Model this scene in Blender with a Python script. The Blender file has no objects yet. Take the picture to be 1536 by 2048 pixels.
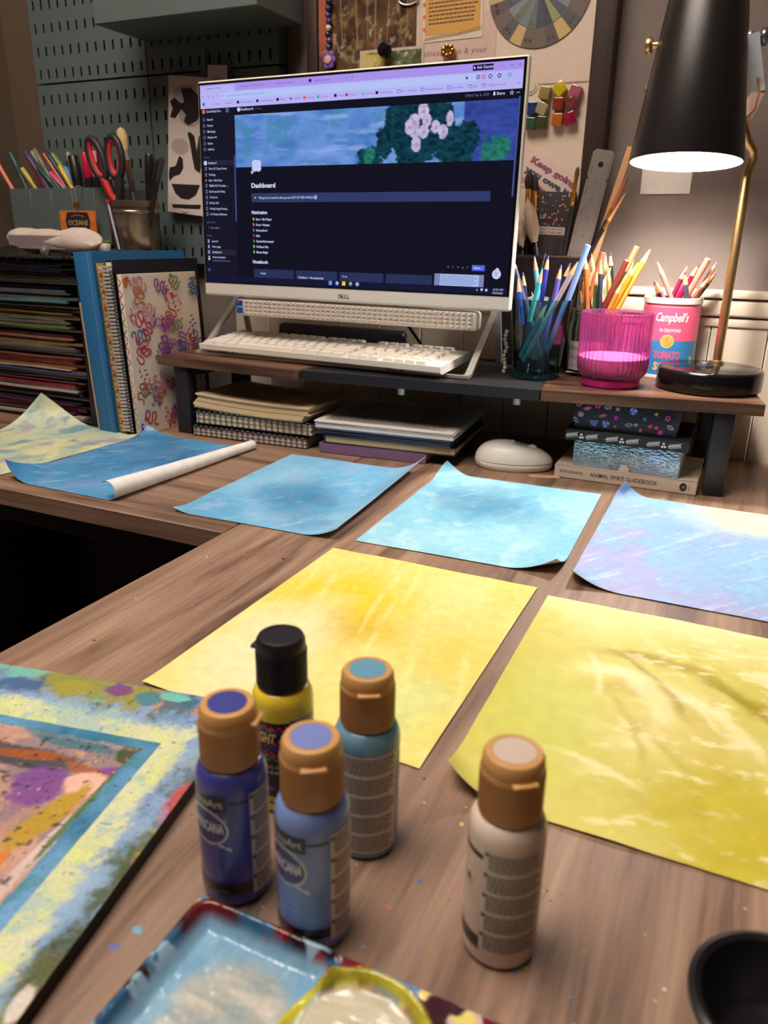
import bpy, bmesh, math, random
import numpy as np
from mathutils import Vector, Matrix, Euler

# ------------------------------------------------------------------ camera, world, light, exposure
SC = bpy.context.scene
COL = SC.collection
cam_d = bpy.data.cameras.new('camera')
cam = bpy.data.objects.new('camera', cam_d)
COL.objects.link(cam)
SC.camera = cam
YAW, PITCH, ROLL, FPX = math.radians(-24.6108), math.radians(19.6583), math.radians(0.9507), 1540.0
_f = Vector((math.sin(YAW)*math.cos(PITCH), math.cos(YAW)*math.cos(PITCH), -math.sin(PITCH)))
_r = Vector((math.cos(YAW), -math.sin(YAW), 0))
_u = _r.cross(_f)
_r2 = _r*math.cos(ROLL) + _u*math.sin(ROLL)
_u2 = -_r*math.sin(ROLL) + _u*math.cos(ROLL)
cam.matrix_world = Matrix(((_r2.x, _u2.x, -_f.x, 0), (_r2.y, _u2.y, -_f.y, 0), (_r2.z, _u2.z, -_f.z, 0.325), (0, 0, 0, 1)))
cam_d.sensor_fit = 'VERTICAL'
cam_d.sensor_height = 36.0
cam_d.sensor_width = 27.0
cam_d.lens = FPX/2048*36.0
cam_d.clip_start = 0.01
cam_d.dof.use_dof = True
cam_d.dof.focus_distance = 0.86
cam_d.dof.aperture_fstop = 9.0

world = bpy.data.worlds.new('world')
SC.world = world
world.use_nodes = True
world.node_tree.nodes['Background'].inputs[0].default_value = (0.30, 0.27, 0.26, 1)
world.node_tree.nodes['Background'].inputs[1].default_value = 0.02

SC.view_settings.view_transform = 'Standard'
SC.view_settings.look = 'None'
SC.view_settings.gamma = 1.0
SC.view_settings.use_curve_mapping = False
SC.view_settings.exposure = 0.0
LAMP_POWER = 400.0       # radiance of the desk lamp's bulb
CEILING_POWER = 15.5     # radiance of the ceiling fixture's diffuser
SCREEN_POWER = 0.9

# ------------------------------------------------------------------ helpers
R = random.Random(11)
PI = math.pi
def lin(v):
    v = v/255.0
    return v/12.92 if v <= 0.04045 else ((v+0.055)/1.055)**2.4
def C(r, g, b):
    return (lin(r), lin(g), lin(b), 1.0)

def _nodes(name):
    m = bpy.data.materials.new(name)
    m.use_nodes = True
    nt = m.node_tree
    return m, nt, nt.nodes, nt.links, nt.nodes['Principled BSDF']

def M(name, col, rough=0.5, metal=0.0, var=0.10, scale=60.0, stretch=(1, 1, 1), bump=0.0, bscale=None, spec=0.5, trans=0.0, ior=1.45, coat=0.0):
    """procedural material: noise-varied colour, optional bump"""
    m, nt, N, L, B = _nodes(name)
    tc = N.new('ShaderNodeTexCoord'); mp = N.new('ShaderNodeMapping'); mp.inputs['Scale'].default_value = stretch
    nz = N.new('ShaderNodeTexNoise'); nz.inputs['Scale'].default_value = scale; nz.inputs['Detail'].default_value = 4
    L.new(tc.outputs['Object'], mp.inputs['Vector']); L.new(mp.outputs['Vector'], nz.inputs['Vector'])
    rp = N.new('ShaderNodeValToRGB')
    rp.color_ramp.elements[0].position = 0.3; rp.color_ramp.elements[1].position = 0.7
    rp.color_ramp.elements[0].color = tuple(c*(1-var) for c in col[:3])+(1,)
    rp.color_ramp.elements[1].color = tuple(min(1, c*(1+var)) for c in col[:3])+(1,)
    L.new(nz.outputs['Fac'], rp.inputs['Fac']); L.new(rp.outputs['Color'], B.inputs['Base Color'])
    B.inputs['Roughness'].default_value = rough; B.inputs['Metallic'].default_value = metal
    B.inputs['Specular IOR Level'].default_value = spec
    B.inputs['Transmission Weight'].default_value = trans; B.inputs['IOR'].default_value = ior
    B.inputs['Coat Weight'].default_value = coat
    if bump:
        b2 = N.new('ShaderNodeTexNoise'); b2.inputs['Scale'].default_value = bscale or scale*2; b2.inputs['Detail'].default_value = 5
        L.new(mp.outputs['Vector'], b2.inputs['Vector'])
        bp = N.new('ShaderNodeBump'); bp.inputs['Strength'].default_value = bump; bp.inputs['Distance'].default_value = 0.002
        L.new(b2.outputs['Fac'], bp.inputs['Height']); L.new(bp.outputs['Normal'], B.inputs['Normal'])
    return m

def MA(name, rough=0.6, var=0.12, scale=220.0, stretch=(1, 1, 1), bump=0.0, spec=0.4, metal=0.0, coat=0.0):
    """material whose colour comes from the mesh's own paint colours, with fine procedural variation"""
    m, nt, N, L, B = _nodes(name)
    at = N.new('ShaderNodeAttribute'); at.attribute_name = 'Col'
    tc = N.new('ShaderNodeTexCoord'); mp = N.new('ShaderNodeMapping'); mp.inputs['Scale'].default_value = stretch
    nz = N.new('ShaderNodeTexNoise'); nz.inputs['Scale'].default_value = scale; nz.inputs['Detail'].default_value = 5
    L.new(tc.outputs['Object'], mp.inputs['Vector']); L.new(mp.outputs['Vector'], nz.inputs['Vector'])
    mr = N.new('ShaderNodeMapRange'); mr.inputs['To Min'].default_value = 1-var; mr.inputs['To Max'].default_value = 1+var
    mr.inputs['From Min'].default_value = 0.3; mr.inputs['From Max'].default_value = 0.7
    L.new(nz.outputs['Fac'], mr.inputs['Value'])
    mx = N.new('ShaderNodeVectorMath'); mx.operation = 'SCALE'
    L.new(at.outputs['Color'], mx.inputs[0]); L.new(mr.outputs['Result'], mx.inputs['Scale'])
    L.new(mx.outputs['Vector'], B.inputs['Base Color'])
    B.inputs['Roughness'].default_value = rough; B.inputs['Specular IOR Level'].default_value = spec
    B.inputs['Metallic'].default_value = metal; B.inputs['Coat Weight'].default_value = coat
    if bump:
        bp = N.new('ShaderNodeBump'); bp.inputs['Strength'].default_value = bump; bp.inputs['Distance'].default_value = 0.001
        L.new(nz.outputs['Fac'], bp.inputs['Height']); L.new(bp.outputs['Normal'], B.inputs['Normal'])
    return m

def ME(name, strength, attr=True, col=(1, 1, 1, 1)):
    m = bpy.data.materials.new(name); m.use_nodes = True
    nt = m.node_tree; N = nt.nodes; L = nt.links
    N.clear()
    o = N.new('ShaderNodeOutputMaterial'); e = N.new('ShaderNodeEmission'); e.inputs['Strength'].default_value = strength
    if attr:
        at = N.new('ShaderNodeAttribute'); at.attribute_name = 'Col'; L.new(at.outputs['Color'], e.inputs['Color'])
    else:
        e.inputs['Color'].default_value = col
    L.new(e.outputs['Emission'], o.inputs['Surface'])
    return m

def wood(name, dark, mid, light, axis='y', rough=0.45, fine=1.0):
    """wood grain running along one axis of the object"""
    m, nt, N, L, B = _nodes(name)
    tc = N.new('ShaderNodeTexCoord'); mp = N.new('ShaderNodeMapping')
    s = {'x': (1.6, 22, 22), 'y': (22, 1.6, 22)}[axis]
    mp.inputs['Scale'].default_value = s
    L.new(tc.outputs['Object'], mp.inputs['Vector'])
    n1 = N.new('ShaderNodeTexNoise'); n1.inputs['Scale'].default_value = 1.7*fine; n1.inputs['Detail'].default_value = 8; n1.inputs['Roughness'].default_value = 0.62; n1.inputs['Distortion'].default_value = 0.6
    L.new(mp.outputs['Vector'], n1.inputs['Vector'])
    rp = N.new('ShaderNodeValToRGB'); e = rp.color_ramp.elements
    e[0].position = 0.36; e[0].color = dark; e[1].position = 0.66; e[1].color = light
    k = e.new(0.48); k.color = mid
    L.new(n1.outputs['Fac'], rp.inputs['Fac'])
    mp2 = N.new('ShaderNodeMapping'); mp2.inputs['Scale'].default_value = tuple(v*(6 if v > 5 else 3) for v in s)
    L.new(tc.outputs['Object'], mp2.inputs['Vector'])
    n2 = N.new('ShaderNodeTexNoise'); n2.inputs['Scale'].default_value = 2.2*fine; n2.inputs['Detail'].default_value = 6
    L.new(mp2.outputs['Vector'], n2.inputs['Vector'])
    mr = N.new('ShaderNodeMapRange'); mr.inputs['From Min'].default_value = 0.3; mr.inputs['From Max'].default_value = 0.7
    mr.inputs['To Min'].default_value = 0.82; mr.inputs['To Max'].default_value = 1.10
    L.new(n2.outputs['Fac'], mr.inputs['Value'])
    # knots: long soft dark patches
    n3 = N.new('ShaderNodeTexNoise'); n3.inputs['Scale'].default_value = 0.33; n3.inputs['Detail'].default_value = 3; n3.inputs['Distortion'].default_value = 1.2
    L.new(mp.outputs['Vector'], n3.inputs['Vector'])
    mr3 = N.new('ShaderNodeMapRange'); mr3.inputs['From Min'].default_value = 0.35; mr3.inputs['From Max'].default_value = 0.6
    mr3.inputs['To Min'].default_value = 0.72; mr3.inputs['To Max'].default_value = 1.08
    L.new(n3.outputs['Fac'], mr3.inputs['Value'])
    mm = N.new('ShaderNodeMath'); mm.operation = 'MULTIPLY'; L.new(mr.outputs['Result'], mm.inputs[0]); L.new(mr3.outputs['Result'], mm.inputs[1])
    mx = N.new('ShaderNodeVectorMath'); mx.operation = 'SCALE'
    L.new(rp.outputs['Color'], mx.inputs[0]); L.new(mm.outputs['Value'], mx.inputs['Scale'])
    L.new(mx.outputs['Vector'], B.inputs['Base Color'])
    B.inputs['Roughness'].default_value = rough
    bp = N.new('ShaderNodeBump'); bp.inputs['Strength'].default_value = 0.25; bp.inputs['Distance'].default_value = 0.0006
    L.new(n2.outputs['Fac'], bp.inputs['Height']); L.new(bp.outputs['Normal'], B.inputs['Normal'])
    return m

def tag(o, label=None, cat=None, group=None, kind=None):
    if label: o['label'] = label
    if cat: o['category'] = cat
    if group: o['group'] = group
    if kind: o['kind'] = kind
    return o

def thing(name, label, cat, loc=(0, 0, 0), rot=(0, 0, 0), group=None):
    o = bpy.data.objects.new(name, None); COL.objects.link(o)
    o.empty_display_size = 0.02
    o.location = loc; o.rotation_euler = rot
    return tag(o, label, cat, group)

class MB:
    """collects vertices and faces (with a colour per face) for ONE mesh"""
    def __init__(s):
        s.v = []; s.f = []; s.c = []; s.cur = (0.5, 0.5, 0.5, 1); s.sm = []
    def col(s, c):
        s.cur = c; return s
    def add(s, verts, faces, c=None, smooth=False):
        o = len(s.v); s.v += [tuple(p) for p in verts]
        for f in faces:
            s.f.append([i+o for i in f]); s.c.append(c or s.cur); s.sm.append(smooth)
        return s
    def box(s, x0, y0, z0, x1, y1, z1, c=None, m=None):
        v = [Vector(p) for p in ((x0, y0, z0), (x1, y0, z0), (x1, y1, z0), (x0, y1, z0), (x0, y0, z1), (x1, y0, z1), (x1, y1, z1), (x0, y1, z1))]
        if m: v = [m @ p for p in v]
        return s.add(v, [(0, 3, 2, 1), (4, 5, 6, 7), (0, 1, 5, 4), (1, 2, 6, 5), (2, 3, 7, 6), (3, 0, 4, 7)], c)
    def rbox(s, x0, y0, z0, x1, y1, z1, b=0.002, seg=2, c=None, m=None):
        bm = bmesh.new(); bmesh.ops.create_cube(bm, size=1)
        for v in bm.verts:
            v.co = Vector(((x0+x1)/2+v.co.x*(x1-x0), (y0+y1)/2+v.co.y*(y1-y0), (z0+z1)/2+v.co.z*(z1-z0)))
        bmesh.ops.bevel(bm, geom=bm.edges[:], offset=b, segments=seg, profile=0.5, affect='EDGES')
        bm.verts.index_update()
        vs = [(m @ v.co) if m else v.co.copy() for v in bm.verts]
        s.add(vs, [[v.index for v in f.verts] for f in bm.faces], c, True); bm.free(); return s
    def lathe(s, prof, n=40, c=None, m=None, rib=0, ribd=0.0, smooth=True, close=False):
        o = []; fs = []
        P = len(prof)
        for i in range(n):
            a = 2*PI*i/n
            k = 1.0
            for j, (r, z) in enumerate(prof):
                rr = r + (ribd*math.cos(rib*a) if rib and r > 0.012 else 0)
                p = Vector((rr*math.cos(a), rr*math.sin(a), z))
                o.append(m @ p if m else p)
        for i in range(n):
            i2 = (i+1) % n
            for j in range(P-1 if not close else P):
                j2 = (j+1) % P
                a, b, c2, d = i*P+j, i2*P+j, i2*P+j2, i*P+j2
                fs.append((a, b, c2, d))
        return s.add(o, fs, c, smooth)
    def tube(s, path, r, n=8, c=None, caps=True, m=None):
        path = [Vector(p) for p in path]; rs = r if isinstance(r, (list, tuple)) else [r]*len(path)
        o = []; fs = []
        t0 = (path[1]-path[0]).normalized()
        up = Vector((0, 0, 1)) if abs(t0.z) < 0.9 else Vector((1, 0, 0))
        x = t0.cross(up).normalized()
        for i, p in enumerate(path):
            t = (path[min(i+1, len(path)-1)]-path[max(i-1, 0)]).normalized()
            x = (x - t*x.dot(t)).normalized(); y = t.cross(x)
            for k in range(n):
                a = 2*PI*k/n
                q = p + (x*math.cos(a)+y*math.sin(a))*rs[i]
                o.append(m @ q if m else q)
        for i in range(len(path)-1):
            for k in range(n):
                k2 = (k+1) % n
                fs.append((i*n+k, i*n+k2, (i+1)*n+k2, (i+1)*n+k))
        s.add(o, fs, c, True)
        if caps:
            b = len(s.v)-len(o)
            s.f.append([b+k for k in reversed(range(n))]); s.c.append(c or s.cur); s.sm.append(False)
            s.f.append([b+(len(path)-1)*n+k for k in range(n)]); s.c.append(c or s.cur); s.sm.append(False)
        return s
    def prism(s, pts, h0, h1, c=None, m=None, smooth=False):
        """polygon pts (x,y) extruded along z from h0 to h1"""
        n = len(pts)
        v = [Vector((x, y, h0)) for x, y in pts]+[Vector((x, y, h1)) for x, y in pts]
        if m: v = [m @ p for p in v]
        s.add(v, [list(reversed(range(n))), list(range(n, 2*n))], c)
        s.add(v, [(i, (i+1) % n, n+(i+1) % n, n+i) for i in range(n)], c, smooth)
        return s
    def build(s, name, mat, parent=None, loc=None, rot=None, **tags):
        me = bpy.data.meshes.new(name)
        me.from_pydata(s.v, [], s.f)
        me.polygons.foreach_set('use_smooth', s.sm)
        at = me.color_attributes.new('Col', 'FLOAT_COLOR', 'CORNER')
        arr = []
        for f, c in zip(s.f, s.c): arr += list(c)*len(f)
        at.data.foreach_set('color', arr)
        me.materials.append(mat)
        me.validate(); me.update()
        o = bpy.data.objects.new(name, me); COL.objects.link(o)
        if any(s.sm):
            try: me.set_sharp_from_angle(angle=math.radians(42))
            except Exception: pass
        if parent: o.parent = parent
        if loc is not None: o.location = loc
        if rot is not None: o.rotation_euler = rot
        if tags: tag(o, **tags)
        return o

def mesh_obj(name, me, mat=None, parent=None, loc=None, rot=None):
    o = bpy.data.objects.new(name, me); COL.objects.link(o)
    if mat and not me.materials: me.materials.append(mat)
    if parent: o.parent = parent
    if loc is not None: o.location = loc
    if rot is not None: o.rotation_euler = rot
    return o

_tcache = {}
def text_mesh(t, bold=0.0, shear=0.0):
    key = (t, bold, shear)
    if key not in _tcache:
        cu = bpy.data.curves.new('t', 'FONT'); cu.body = t; cu.size = 1.0; cu.offset = bold; cu.shear = shear; cu.resolution_u = 2
        ob = bpy.data.objects.new('t', cu)
        me = bpy.data.meshes.new_from_object(ob)
        v = [(p.co.x, p.co.y) for p in me.vertices]; f = [list(p.vertices) for p in me.polygons]
        w = max([p[0] for p in v]) if v else 0
        bpy.data.objects.remove(ob); bpy.data.curves.remove(cu); bpy.data.meshes.remove(me)
        _tcache[key] = (v, f, w)
    return _tcache[key]

class Flat(MB):
    """flat print laid on a surface: mapf(u, v, d) -> point, d = height above the surface"""
    def __init__(s, mapf, step=4e-5):
        super().__init__(); s.map = mapf; s.step = step; s.k = 1; s.fix = None
    def up(s): s.k = s.fix if s.fix else s.k+1
    def oval(s, cx, cy, rx, ry, c, nu=20, sh=0.0):
        """filled oval cut into upright strips, so that it follows a curved surface"""
        s.up(); vs = []
        for i in range(nu+1):
            a = PI*i/nu; u = cx-rx*math.cos(a); h = ry*math.sin(a)
            vs += [s.map(u, cy+sh*(u-cx)-h, s.k*s.step), s.map(u, cy+sh*(u-cx)+h, s.k*s.step)]
        return s.add(vs, [(2*i, 2*i+2, 2*i+3, 2*i+1) for i in range(nu)], c, True)
    def poly(s, pts, c, keep=False):
        if not keep: s.up()
        return s.add([s.map(u, v, s.k*s.step) for u, v in pts], [list(range(len(pts)))], c)
    def rect(s, u0, v0, u1, v1, c, nu=1, keep=False):
        if not keep: s.up()
        us = [u0+(u1-u0)*i/nu for i in range(nu+1)]
        vs = [s.map(u, v, s.k*s.step) for u in us for v in (v0, v1)]
        return s.add(vs, [(2*i, 2*i+2, 2*i+3, 2*i+1) for i in range(nu)], c, nu > 1)
    def disc(s, cx, cy, rx, ry, c, n=22, rot=0.0, keep=False):
        pts = []
        for i in range(n):
            a = 2*PI*i/n; x = rx*math.cos(a); y = ry*math.sin(a)
            pts.append((cx+x*math.cos(rot)-y*math.sin(rot), cy+x*math.sin(rot)+y*math.cos(rot)))
        return s.poly(pts, c, keep)
    def line(s, pts, w, c, keep=False):
        if not keep: s.up()
        for (a, b) in zip(pts[:-1], pts[1:]):
            d = Vector((b[0]-a[0], b[1]-a[1])); 
            if d.length < 1e-9: continue
            n = Vector((-d.y, d.x)).normalized()*w/2; e = d.normalized()*w*0.3
            q = [(a[0]-e.x+n.x, a[1]-e.y+n.y), (a[0]-e.x-n.x, a[1]-e.y-n.y), (b[0]+e.x-n.x, b[1]+e.y-n.y), (b[0]+e.x+n.x, b[1]+e.y+n.y)]
            s.add([s.map(u, v, s.k*s.step) for u, v in q], [(0, 1, 2, 3)], c)
        return s
    def text(s, t, x, y, h, c, align='l', bold=0.0, shear=0.0, sx=1.0, rot=0.0, vdir=1, width=None, keep=False):
        """h = cap height; vdir=-1 when v runs downwards"""
        v, f, w = text_mesh(t, bold, shear)
        if not v: return s
        if not keep: s.up()
        k = h/0.7
        if width: sx = width/(w*k)
        ox = {'l': 0, 'c': -w*k*sx/2, 'r': -w*k*sx}[align]
        out = []
        for a, b in v:
            px = ox+a*k*sx; py = b*k*vdir
            out.append(s.map(x+px*math.cos(rot)-py*math.sin(rot), y+px*math.sin(rot)+py*math.cos(rot), s.k*s.step))
        return s.add(out, f if vdir*1 > 0 else f, c)
    def lines(s, u0, v0, u1, v1, n, c, seed=0, fill=0.55, ragged=0.25, dash=0.004):
        """rows of small print too fine to read: runs of short dashes"""
        r = random.Random(seed); s.up()
        st = (v1-v0)/n
        for i in range(n):
            a = v0+st*(i+0.5-fill/2); b = a+st*fill
            end = u1-(r.random()**2)*ragged*(u1-u0)
            u = u0
            while u < end:
                w = dash*(0.5+r.random())
                if u+w > end: break
                s.add([s.map(p, q, s.k*s.step) for p, q in ((u, a), (u+w, a), (u+w, b), (u, b))], [(0, 1, 2, 3)], c)
                u += w+dash*0.22
        return s

def plane_map(o, u, v):
    o = Vector(o); u = Vector(u); v = Vector(v); n = u.cross(v).normalized()
    return lambda a, b, d: o+u*a+v*b+n*d

# ---- numpy noise for painted surfaces
_rng = np.random.default_rng(5)
_tab = _rng.random((256, 256))
def vn(x, y):
    xi = np.floor(x).astype(int); yi = np.floor(y).astype(int)
    fx = x-xi; fy = y-yi
    fx = fx*fx*(3-2*fx); fy = fy*fy*(3-2*fy)
    g = lambda a, b: _tab[a % 256, b % 256]
    return (g(xi, yi)*(1-fx)+g(xi+1, yi)*fx)*(1-fy)+(g(xi, yi+1)*(1-fx)+g(xi+1, yi+1)*fx)*fy
def fbm(x, y, o=4):
    t = 0; a = 0.5; n = 0
    for i in range(o):
        t = t+a*vn(x+17.3*i, y+9.1*i); n += a; a *= 0.55; x = x*2.03; y = y*2.03
    return t/n
def mixc(a, b, t):
    t = np.clip(t, 0, 1)[..., None]
    return a*(1-t)+b*t
def cc(r, g, b): return np.array(C(r, g, b)[:3])
def sstep(a, b, x):
    t = np.clip((x-a)/(b-a), 0, 1); return t*t*(3-2*t)

def grid_mesh(name, Px, Py, Pz, Cc, mat, parent=None, loc=None, rot=None, thick=0.0, back=None, smooth=True):
    """surface from coordinate arrays with a paint colour per vertex; thick>0 adds a back face and rim"""
    ny, nx = Px.shape
    V = np.stack([Px, Py, Pz], -1)
    idx = np.arange(nx*ny).reshape(ny, nx)
    F = np.stack([idx[:-1, :-1], idx[:-1, 1:], idx[1:, 1:], idx[1:, :-1]], -1).reshape(-1, 4)
    vs = V.reshape(-1, 3); cs = np.concatenate([Cc.reshape(-1, 3), np.ones((nx*ny, 1))], 1)
    if thick:
        du = np.gradient(V, axis=1); dv = np.gradient(V, axis=0)
        n = np.cross(du, dv); n /= np.maximum(1e-12, np.linalg.norm(n, axis=-1, keepdims=True))
        B = (V-n*thick).reshape(-1, 3)
        bc = np.tile(np.append(np.array(back if back is not None else (0.85, 0.83, 0.8)), 1.0), (nx*ny, 1))
        k = nx*ny
        F2 = F[:, ::-1]+k
        rim = []
        per = list(idx[0, :])+list(idx[1:, -1])+list(idx[-1, -2::-1])+list(idx[-2:0:-1, 0])
        for a, b in zip(per, per[1:]+per[:1]): rim.append((b, a, a+k, b+k))
        F = np.concatenate([F, F2, np.array(rim)]); vs = np.concatenate([vs, B]); cs = np.concatenate([cs, bc])
    me = bpy.data.meshes.new(name)
    me.vertices.add(len(vs)); me.vertices.foreach_set('co', vs.astype(np.float32).ravel())
    me.loops.add(len(F)*4); me.loops.foreach_set('vertex_index', F.astype(np.int32).ravel())
    me.polygons.add(len(F)); me.polygons.foreach_set('loop_start', np.arange(0, len(F)*4, 4, dtype=np.int32))
    me.polygons.foreach_set('use_smooth', np.full(len(F), smooth))
    me.update(calc_edges=True)
    at = me.color_attributes.new('Col', 'FLOAT_COLOR', 'POINT'); at.data.foreach_set('color', cs.astype(np.float32).ravel())
    me.materials.append(mat); me.validate()
    if thick and smooth:
        me.set_sharp_from_angle(angle=math.radians(50))
    return mesh_obj(name, me, None, parent, loc, rot)
# ------------------------------------------------------------------ materials
m_wall = M('grey_plaster', C(120, 108, 101), 0.8, var=0.07, scale=9, bump=0.5, bscale=90)
m_wallL = M('brown_plaster', C(92, 76, 62), 0.85, var=0.06, scale=9, bump=0.3, bscale=90)
m_panel = M('cream_panelling', C(214, 200, 180), 0.55, var=0.05, scale=12, bump=0.15)
m_ceil = M('ceiling_paint', C(205, 198, 190), 0.9, var=0.03)
m_floor = wood('floor_boards', C(40, 28, 24), C(52, 38, 32), C(64, 46, 38), 'x', 0.5)
m_deskY = wood('desk_oak_lengthwise', C(104, 79, 63), C(148, 118, 98), C(172, 142, 120), 'y', 0.46)
m_deskX = wood('desk_oak_crosswise', C(98, 74, 59), C(138, 109, 90), C(162, 131, 110), 'x', 0.46)
m_riserwood = wood('riser_walnut', C(66, 44, 31), C(96, 66, 48), C(126, 92, 70), 'x', 0.36)
m_black = M('black_powder_coat', C(34, 33, 37), 0.42, var=0.12, scale=400, bump=0.08)
m_blackgloss = M('black_gloss', C(16, 15, 17), 0.12, var=0.05)
m_dark = M('dark_steel', C(40, 37, 44), 0.5, var=0.1)
m_frame = M('dark_brown_frame', C(52, 36, 32), 0.5, var=0.25, scale=30, stretch=(8, 8, 1))
m_brass = M('brushed_brass', C(232, 198, 140), 0.33, 1.0, var=0.06, scale=80)
m_steel = M('brushed_steel', C(206, 202, 198), 0.36, 0.75, var=0.06, scale=120, stretch=(1, 1, 8))
m_gold = M('gold_ferrule', C(225, 170, 80), 0.25, 1.0, var=0.05)
m_print = MA('printed_ink', 0.6, var=0.04, scale=600)
m_glossprint = MA('gloss_print', 0.3, var=0.03, scale=500, coat=0.2)
m_paperw = M('white_paper', C(226, 219, 210), 0.8, var=0.04, scale=90)
m_cream = M('aged_paper', C(214, 192, 152), 0.85, var=0.08, scale=70, stretch=(1, 1, 20))
m_white = M('white_plastic', C(232, 226, 217), 0.35, var=0.02)
m_silverplastic = M('silver_plastic', C(214, 206, 196), 0.35, 0.15, var=0.02)

# ------------------------------------------------------------------ room shell
WALL_Y = 1.315
def struct(mb, name, mat, parent=None):
    o = mb.build(name, mat, parent)
    if not parent: o['kind'] = 'structure'
    return o
struct(MB().box(-3.2, -2.6, -0.80, 2.2, 1.6, -0.74), 'floor', m_floor)
struct(MB().box(-3.2, -2.6, 1.70, 2.2, 1.6, 1.76), 'ceiling', m_ceil)
wb = struct(MB().box(-3.2, WALL_Y, -0.74, 2.2, WALL_Y+0.12, 1.70), 'wall_back', m_wall)
struct(MB().box(-1.60, -2.6, -0.74, -1.475, WALL_Y, 1.70), 'wall_left', m_wallL)
struct(MB().box(2.1, -2.6, -0.74, 2.2, WALL_Y, 1.70), 'wall_right', m_wall)
struct(MB().box(-3.1, -2.6, -0.74, 2.1, -2.5, 1.70), 'wall_front', m_wall)
# vertical tongue-and-groove boards below the chair rail, one object each
x = -0.9318
pm = MB().rbox(-0.0392, -0.006, -0.74, 0.0392, 0.004, 0.215, 0.0018, 1)
first = None
while x < 0.40:
    if first is None:
        first = struct(pm, 'panel_board', m_panel, wb); o = first
    else:
        o = first.copy(); COL.objects.link(o)
    o.location = (x+0.04, WALL_Y-0.002, 0); x += 0.08
tr = MB()
tr.rbox(-0.93, -0.012, 0.204, 0.42, 0.0, 0.217, 0.002, 2)
tr.rbox(-0.93, -0.016, 0.219, 0.42, 0.0, 0.244, 0.004, 3)
tr.rbox(-0.93, -0.020, 0.246, 0.42, 0.0, 0.258, 0.003, 2)
t1 = tr.build('trim_1', m_panel, None, (0, WALL_Y+0.001, 0)); t1['kind'] = 'structure'

t2 = MB().box(-1.4748, -.004, -0.10, -1.3720, 0, 1.70).build('trim_2', m_wallL, None, (0, WALL_Y, 0)); t2['kind'] = 'structure'
# small fixings on the wall
tag(MB().rbox(-0.036, -0.002, -0.020, 0.036, 0.0, 0.020, 0.001, 1).build('paper_note', m_paperw, None, (-0.146, WALL_Y, 0.412)),
    'small blank pale paper taped to the grey wall behind the lamp', 'note')
sc = MB().lathe([(0, -0.0), (0.007, 0.0), (0.007, -0.003), (0.003, -0.006), (0, -0.006)], 16, m=Matrix.Rotation(-PI/2, 4, 'X'))
tag(MB().lathe([(0.0001, 0.0), (0.006, 0.0), (0.006, 0.002), (0.003, 0.006), (0.0001, 0.006)], 16, m=Matrix.Rotation(PI/2, 4, 'X')).build('wall_anchor', m_steel, None, (-0.187, WALL_Y, 0.536)),
    'little round anchor plug set in the grey wall beside the lamp shade', 'wall plug')

go_ = thing('gold_ornament', 'gold glitter bauble hanging on the wall behind the lamp', 'ornament', (-0.030, WALL_Y-.024, 0.640))
MB().lathe([(0.0001, 0), (.012, .003), (.020, .012), (.023, .024), (.020, .036), (.012, .045), (.005, .048), (.005, .054), (0.0001, .055)], 32).build('ball', M('gold_glitter', C(196, 156, 60), .4, .7, var=.5, scale=500, bump=.6), go_)
MB().tube([(0, 0, .054), (0, .004, .075), (0, .023, .080)], .0008, 6).build('loop', m_brass, go_)
# ceiling fixture (out of frame) that gives the room its dim overhead light
cl = thing('ceiling_light', 'square ceiling light with a frosted diffuser and metal frame', 'light', (-0.62, 0.20, 1.70))
MB().box(-0.47, -0.47, -0.03, 0.47, -0.45, 0.0).box(-0.47, 0.45, -0.03, 0.47, 0.47, 0.0).box(-0.47, -0.45, -0.03, -0.45, 0.45, 0).box(0.45, -0.45, -0.03, 0.47, 0.45, 0).build('frame', m_steel, cl)
MB().box(-0.45, -0.45, -0.026, 0.45, 0.45, -0.006).build('diffuser', ME('ceiling_glow', CEILING_POWER, False, (1.0, 0.86, 0.74, 1)), cl)

# ------------------------------------------------------------------ desk
desk = thing('desk', 'L-shaped wood-grain desk with paint specks and black steel frame', 'desk', (0, 0, -0.74))
Z = 0.74
d1 = MB().rbox(-0.5145, -0.55, Z-0.025, 0.75, WALL_Y-0.008, Z, 0.0012, 1).build('desktop', m_deskY, desk)
d2 = MB().rbox(-1.468, 0.677, Z-0.025, -0.5165, WALL_Y-0.008, Z, 0.0012, 1).build('desktop', m_deskX, desk)
MB().rbox(-1.465, 0.690, Z-0.053, -0.52, 0.715, Z-0.0252, 0.002, 1).build('front_rail', m_dark, desk)
MB().rbox(-0.500, -0.54, Z-0.053, -0.475, 0.685, Z-0.0252, 0.002, 1).build('side_rail', m_dark, desk)
MB().rbox(-1.465, 1.26, Z-0.053, 0.74, 1.285, Z-0.0252, 0.002, 1).build('back_rail', m_dark, desk)
for lx, ly in ((-1.46, 0.70), (-0.60, 1.262), (-0.498, -0.53), (0.70, -0.53), (0.70, 1.262), (-1.46, 1.262)):
    MB().rbox(lx, ly, 0, lx+0.025, ly+0.022, Z-0.0532, 0.002, 1).build('leg', m_dark, desk)
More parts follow.
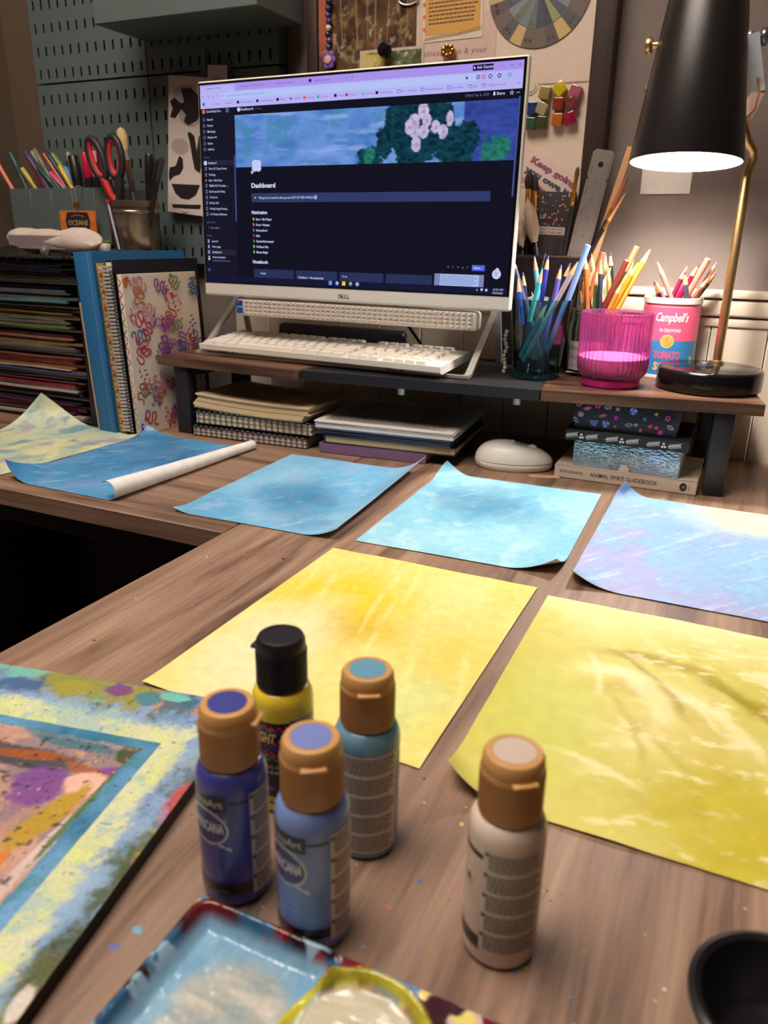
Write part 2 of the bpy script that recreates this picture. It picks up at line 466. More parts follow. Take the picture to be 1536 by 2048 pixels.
# dried paint specks and chips on the desk top (real little drops)
sp = MB()
rs = random.Random(4)
cols = [C(230, 226, 222), C(120, 150, 200), C(90, 110, 190), C(210, 110, 110), C(200, 190, 120), C(60, 50, 60), C(110, 140, 90), C(215, 120, 150)]
areas = [(-0.50, -0.39, 0.40, 0.66, 34), (-0.13, 0.05, 0.27, 0.36, 20), (-0.26, -0.10, 0.25, 0.40, 44), (-0.24, 0.02, 0.20, 0.30, 30), (-0.36, 0.05, 0.69, 0.73, 8), (-0.7, -0.2, 1.0, 1.06, 14)]
for x0, x1, y0, y1, n in areas:
    for i in range(n):
        px, py = rs.uniform(x0, x1), rs.uniform(y0, y1)
        r = rs.uniform(0.0003, 0.0010)*(1.6 if rs.random() < 0.12 else 1)
        c = rs.choice(cols); a0 = rs.random()*3; st = rs.uniform(1, 2.2) if rs.random() < .3 else 1.1
        n6 = 8
        ring = [(px+r*st*math.cos(2*PI*k/n6)*math.cos(a0)-r*math.sin(2*PI*k/n6)*math.sin(a0), py+r*st*math.cos(2*PI*k/n6)*math.sin(a0)+r*math.sin(2*PI*k/n6)*math.cos(a0)) for k in range(n6)]
        v = [(qx, qy, Z+0.0001) for qx, qy in ring]+[(px+(qx-px)*0.6, py+(qy-py)*0.6, Z+0.0004) for qx, qy in ring]
        sp.add(v, [(k, (k+1) % n6, n6+(k+1) % n6, n6+k) for k in range(n6)]+[list(range(n6, 2*n6))], c)
# a few larger blobs seen in the photo
for px, py, r, c in ((-0.4115, 0.643, 0.0026, C(40, 40, 90)), (-0.228, 0.158+0.055, 0.003, C(120, 170, 200))):
    ring = [(px+r*(1+.25*math.sin(3*k))*math.cos(2*PI*k/10), py+0.8*r*math.sin(2*PI*k/10)) for k in range(10)]
    v = [(a, b, Z+0.0001) for a, b in ring]+[(px+(a-px)*.6, py+(b-py)*.6, Z+0.0006) for a, b in ring]
    sp.add(v, [(k, (k+1) % 10, 10+(k+1) % 10, 10+k) for k in range(10)]+[list(range(10, 20))], c)
o = sp.build('paint_specks', MA('dried_paint', 0.4, 0.05), desk); o['kind'] = 'stuff'
# drawer cabinet under the desk, in the dark
cb = thing('drawer_cabinet', 'dark cabinet standing under the back desk', 'cabinet', (-0.62, 1.02, -0.74))
MB().rbox(-0.20, -0.20, 0, 0.09, 0.22, 0.66, 0.004, 2).build('body', M('navy_laminate', C(38, 38, 52), 0.5), cb)
for k in range(3):
    d = MB().rbox(-0.19, -0.213, 0.02+k*0.215, 0.08, -0.201, 0.22+k*0.215, 0.003, 2).build('drawer', M('navy_front', C(42, 42, 56), 0.45), cb)
    MB().rbox(-0.10, -0.226, 0.17+k*0.215, 0.0, -0.2135, 0.182+k*0.215, 0.003, 2).build('handle', m_steel, d)

# ------------------------------------------------------------------ monitor riser (three hinged boards)
ris = thing('monitor_riser', 'long monitor riser with two walnut boards joined to a black centre board', 'riser', (0, 0, 0))
ZT = 0.13
def board(cx, cy, ang, x0, x1, y0, y1, z0, z1, mat, name):
    m = Matrix.Translation((cx, cy, 0)) @ Matrix.Rotation(ang, 4, 'Z')
    ob = MB().rbox(x0, y0, z0, x1, y1, z1, 0.0012, 2).build(name, mat, ris)
    ob.matrix_local = m
    return ob
AL, AR, AC = math.atan2(-0.017, 0.282), math.atan2(0.042, 0.280), math.atan2(0.027, 0.319)
board(-0.901, 1.033, AL, 0, 0.2825, 0, 0.20, 0.115, ZT, m_riserwood, 'shelf_board')
rb2 = MB().prism([(0, 0), (0.2835, 0), (0.2835, 0.2190), (0, 0.2550)], 0.115, ZT).build('shelf_board', m_riserwood, ris)
rb2.matrix_local = Matrix.Translation((-0.245, 1.048, 0)) @ Matrix.Rotation(AR, 4, 'Z')
mc = Matrix.Translation((-0.625, 1.026, 0)) @ Matrix.Rotation(AC, 4, 'Z')
cpl = MB().prism([(0.011, 0.0), (0.378, -0.009), (0.400, 0.240), (0.0, 0.255)], 0.1145, ZT-0.0006).build('centre_board', m_black, ris)
cpl.matrix_local = mc
for (cx, cy, ang, lx, w) in ((-0.901, 1.033, AL, 0.030, 0.030), (-0.245, 1.048, AR, 0.226, 0.026)):
    m = Matrix.Translation((cx, cy, 0)) @ Matrix.Rotation(ang, 4, 'Z')
    for yy in (0.006, 0.155):
        ob = MB().rbox(lx, yy, 0.0004, lx+w, yy+0.022, 0.1148, 0.0015, 2).build('leg', m_black, ris); ob.matrix_local = m
    ob = MB().rbox(lx+0.002, 0.028, 0.098, lx+w-0.002, 0.155, 0.1148, 0.001, 1).build('leg_bar', m_black, ris); ob.matrix_local = m
for bx, by in ((-0.285, 1.075), (-0.46, 1.06)):
    MB().lathe([(0.0001, 0.1), (0.006, 0.1015), (0.006, 0.1145)], 14).build('bolt', m_steel, ris, (bx, by, 0))
# ------------------------------------------------------------------ all-in-one computer
m_screen = ME('screen_light', SCREEN_POWER)
pc = thing('desktop_computer', 'white all-in-one desktop computer showing a dark dashboard page', 'computer', (-0.582, 1.105, ZT), (0, 0, math.radians(-1.0)))
TI = Matrix.Translation((0, 0, 0.0970)) @ Matrix.Rotation(math.radians(-2.0), 4, 'X')
def tilt(p): return TI @ Vector(p)
PW, PH = 0.540, 0.325
MB().rbox(-PW/2, 0.0, 0, PW/2, 0.012, PH, 0.004, 3, m=TI).rbox(-0.20, 0.011, 0.03, 0.20, 0.034, 0.25, 0.01, 3, m=TI).build('housing', m_white, pc)
scr = MB().box(-PW/2+0.0030, -0.0006, 0.0205, PW/2-0.0030, 0.001, PH-0.0030, m=TI).build('screen', m_blackgloss, pc)
SW, SH = 0.527, 0.296
sm = lambda a, b, d: tilt((-SW/2+a, -0.0008-d, 0.0225+SH-b))
S = Flat(sm, 7e-6)
W_ = lambda u: u*SW
H_ = lambda v: v*SH
BG = C(22, 21, 36); SIDE = C(27, 26, 42); TXT = C(205, 215, 255); TX2 = C(120, 130, 185); LAV = C(176, 152, 244); LAV2 = C(190, 186, 255); PALE = C(178, 192, 255)
S.rect(0, 0, W_(1), H_(1), BG)
S.rect(0, H_(.113), W_(.1215), H_(.975), SIDE)
S.rect(0, H_(.967), W_(1), H_(1), C(26, 26, 56))
# browser chrome
S.rect(0, 0, W_(1), H_(.036), LAV)
S.rect(0, H_(.006), W_(.128), H_(.04), LAV2)
S.rect(0, H_(.036), W_(1), H_(.113), LAV2)
S.rect(W_(.075), H_(.042), W_(.875), H_(.074), C(186, 203, 255))
for (u, t) in ((.0225, 'Dashboard | Notion'), (.148, 'Dashboard - CalculatorDiary'), (.271, 'Dashboard | Notion'), (.397, 'Adobe Lightroom')):
    S.text(t, W_(u), H_(.0215), .0026, C(100, 95, 160), vdir=-1, keep=False)
for u in (.119, .239, .356, .499): S.text('x', W_(u), H_(.0205), .0028, C(70, 70, 120), vdir=-1)
S.text('+', W_(.515), H_(.022), .004, C(60, 60, 110), vdir=-1)
S.rect(W_(.380), H_(.010), W_(.389), H_(.023), C(20, 30, 130))
S.rect(W_(.866), H_(.006), W_(.921), H_(.030), C(34, 30, 70)); S.text('Ask Gemini', W_(.877), H_(.0225), .0034, C(220, 215, 255), vdir=-1, bold=.012)
S.poly([(W_(.8705), H_(.012)), (W_(.873), H_(.018)), (W_(.8705), H_(.024)), (W_(.868), H_(.018))], C(220, 215, 255))
for u, t in ((.944, '-'), (.966, 'o'), (.987, 'x')): S.text(t, W_(u), H_(.021), .0034, C(60, 55, 110), vdir=-1)
for u, t in ((.008, '<'), (.028, '>'), (.046, 'o'), (.063, '^'), (.082, '=')): S.text(t, W_(u), H_(.062), .0034, C(80, 85, 150), vdir=-1)
S.text('notion.so/dashboard-2f8b4ecd92aa41bc8f7d3e', W_(.095), H_(.061), .0027, C(140, 150, 215), vdir=-1)
def star(cx, cy, r, c):
    S.poly([(cx+(r if k % 2 == 0 else r*.42)*math.sin(PI*k/5), cy-(r if k % 2 == 0 else r*.42)*math.cos(PI*k/5)) for k in range(10)], c)
star(W_(.851), H_(.0565), .0026, C(40, 40, 100))
for u, c in ((.882, C(70, 70, 120)), (.896, C(220, 70, 90)), (.914, C(60, 60, 110)), (.938, C(40, 40, 80)), (.965, C(60, 160, 190))):
    S.disc(W_(u), H_(.0565), .0026, .0026, c, 14); S.disc(W_(u), H_(.0565), .0015, .0015, C(186, 203, 255), 12)
S.text(':', W_(.985), H_(.062), .004, C(60, 60, 110), vdir=-1)
bms = [(.010, None, C(90, 95, 160)), (.0412, 'Notion', None), (.0805, 'Dashboard', None), (.1357, 'Bear + Bird Paper', C(30, 30, 60)), (.204, 'Adobe Lightroom', C(20, 30, 140)), (.2741, 'Affinity', C(30, 30, 70)), (.3187, 'ChatGPT', C(120, 120, 170)), (.3642, 'Substack', C(230, 90, 60)), (.4089, 'Coursera', C(40, 190, 160)), (.4640, 'Skillshare', C(20, 30, 80)), (.5000, 'Pinterest', C(210, 60, 80)), (.5507, 'LinkTree', C(90, 200, 190)), (.5924, 'Adobe Express', C(25, 25, 110)), (.6569, 'Bear + Bird Paper', 'f'), (.725, 'Other Marketplaces', 'f'), (.800, 'Social Media', 'f'), (.858, 'Legal', 'f'), (.8947, 'College Community', 'f')]
for u, t, c in bms:
    if c == 'f':
        S.rect(W_(u)-.001, H_(.0845), W_(u)+.0045, H_(.0985), C(110, 110, 170)); S.rect(W_(u)-.0004, H_(.0875), W_(u)+.0039, H_(.0965), LAV2)
    elif c:
        S.rect(W_(u)-.001, H_(.085), W_(u)+.0034, H_(.098), c)
    if t: S.text(t, W_(u)+.0058, H_(.0965), .0026, C(110, 108, 175), vdir=-1, sx=.9)
S.text('>>', W_(.985), H_(.0965), .003, C(60, 60, 110), vdir=-1)
# page header
S.rect(W_(.0065), H_(.118), W_(.0165), H_(.136), C(236, 110, 50)); S.text("Sarah Kelley's No...", W_(.022), H_(.132), .0032, TXT, vdir=-1, bold=.012, sx=.82)
S.rect(W_(.094), H_(.119), W_(.103), H_(.135), C(150, 160, 215)); S.rect(W_(.0955), H_(.1215), W_(.1015), H_(.1325), SIDE)
S.disc(W_(.140), H_(.1265), .0030, .0030, TXT, 14); S.text('Dashboard', W_(.147), H_(.132), .0036, TXT, vdir=-1, bold=.012)
S.text('Private', W_(.199), H_(.132), .0030, C(85, 90, 135), vdir=-1); S.disc(W_(.192), H_(.1275), .0012, .0018, C(85, 90, 135), 8)
S.text('Edited Sep 6, 2025', W_(.850), H_(.134), .0032, C(110, 112, 160), vdir=-1); S.text('Share', W_(.934), H_(.134), .0036, TXT, vdir=-1, bold=.015)
S.rect(W_(.925), H_(.126), W_(.931), H_(.135), TXT); S.disc(W_(.928), H_(.125), .0013, .0018, TXT, 10)
star(W_(.974), H_(.1285), .0034, TXT); star(W_(.974), H_(.1285), .0019, BG); S.text('...', W_(.986), H_(.130), .005, TXT, vdir=-1, bold=.02)
# sidebar
side = [(.166, 'Search'), (.1955, 'Home'), (.2245, 'Meetings'), (.253, 'Notion AI'), (.2826, 'Inbox'), (.3114, 'Library')]
for v, t in side:
    S.text(t, W_(.023), H_(v)+.0015, .0031, TXT, vdir=-1, bold=.008); S.disc(W_(.0115), H_(v), .0024, .0026, C(120, 126, 170), 12); S.disc(W_(.0115), H_(v), .0016, .0018, SIDE, 12)
S.text('Recents', W_(.007), H_(.3516)+.0012, .0024, C(110, 112, 160), vdir=-1)
S.rect(W_(.004), H_(.3665), W_(.118), H_(.393), C(40, 40, 60))
S.disc(W_(.0115), H_(.3799), .0032, .0034, TXT, 12)
for v, t in ((.3799, 'Dashboard'), (.4087, '"How To" Steps Format'), (.439, 'The Blog'), (.4674, 'Bear + Bird Paper'), (.4949, 'TEMPLATE: Thursday - ...'), (.5245, 'Biz Protocol for Blog'), (.5538, 'To Do List'), (.5827, 'Biz Pep Talk'), (.6122, 'Weekly Image Naming ...'), (.6408, '5-10 Artistic Influences')):
    S.text(t, W_(.0225), H_(v)+.0015, .0030, TXT, vdir=-1, bold=.010, sx=.86)
    if v > .39:
        if 'Bear' in t: S.text('>', W_(.0095), H_(v)+.0018, .0036, C(235, 200, 60), vdir=-1, bold=.03)
        else:
            S.rect(W_(.0095), H_(v)-.0026, W_(.0155), H_(v)+.0024, C(140, 146, 195)); S.rect(W_(.0107), H_(v)-.0018, W_(.0143), H_(v)+.0016, SIDE)
S.rect(W_(.1195), H_(.345), W_(.1245), H_(.676), C(66, 82, 140))
S.text('Agents  Beta', W_(.009), H_(.6826)+.0012, .0024, C(110, 112, 160), vdir=-1); S.text('+  New agent', W_(.0145), H_(.7114)+.0014, .0028, C(150, 155, 205), vdir=-1)
S.text('Private', W_(.008), H_(.7531)+.0012, .0024, C(110, 112, 160), vdir=-1)
S.rect(W_(.004), H_(.827), W_(.118), H_(.854), C(40, 40, 60))
for v, t in ((.7826, 'Journal'), (.8114, 'New page'), (.8404, 'Dashboard')):
    S.text(t, W_(.0265), H_(v)+.0014, .0030, TXT, vdir=-1, bold=.010); S.rect(W_(.0105), H_(v)-.0026, W_(.0165), H_(v)+.0026, C(160, 170, 220))
S.text('Invite members', W_(.0265), H_(.868)+.0012, .0030, TXT, vdir=-1, bold=.01); S.text('Collaborate with your team.', W_(.0265), H_(.886)+.001, .0022, C(140, 146, 195), vdir=-1)
S.disc(W_(.0135), H_(.866), .0014, .0016, TXT, 10); S.disc(W_(.0135), H_(.878), .0022, .0018, TXT, 10)
S.rect(W_(.008), H_(.930), W_(.0155), H_(.944), C(90, 110, 210)); S.rect(W_(.0095), H_(.933), W_(.014), H_(.941), SIDE)
# body
for dx, dy, r in ((0, 0, .0072), (-.003, -.004, .0055), (.0035, -.0035, .0055), (-.0038, .003, .0050), (.0038, .003, .0050), (-.0085, .0088, .0021)):
    S.disc(W_(.2003)+dx, H_(.402)+dy, r, r, C(205, 212, 255), 20, keep=(dx != 0))
S.text('Dashboard', W_(.1798), H_(.5075), .0066, C(215, 222, 255), vdir=-1, bold=.035, width=W_(.0863))
S.rect(W_(.1805), H_(.5354), W_(.9361), H_(.5804), C(52, 62, 108)); S.text('>', W_(.1905), H_(.5645), .0042, C(235, 205, 90), vdir=-1, bold=.03)
S.text('Fitting in is not worth it when you are OUT OF THIS WORLD!', W_(.207), H_(.5635), .0034, TXT, vdir=-1, bold=.012, width=W_(.190)); S.disc(W_(.4045), H_(.5575), .0030, .0030, C(140, 180, 245), 14)
S.text('Navigation', W_(.1795), H_(.639), .0048, C(215, 222, 255), vdir=-1, bold=.035, width=W_(.056))
for k, (t, c) in enumerate((('Bear + Bird Paper', C(240, 205, 70)), ('Food + Recipes', C(220, 140, 200)), ('Homeschool', C(60, 190, 110)), ('Kids', C(220, 60, 100)), ('Garden/Homestead', C(70, 180, 90)), ('Wellness Plan', C(235, 220, 80)), ('Money Magik', C(150, 220, 200)))):
    v = .6661+k*.0281
    S.poly([(W_(.183), H_(v)-.0026), (W_(.187), H_(v)-.0022), (W_(.189), H_(v)+.0004), (W_(.1855), H_(v)+.0026)], c)
    S.text(t, W_(.1945), H_(v)+.0016, .0034, TXT, vdir=-1, bold=.02, sx=.86)
S.text('Notebook', W_(.1803), H_(.893), .0048, C(215, 222, 255), vdir=-1, bold=.035, width=W_(.057))
for a, b, t in ((.184, .3297, 'Google'), (.3362, .4798, 'Clothes + Accessories'), (.4875, .6312, 'To do'), (.6384, .7822, '')):
    S.rect(W_(a), H_(.922), W_(b), H_(.967), C(46, 52, 92))
    if t: S.text(t, W_(a+.024 if a < .2 else a+.008), H_(.948 if len(t) < 8 else .963), .0026 if len(t) < 8 else .0036, TXT, vdir=-1, bold=.012)
S.rect(W_(.7893), H_(.911), W_(.9339), H_(.967), C(130, 140, 190)); S.rect(W_(.806), H_(.913), W_(.920), H_(.967), C(176, 196, 246))
S.lines(W_(.809), H_(.917), W_(.917), H_(.964), 6, C(126, 144, 205), 2, .45, .1, .004)
for k in range(6): S.text('=/<o/='[k], W_(.826+k*.0142), H_(.884), .0036, C(150, 156, 205), vdir=-1)
S.rect(W_(.8976), H_(.866), W_(.9343), H_(.893), C(82, 106, 226)); S.text('New', W_(.902), H_(.885), .0036, TXT, vdir=-1, bold=.02); S.text('v', W_(.923), H_(.885), .0030, TXT, vdir=-1)
S.disc(W_(.9684), H_(.905), .0066, .0066, C(205, 212, 250), 24); S.disc(W_(.970), H_(.884), .0026, .0024, C(205, 212, 250), 10)
S.line([(W_(.965), H_(.897)), (W_(.969), H_(.900)), (W_(.966), H_(.906)), (W_(.970), H_(.910))], .0006, C(60, 60, 110))
S.rect(W_(.9935), H_(.145), W_(.9985), H_(.56), C(70, 84, 150))
# task bar
for k, c in enumerate((C(90, 160, 255), C(150, 120, 240), C(250, 205, 70), C(60, 170, 90), C(90, 190, 220))):
    u = .4569+k*.0226
    if k in (0, 2): S.rect(W_(u)-.0030, H_(.979)-.0030, W_(u)+.0030, H_(.979)+.0030, c)
    else:
        S.disc(W_(u), H_(.979), .0032, .0032, c, 16); S.disc(W_(u)+.0008, H_(.979)-.0010, .0018, .0018, (C(235, 100, 90) if k > 1 else C(90, 200, 240)), 12); S.disc(W_(u), H_(.979), .0011, .0011, C(230, 240, 255), 10)
S.text('^', W_(.913), H_(.992), .005, TXT, vdir=-1); S.poly([(W_(.925), H_(.974)), (W_(.935), H_(.974)), (W_(.930), H_(.988))], TXT); S.disc(W_(.943), H_(.980), .0018, .0020, TXT, 10)
S.text('10:22 AM', W_(.990), H_(.980), .0028, TXT, 'r', vdir=-1); S.text('9/20/2025', W_(.990), H_(.996), .0028, TXT, 'r', vdir=-1)
S.build('screen_picture', m_screen, scr)
# painted banner on the page: loose blue brushwork with foliage and pale blossoms
u0, u1, v0, v1 = .1243, .9922, .152, .405
nx, ny = 260, 80
gu, gv = np.meshgrid(np.linspace(0, 1, nx), np.linspace(0, 1, ny))
base = mixc(cc(70, 124, 196), cc(120, 160, 232), fbm(gu*14, gv*5)*1.7-.35)
base = mixc(base, cc(70, 140, 176), sstep(.56, .75, fbm(gu*20+5, gv*4+3))*.7)
base = mixc(base, cc(150, 178, 240), sstep(.58, .8, fbm(gu*9+31, gv*7+8))*.8)
dkb = mixc(cc(38, 50, 120), cc(72, 92, 190), fbm(gu*30, gv*10+4))
base = mixc(base, dkb, sstep(.832, .838, gu))
def blot(cx, cy, rx, ry, c1, c2, seed, edge=.35):
    global base
    d = np.hypot((gu-cx)/rx, (gv-cy)/ry)+edge*(fbm(gu*60+seed, gv*16+seed)-.5)*2
    base = mixc(base, mixc(c1, c2, fbm(gu*70+seed*3, gv*20)*1.6-.3), sstep(1.0, .86, d))
G1, G2 = cc(8, 26, 48), cc(26, 78, 92)
for cx, cy, rx, ry in ((.60, .30, .035, .32), (.575, .62, .035, .3), (.63, .55, .03, .4), (.52, .9, .05, .22), (.70, .2, .05, .35), (.76, .25, .045, .4), (.70, .72, .06, .3), (.78, .62, .07, .35), (.85, .6, .045, .3), (.64, .1, .05, .2), (.60, .12, .03, .2), (.82, .9, .06, .2), (.66, .95, .05, .2)):
    blot(cx, cy, rx, ry, G1, G2, cx*40)
for cx, cy, rx, ry in ((.94, .82, .02, .25), (.965, .78, .022, .2), (.91, .85, .015, .22), (.52, .85, .02, .18)):
    blot(cx, cy, rx, ry, cc(18, 84, 96), cc(50, 140, 110), cx*60, .4)
for cx, cy, rx, ry in ((.702, .12, .020, .16), (.672, .30, .022, .16), (.675, .46, .018, .13), (.705, .47, .018, .13), (.682, .68, .017, .14), (.770, .48, .017, .13), (.745, .40, .016, .12), (.655, .38, .015, .14), (.79, .27, .012, .14), (.715, .28, .016, .12)):
    blot(cx, cy, rx, ry, cc(168, 160, 214), cc(222, 206, 236), cx*90, .2)
    blot(cx+.002, cy+.01, rx*.3, ry*.3, cc(190, 140, 170), cc(180, 170, 120), cx*50, .1)
X = u0*SW+(u1-u0)*SW*gu; Y = v0*SH+(v1-v0)*SH*gv
pts = np.array([[tuple(sm(a, b, 3.2e-5)) for a, b in zip(ra, rb)] for ra, rb in zip(X, Y)])
grid_mesh('screen_banner', pts[..., 0], pts[..., 1], pts[..., 2], base, m_screen, scr)
# maker's mark on the chin
bm_ = Flat(lambda a, b, d: tilt((a, -0.0002-d, b)))
bm_.text('D', -.0100, .0062, .0062, C(40, 38, 40), bold=.02, width=.0052); bm_.text('E', -.0036, .0052, .0060, C(40, 38, 40), bold=.02, rot=.5, width=.0056); bm_.text('LL', .0016, .0062, .0062, C(40, 38, 40), bold=.02, width=.0088)
bm_.build('maker_mark', m_print, pc)
# speaker bar with faceted diamond grille
sb = MB().rbox(-0.209, 0.0032, 0.0660, 0.221, 0.026, 0.0945, 0.006, 3).build('speaker_bar', m_silverplastic, pc)
g = MB()
nxp, nzp = 44, 4
gx0, gx1, gz0, gz1 = -0.191, 0.214, 0.0680, 0.0925
for i in range(nxp):
    for j in range(nzp):
        a0 = gx0+(gx1-gx0)*i/nxp; a1 = gx0+(gx1-gx0)*(i+1)/nxp; b0 = gz0+(gz1-gz0)*j/nzp; b1 = gz0+(gz1-gz0)*(j+1)/nzp
        t = 0.0031
        g.add([(a0, t, b0), (a1, t, b0), (a1, t, b1), (a0, t, b1), (a0*.35+a1*.65, t-0.0040, b0*.35+b1*.65)], [(0, 1, 4), (1, 2, 4), (2, 3, 4), (3, 0, 4)])
g.build('grille', M('speaker_cloth', C(206, 196, 186), 0.7, var=.06, scale=900), sb)
st_ = Flat(lambda a, b, d: Vector((a+.006, 0.0030-d, b-.0036)))
st_.rect(-.2135, .0735, -.2005, .0945, C(30, 62, 140)); st_.rect(-.2130, .0740, -.2010, .0860, C(36, 78, 160)); st_.text('intel', -.2115, .0905, .0018, C(220, 225, 240)); st_.text('CORE', -.2125, .0830, .0028, C(220, 225, 240), width=.011)
st_.build('sticker', m_glossprint, sb)
# easel stand: bent flat bars
def bar(path, w, t, mb):
    path = [Vector(p) for p in path]; o = []; fs = []
    for i, p in enumerate(path):
        d = (path[min(i+1, len(path)-1)]-path[max(i-1, 0)]).normalized()
        n = Vector((0, -d.z, d.y)).normalized() if abs(d.x) < .8 else Vector((0, 0, 1))
        e = Vector((1, 0, 0)) if abs(d.x) < .8 else Vector((0, 1, 0))
        for a, b in ((-w/2, -t/2), (w/2, -t/2), (w/2, t/2), (-w/2, t/2)): o.append(p+e*a+n*b)
    for i in range(len(path)-1):
        for k in range(4): fs.append((i*4+k, i*4+(k+1) % 4, (i+1)*4+(k+1) % 4, (i+1)*4+k))
    fs += [(3, 2, 1, 0), tuple(len(o)-4+k for k in range(4))]
    mb.add(o, fs)
for sx_ in (-0.2725, 0.2170):
    f = MB(); bar([(sx_, -0.024, 0.0032), (sx_, -0.012, 0.0042), (sx_, -0.003, 0.0100), (sx_, 0.082, 0.074), (sx_, 0.108, 0.100)], 0.010, 0.005, f); f.build('front_leg', m_steel, pc)
    f = MB(); bar([(sx_, 0.108, 0.098), (sx_, 0.132, 0.008), (sx_, 0.134, 0.0032)], 0.010, 0.005, f); f.build('rear_leg', m_steel, pc)
f = MB(); bar([(-0.2775, -0.022, 0.0027), (0.2220, -0.022, 0.0027)], 0.010, 0.0040, f); f.build('cross_bar', m_steel, pc)
MB().rbox(-0.2775, 0.100, 0.096, 0.2220, 0.114, 0.110, 0.003, 2).rbox(-0.06, 0.030, 0.125, 0.06, 0.112, 0.150, 0.004, 2).rbox(-0.06, 0.100, 0.104, 0.06, 0.113, 0.150, 0.004, 2).build('hinge_bar', m_silverplastic, pc)
MB().tube([(0.07, 0.035, 0.10), (0.07, 0.075, 0.07), (0.09, 0.10, 0.03), (0.095, 0.12, 0.004)], 0.0025, 8).build('cable', m_blackgloss, pc)

# ------------------------------------------------------------------ keyboard
kb = thing('keyboard', 'white full-size keyboard resting in front of the computer stand', 'keyboard', (-0.617, 1.1205, ZT+0.0112), (math.radians(5.0), 0, math.radians(-3.6)))
KW, KD = 0.452, 0.112
MB().prism([(-KD/2, 0.004), (-KD/2+0.006, 0.0), (KD/2-0.004, 0.0), (KD/2, 0.004), (KD/2, 0.0125), (-KD/2, 0.0125)], -KW/2, KW/2, m=Matrix(((0, 0, 1, 0), (1, 0, 0, 0), (0, 1, 0, 0), (0, 0, 0, 1)))).build('case', m_white, kb)
for fx in (-0.17, 0.15): MB().rbox(fx-0.014, -KD/2-0.0004, 0.0, fx+0.014, -KD/2+0.004, 0.0034, 0.0008, 1).build('rubber_foot', m_black, kb)
U = 0.0189
rows = [[(0, 1)]+[(1.5+i*1.0+(i//4)*.25, 1) for i in range(12)],
        [(i, 1) for i in range(13)]+[(13, 2)],
        [(0, 1.5)]+[(1.5+i, 1) for i in range(12)]+[(13.5, 1.5)],
        [(0, 1.75)]+[(1.75+i, 1) for i in range(11)]+[(12.75, 2.25)],
        [(0, 2.25)]+[(2.25+i, 1) for i in range(10)]+[(12.25, 2.75)],
        [(0, 1.25), (1.25, 1.25), (2.5, 1.25), (3.75, 6.25), (10, 1.25), (11.25, 1.25), (12.5, 1.25), (13.75, 1.25)]]
keym = {}
m_key = M('white_keycap', C(238, 231, 221), 0.4, var=.02)
def key(w, x, y):
    w = round(w, 2)
    if w not in keym:
        mb = MB(); hw = (w*U-0.0036)/2; hd = (0.0178-0.0030)/2
        b = [(-hw, -hd, 0), (hw, -hd, 0), (hw, hd, 0), (-hw, hd, 0)]; t = [(-hw+.0009, -hd+.0009, .0048), (hw-.0009, -hd+.0009, .0048), (hw-.0009, hd-.0009, .0048), (-hw+.0009, hd-.0009, .0048)]
        mb.add(b+t, [(4, 5, 6, 7), (0, 1, 5, 4), (1, 2, 6, 5), (2, 3, 7, 6), (3, 0, 4, 7)])
        o = mb.build('key', m_key, kb); keym[w] = o.data
    else:
        o = mesh_obj('key', keym[w], None, kb)
    o.location = (x, y, 0.0126)
for r_, row in enumerate(rows):
    y = KD/2-0.0095-r_*0.0186
    for (a, w) in row: key(w, -KW/2+0.007+(a+w/2)*U*0.985, y)
    for k in range(3):
        if r_ in (0, 1, 2) or (r_ == 5) or (r_ == 4 and k == 1): key(1, -KW/2+0.007+(15.35+k+.5)*U*0.985, y)
    if r_ > 0:
        for k in range(4): key(1, -KW/2+0.007+(18.65+k+.5)*U*0.985, y)
    else:
        for k in range(4): key(1, -KW/2+0.007+(18.65+k+.5)*U*0.985, y)
# rounded black case behind the stand
bc = MB().rbox(-0.125, -0.010, 0.0, 0.125, 0.010, 0.048, 0.009, 4).build('black_case', M('black_case', C(46, 46, 58), 0.35), None, (-0.640, 1.205, ZT+0.0002), (0, 0, math.radians(-1)))
tag(bc, 'long black rounded plastic case lying behind the keyboard', 'case')

# ------------------------------------------------------------------ mouse
ms = thing('computer_mouse', 'white computer mouse with a dark seam lying on the desk', 'mouse', (-0.290, 1.098, 0.0), (0, 0, math.radians(14)))
def mouse_surface(z_lo, scale=1.0):
    n, k = 40, 12
    v = []; fs = []
    for j in range(k+1):
        t = j/k
        for i in range(n):
            a = 2*PI*i/n
            x = math.cos(a); y = math.sin(a)
            rx = 0.058*(1-0.0*t); ry = 0.031*(1-0.10*max(0, x)**2)
            ph = t*PI/2
            hz = 0.0125+(0.0265+0.004*(-x))*math.sin(ph)*(1-0.20*max(0, x*math.cos(ph))**2)
            v.append((rx*x*math.cos(ph)**0.62*scale, ry*y*math.cos(ph)**0.62*scale, hz))
    for j in range(k):
        for i in range(n):
            fs.append((j*n+i, j*n+(i+1) % n, (j+1)*n+(i+1) % n, (j+1)*n+i))
    return v, fs
v, fs = mouse_surface(0.0)
MB().add(v, fs, None, True).build('top_shell', m_white, ms)
lo = MB(); n = 40; ring = []
for (s_, z_) in ((0.955, 0.0118), (0.985, 0.0115), (1.0, 0.0105), (0.97, 0.004), (0.90, 0.0005)):
    ring.append([(0.058*math.cos(2*PI*i/n)*s_, 0.031*(1-0.10*max(0, math.cos(2*PI*i/n))**2)*math.sin(2*PI*i/n)*s_, z_) for i in range(n)])
vv = [p for r_ in ring for p in r_]
lo.add(vv, [(j*n+i, (j+1)*n+i, (j+1)*n+(i+1) % n, j*n+(i+1) % n) for j in range(4) for i in range(n)]+[list(reversed(range(4*n, 5*n)))], None, True).build('lower_shell', m_white, ms)
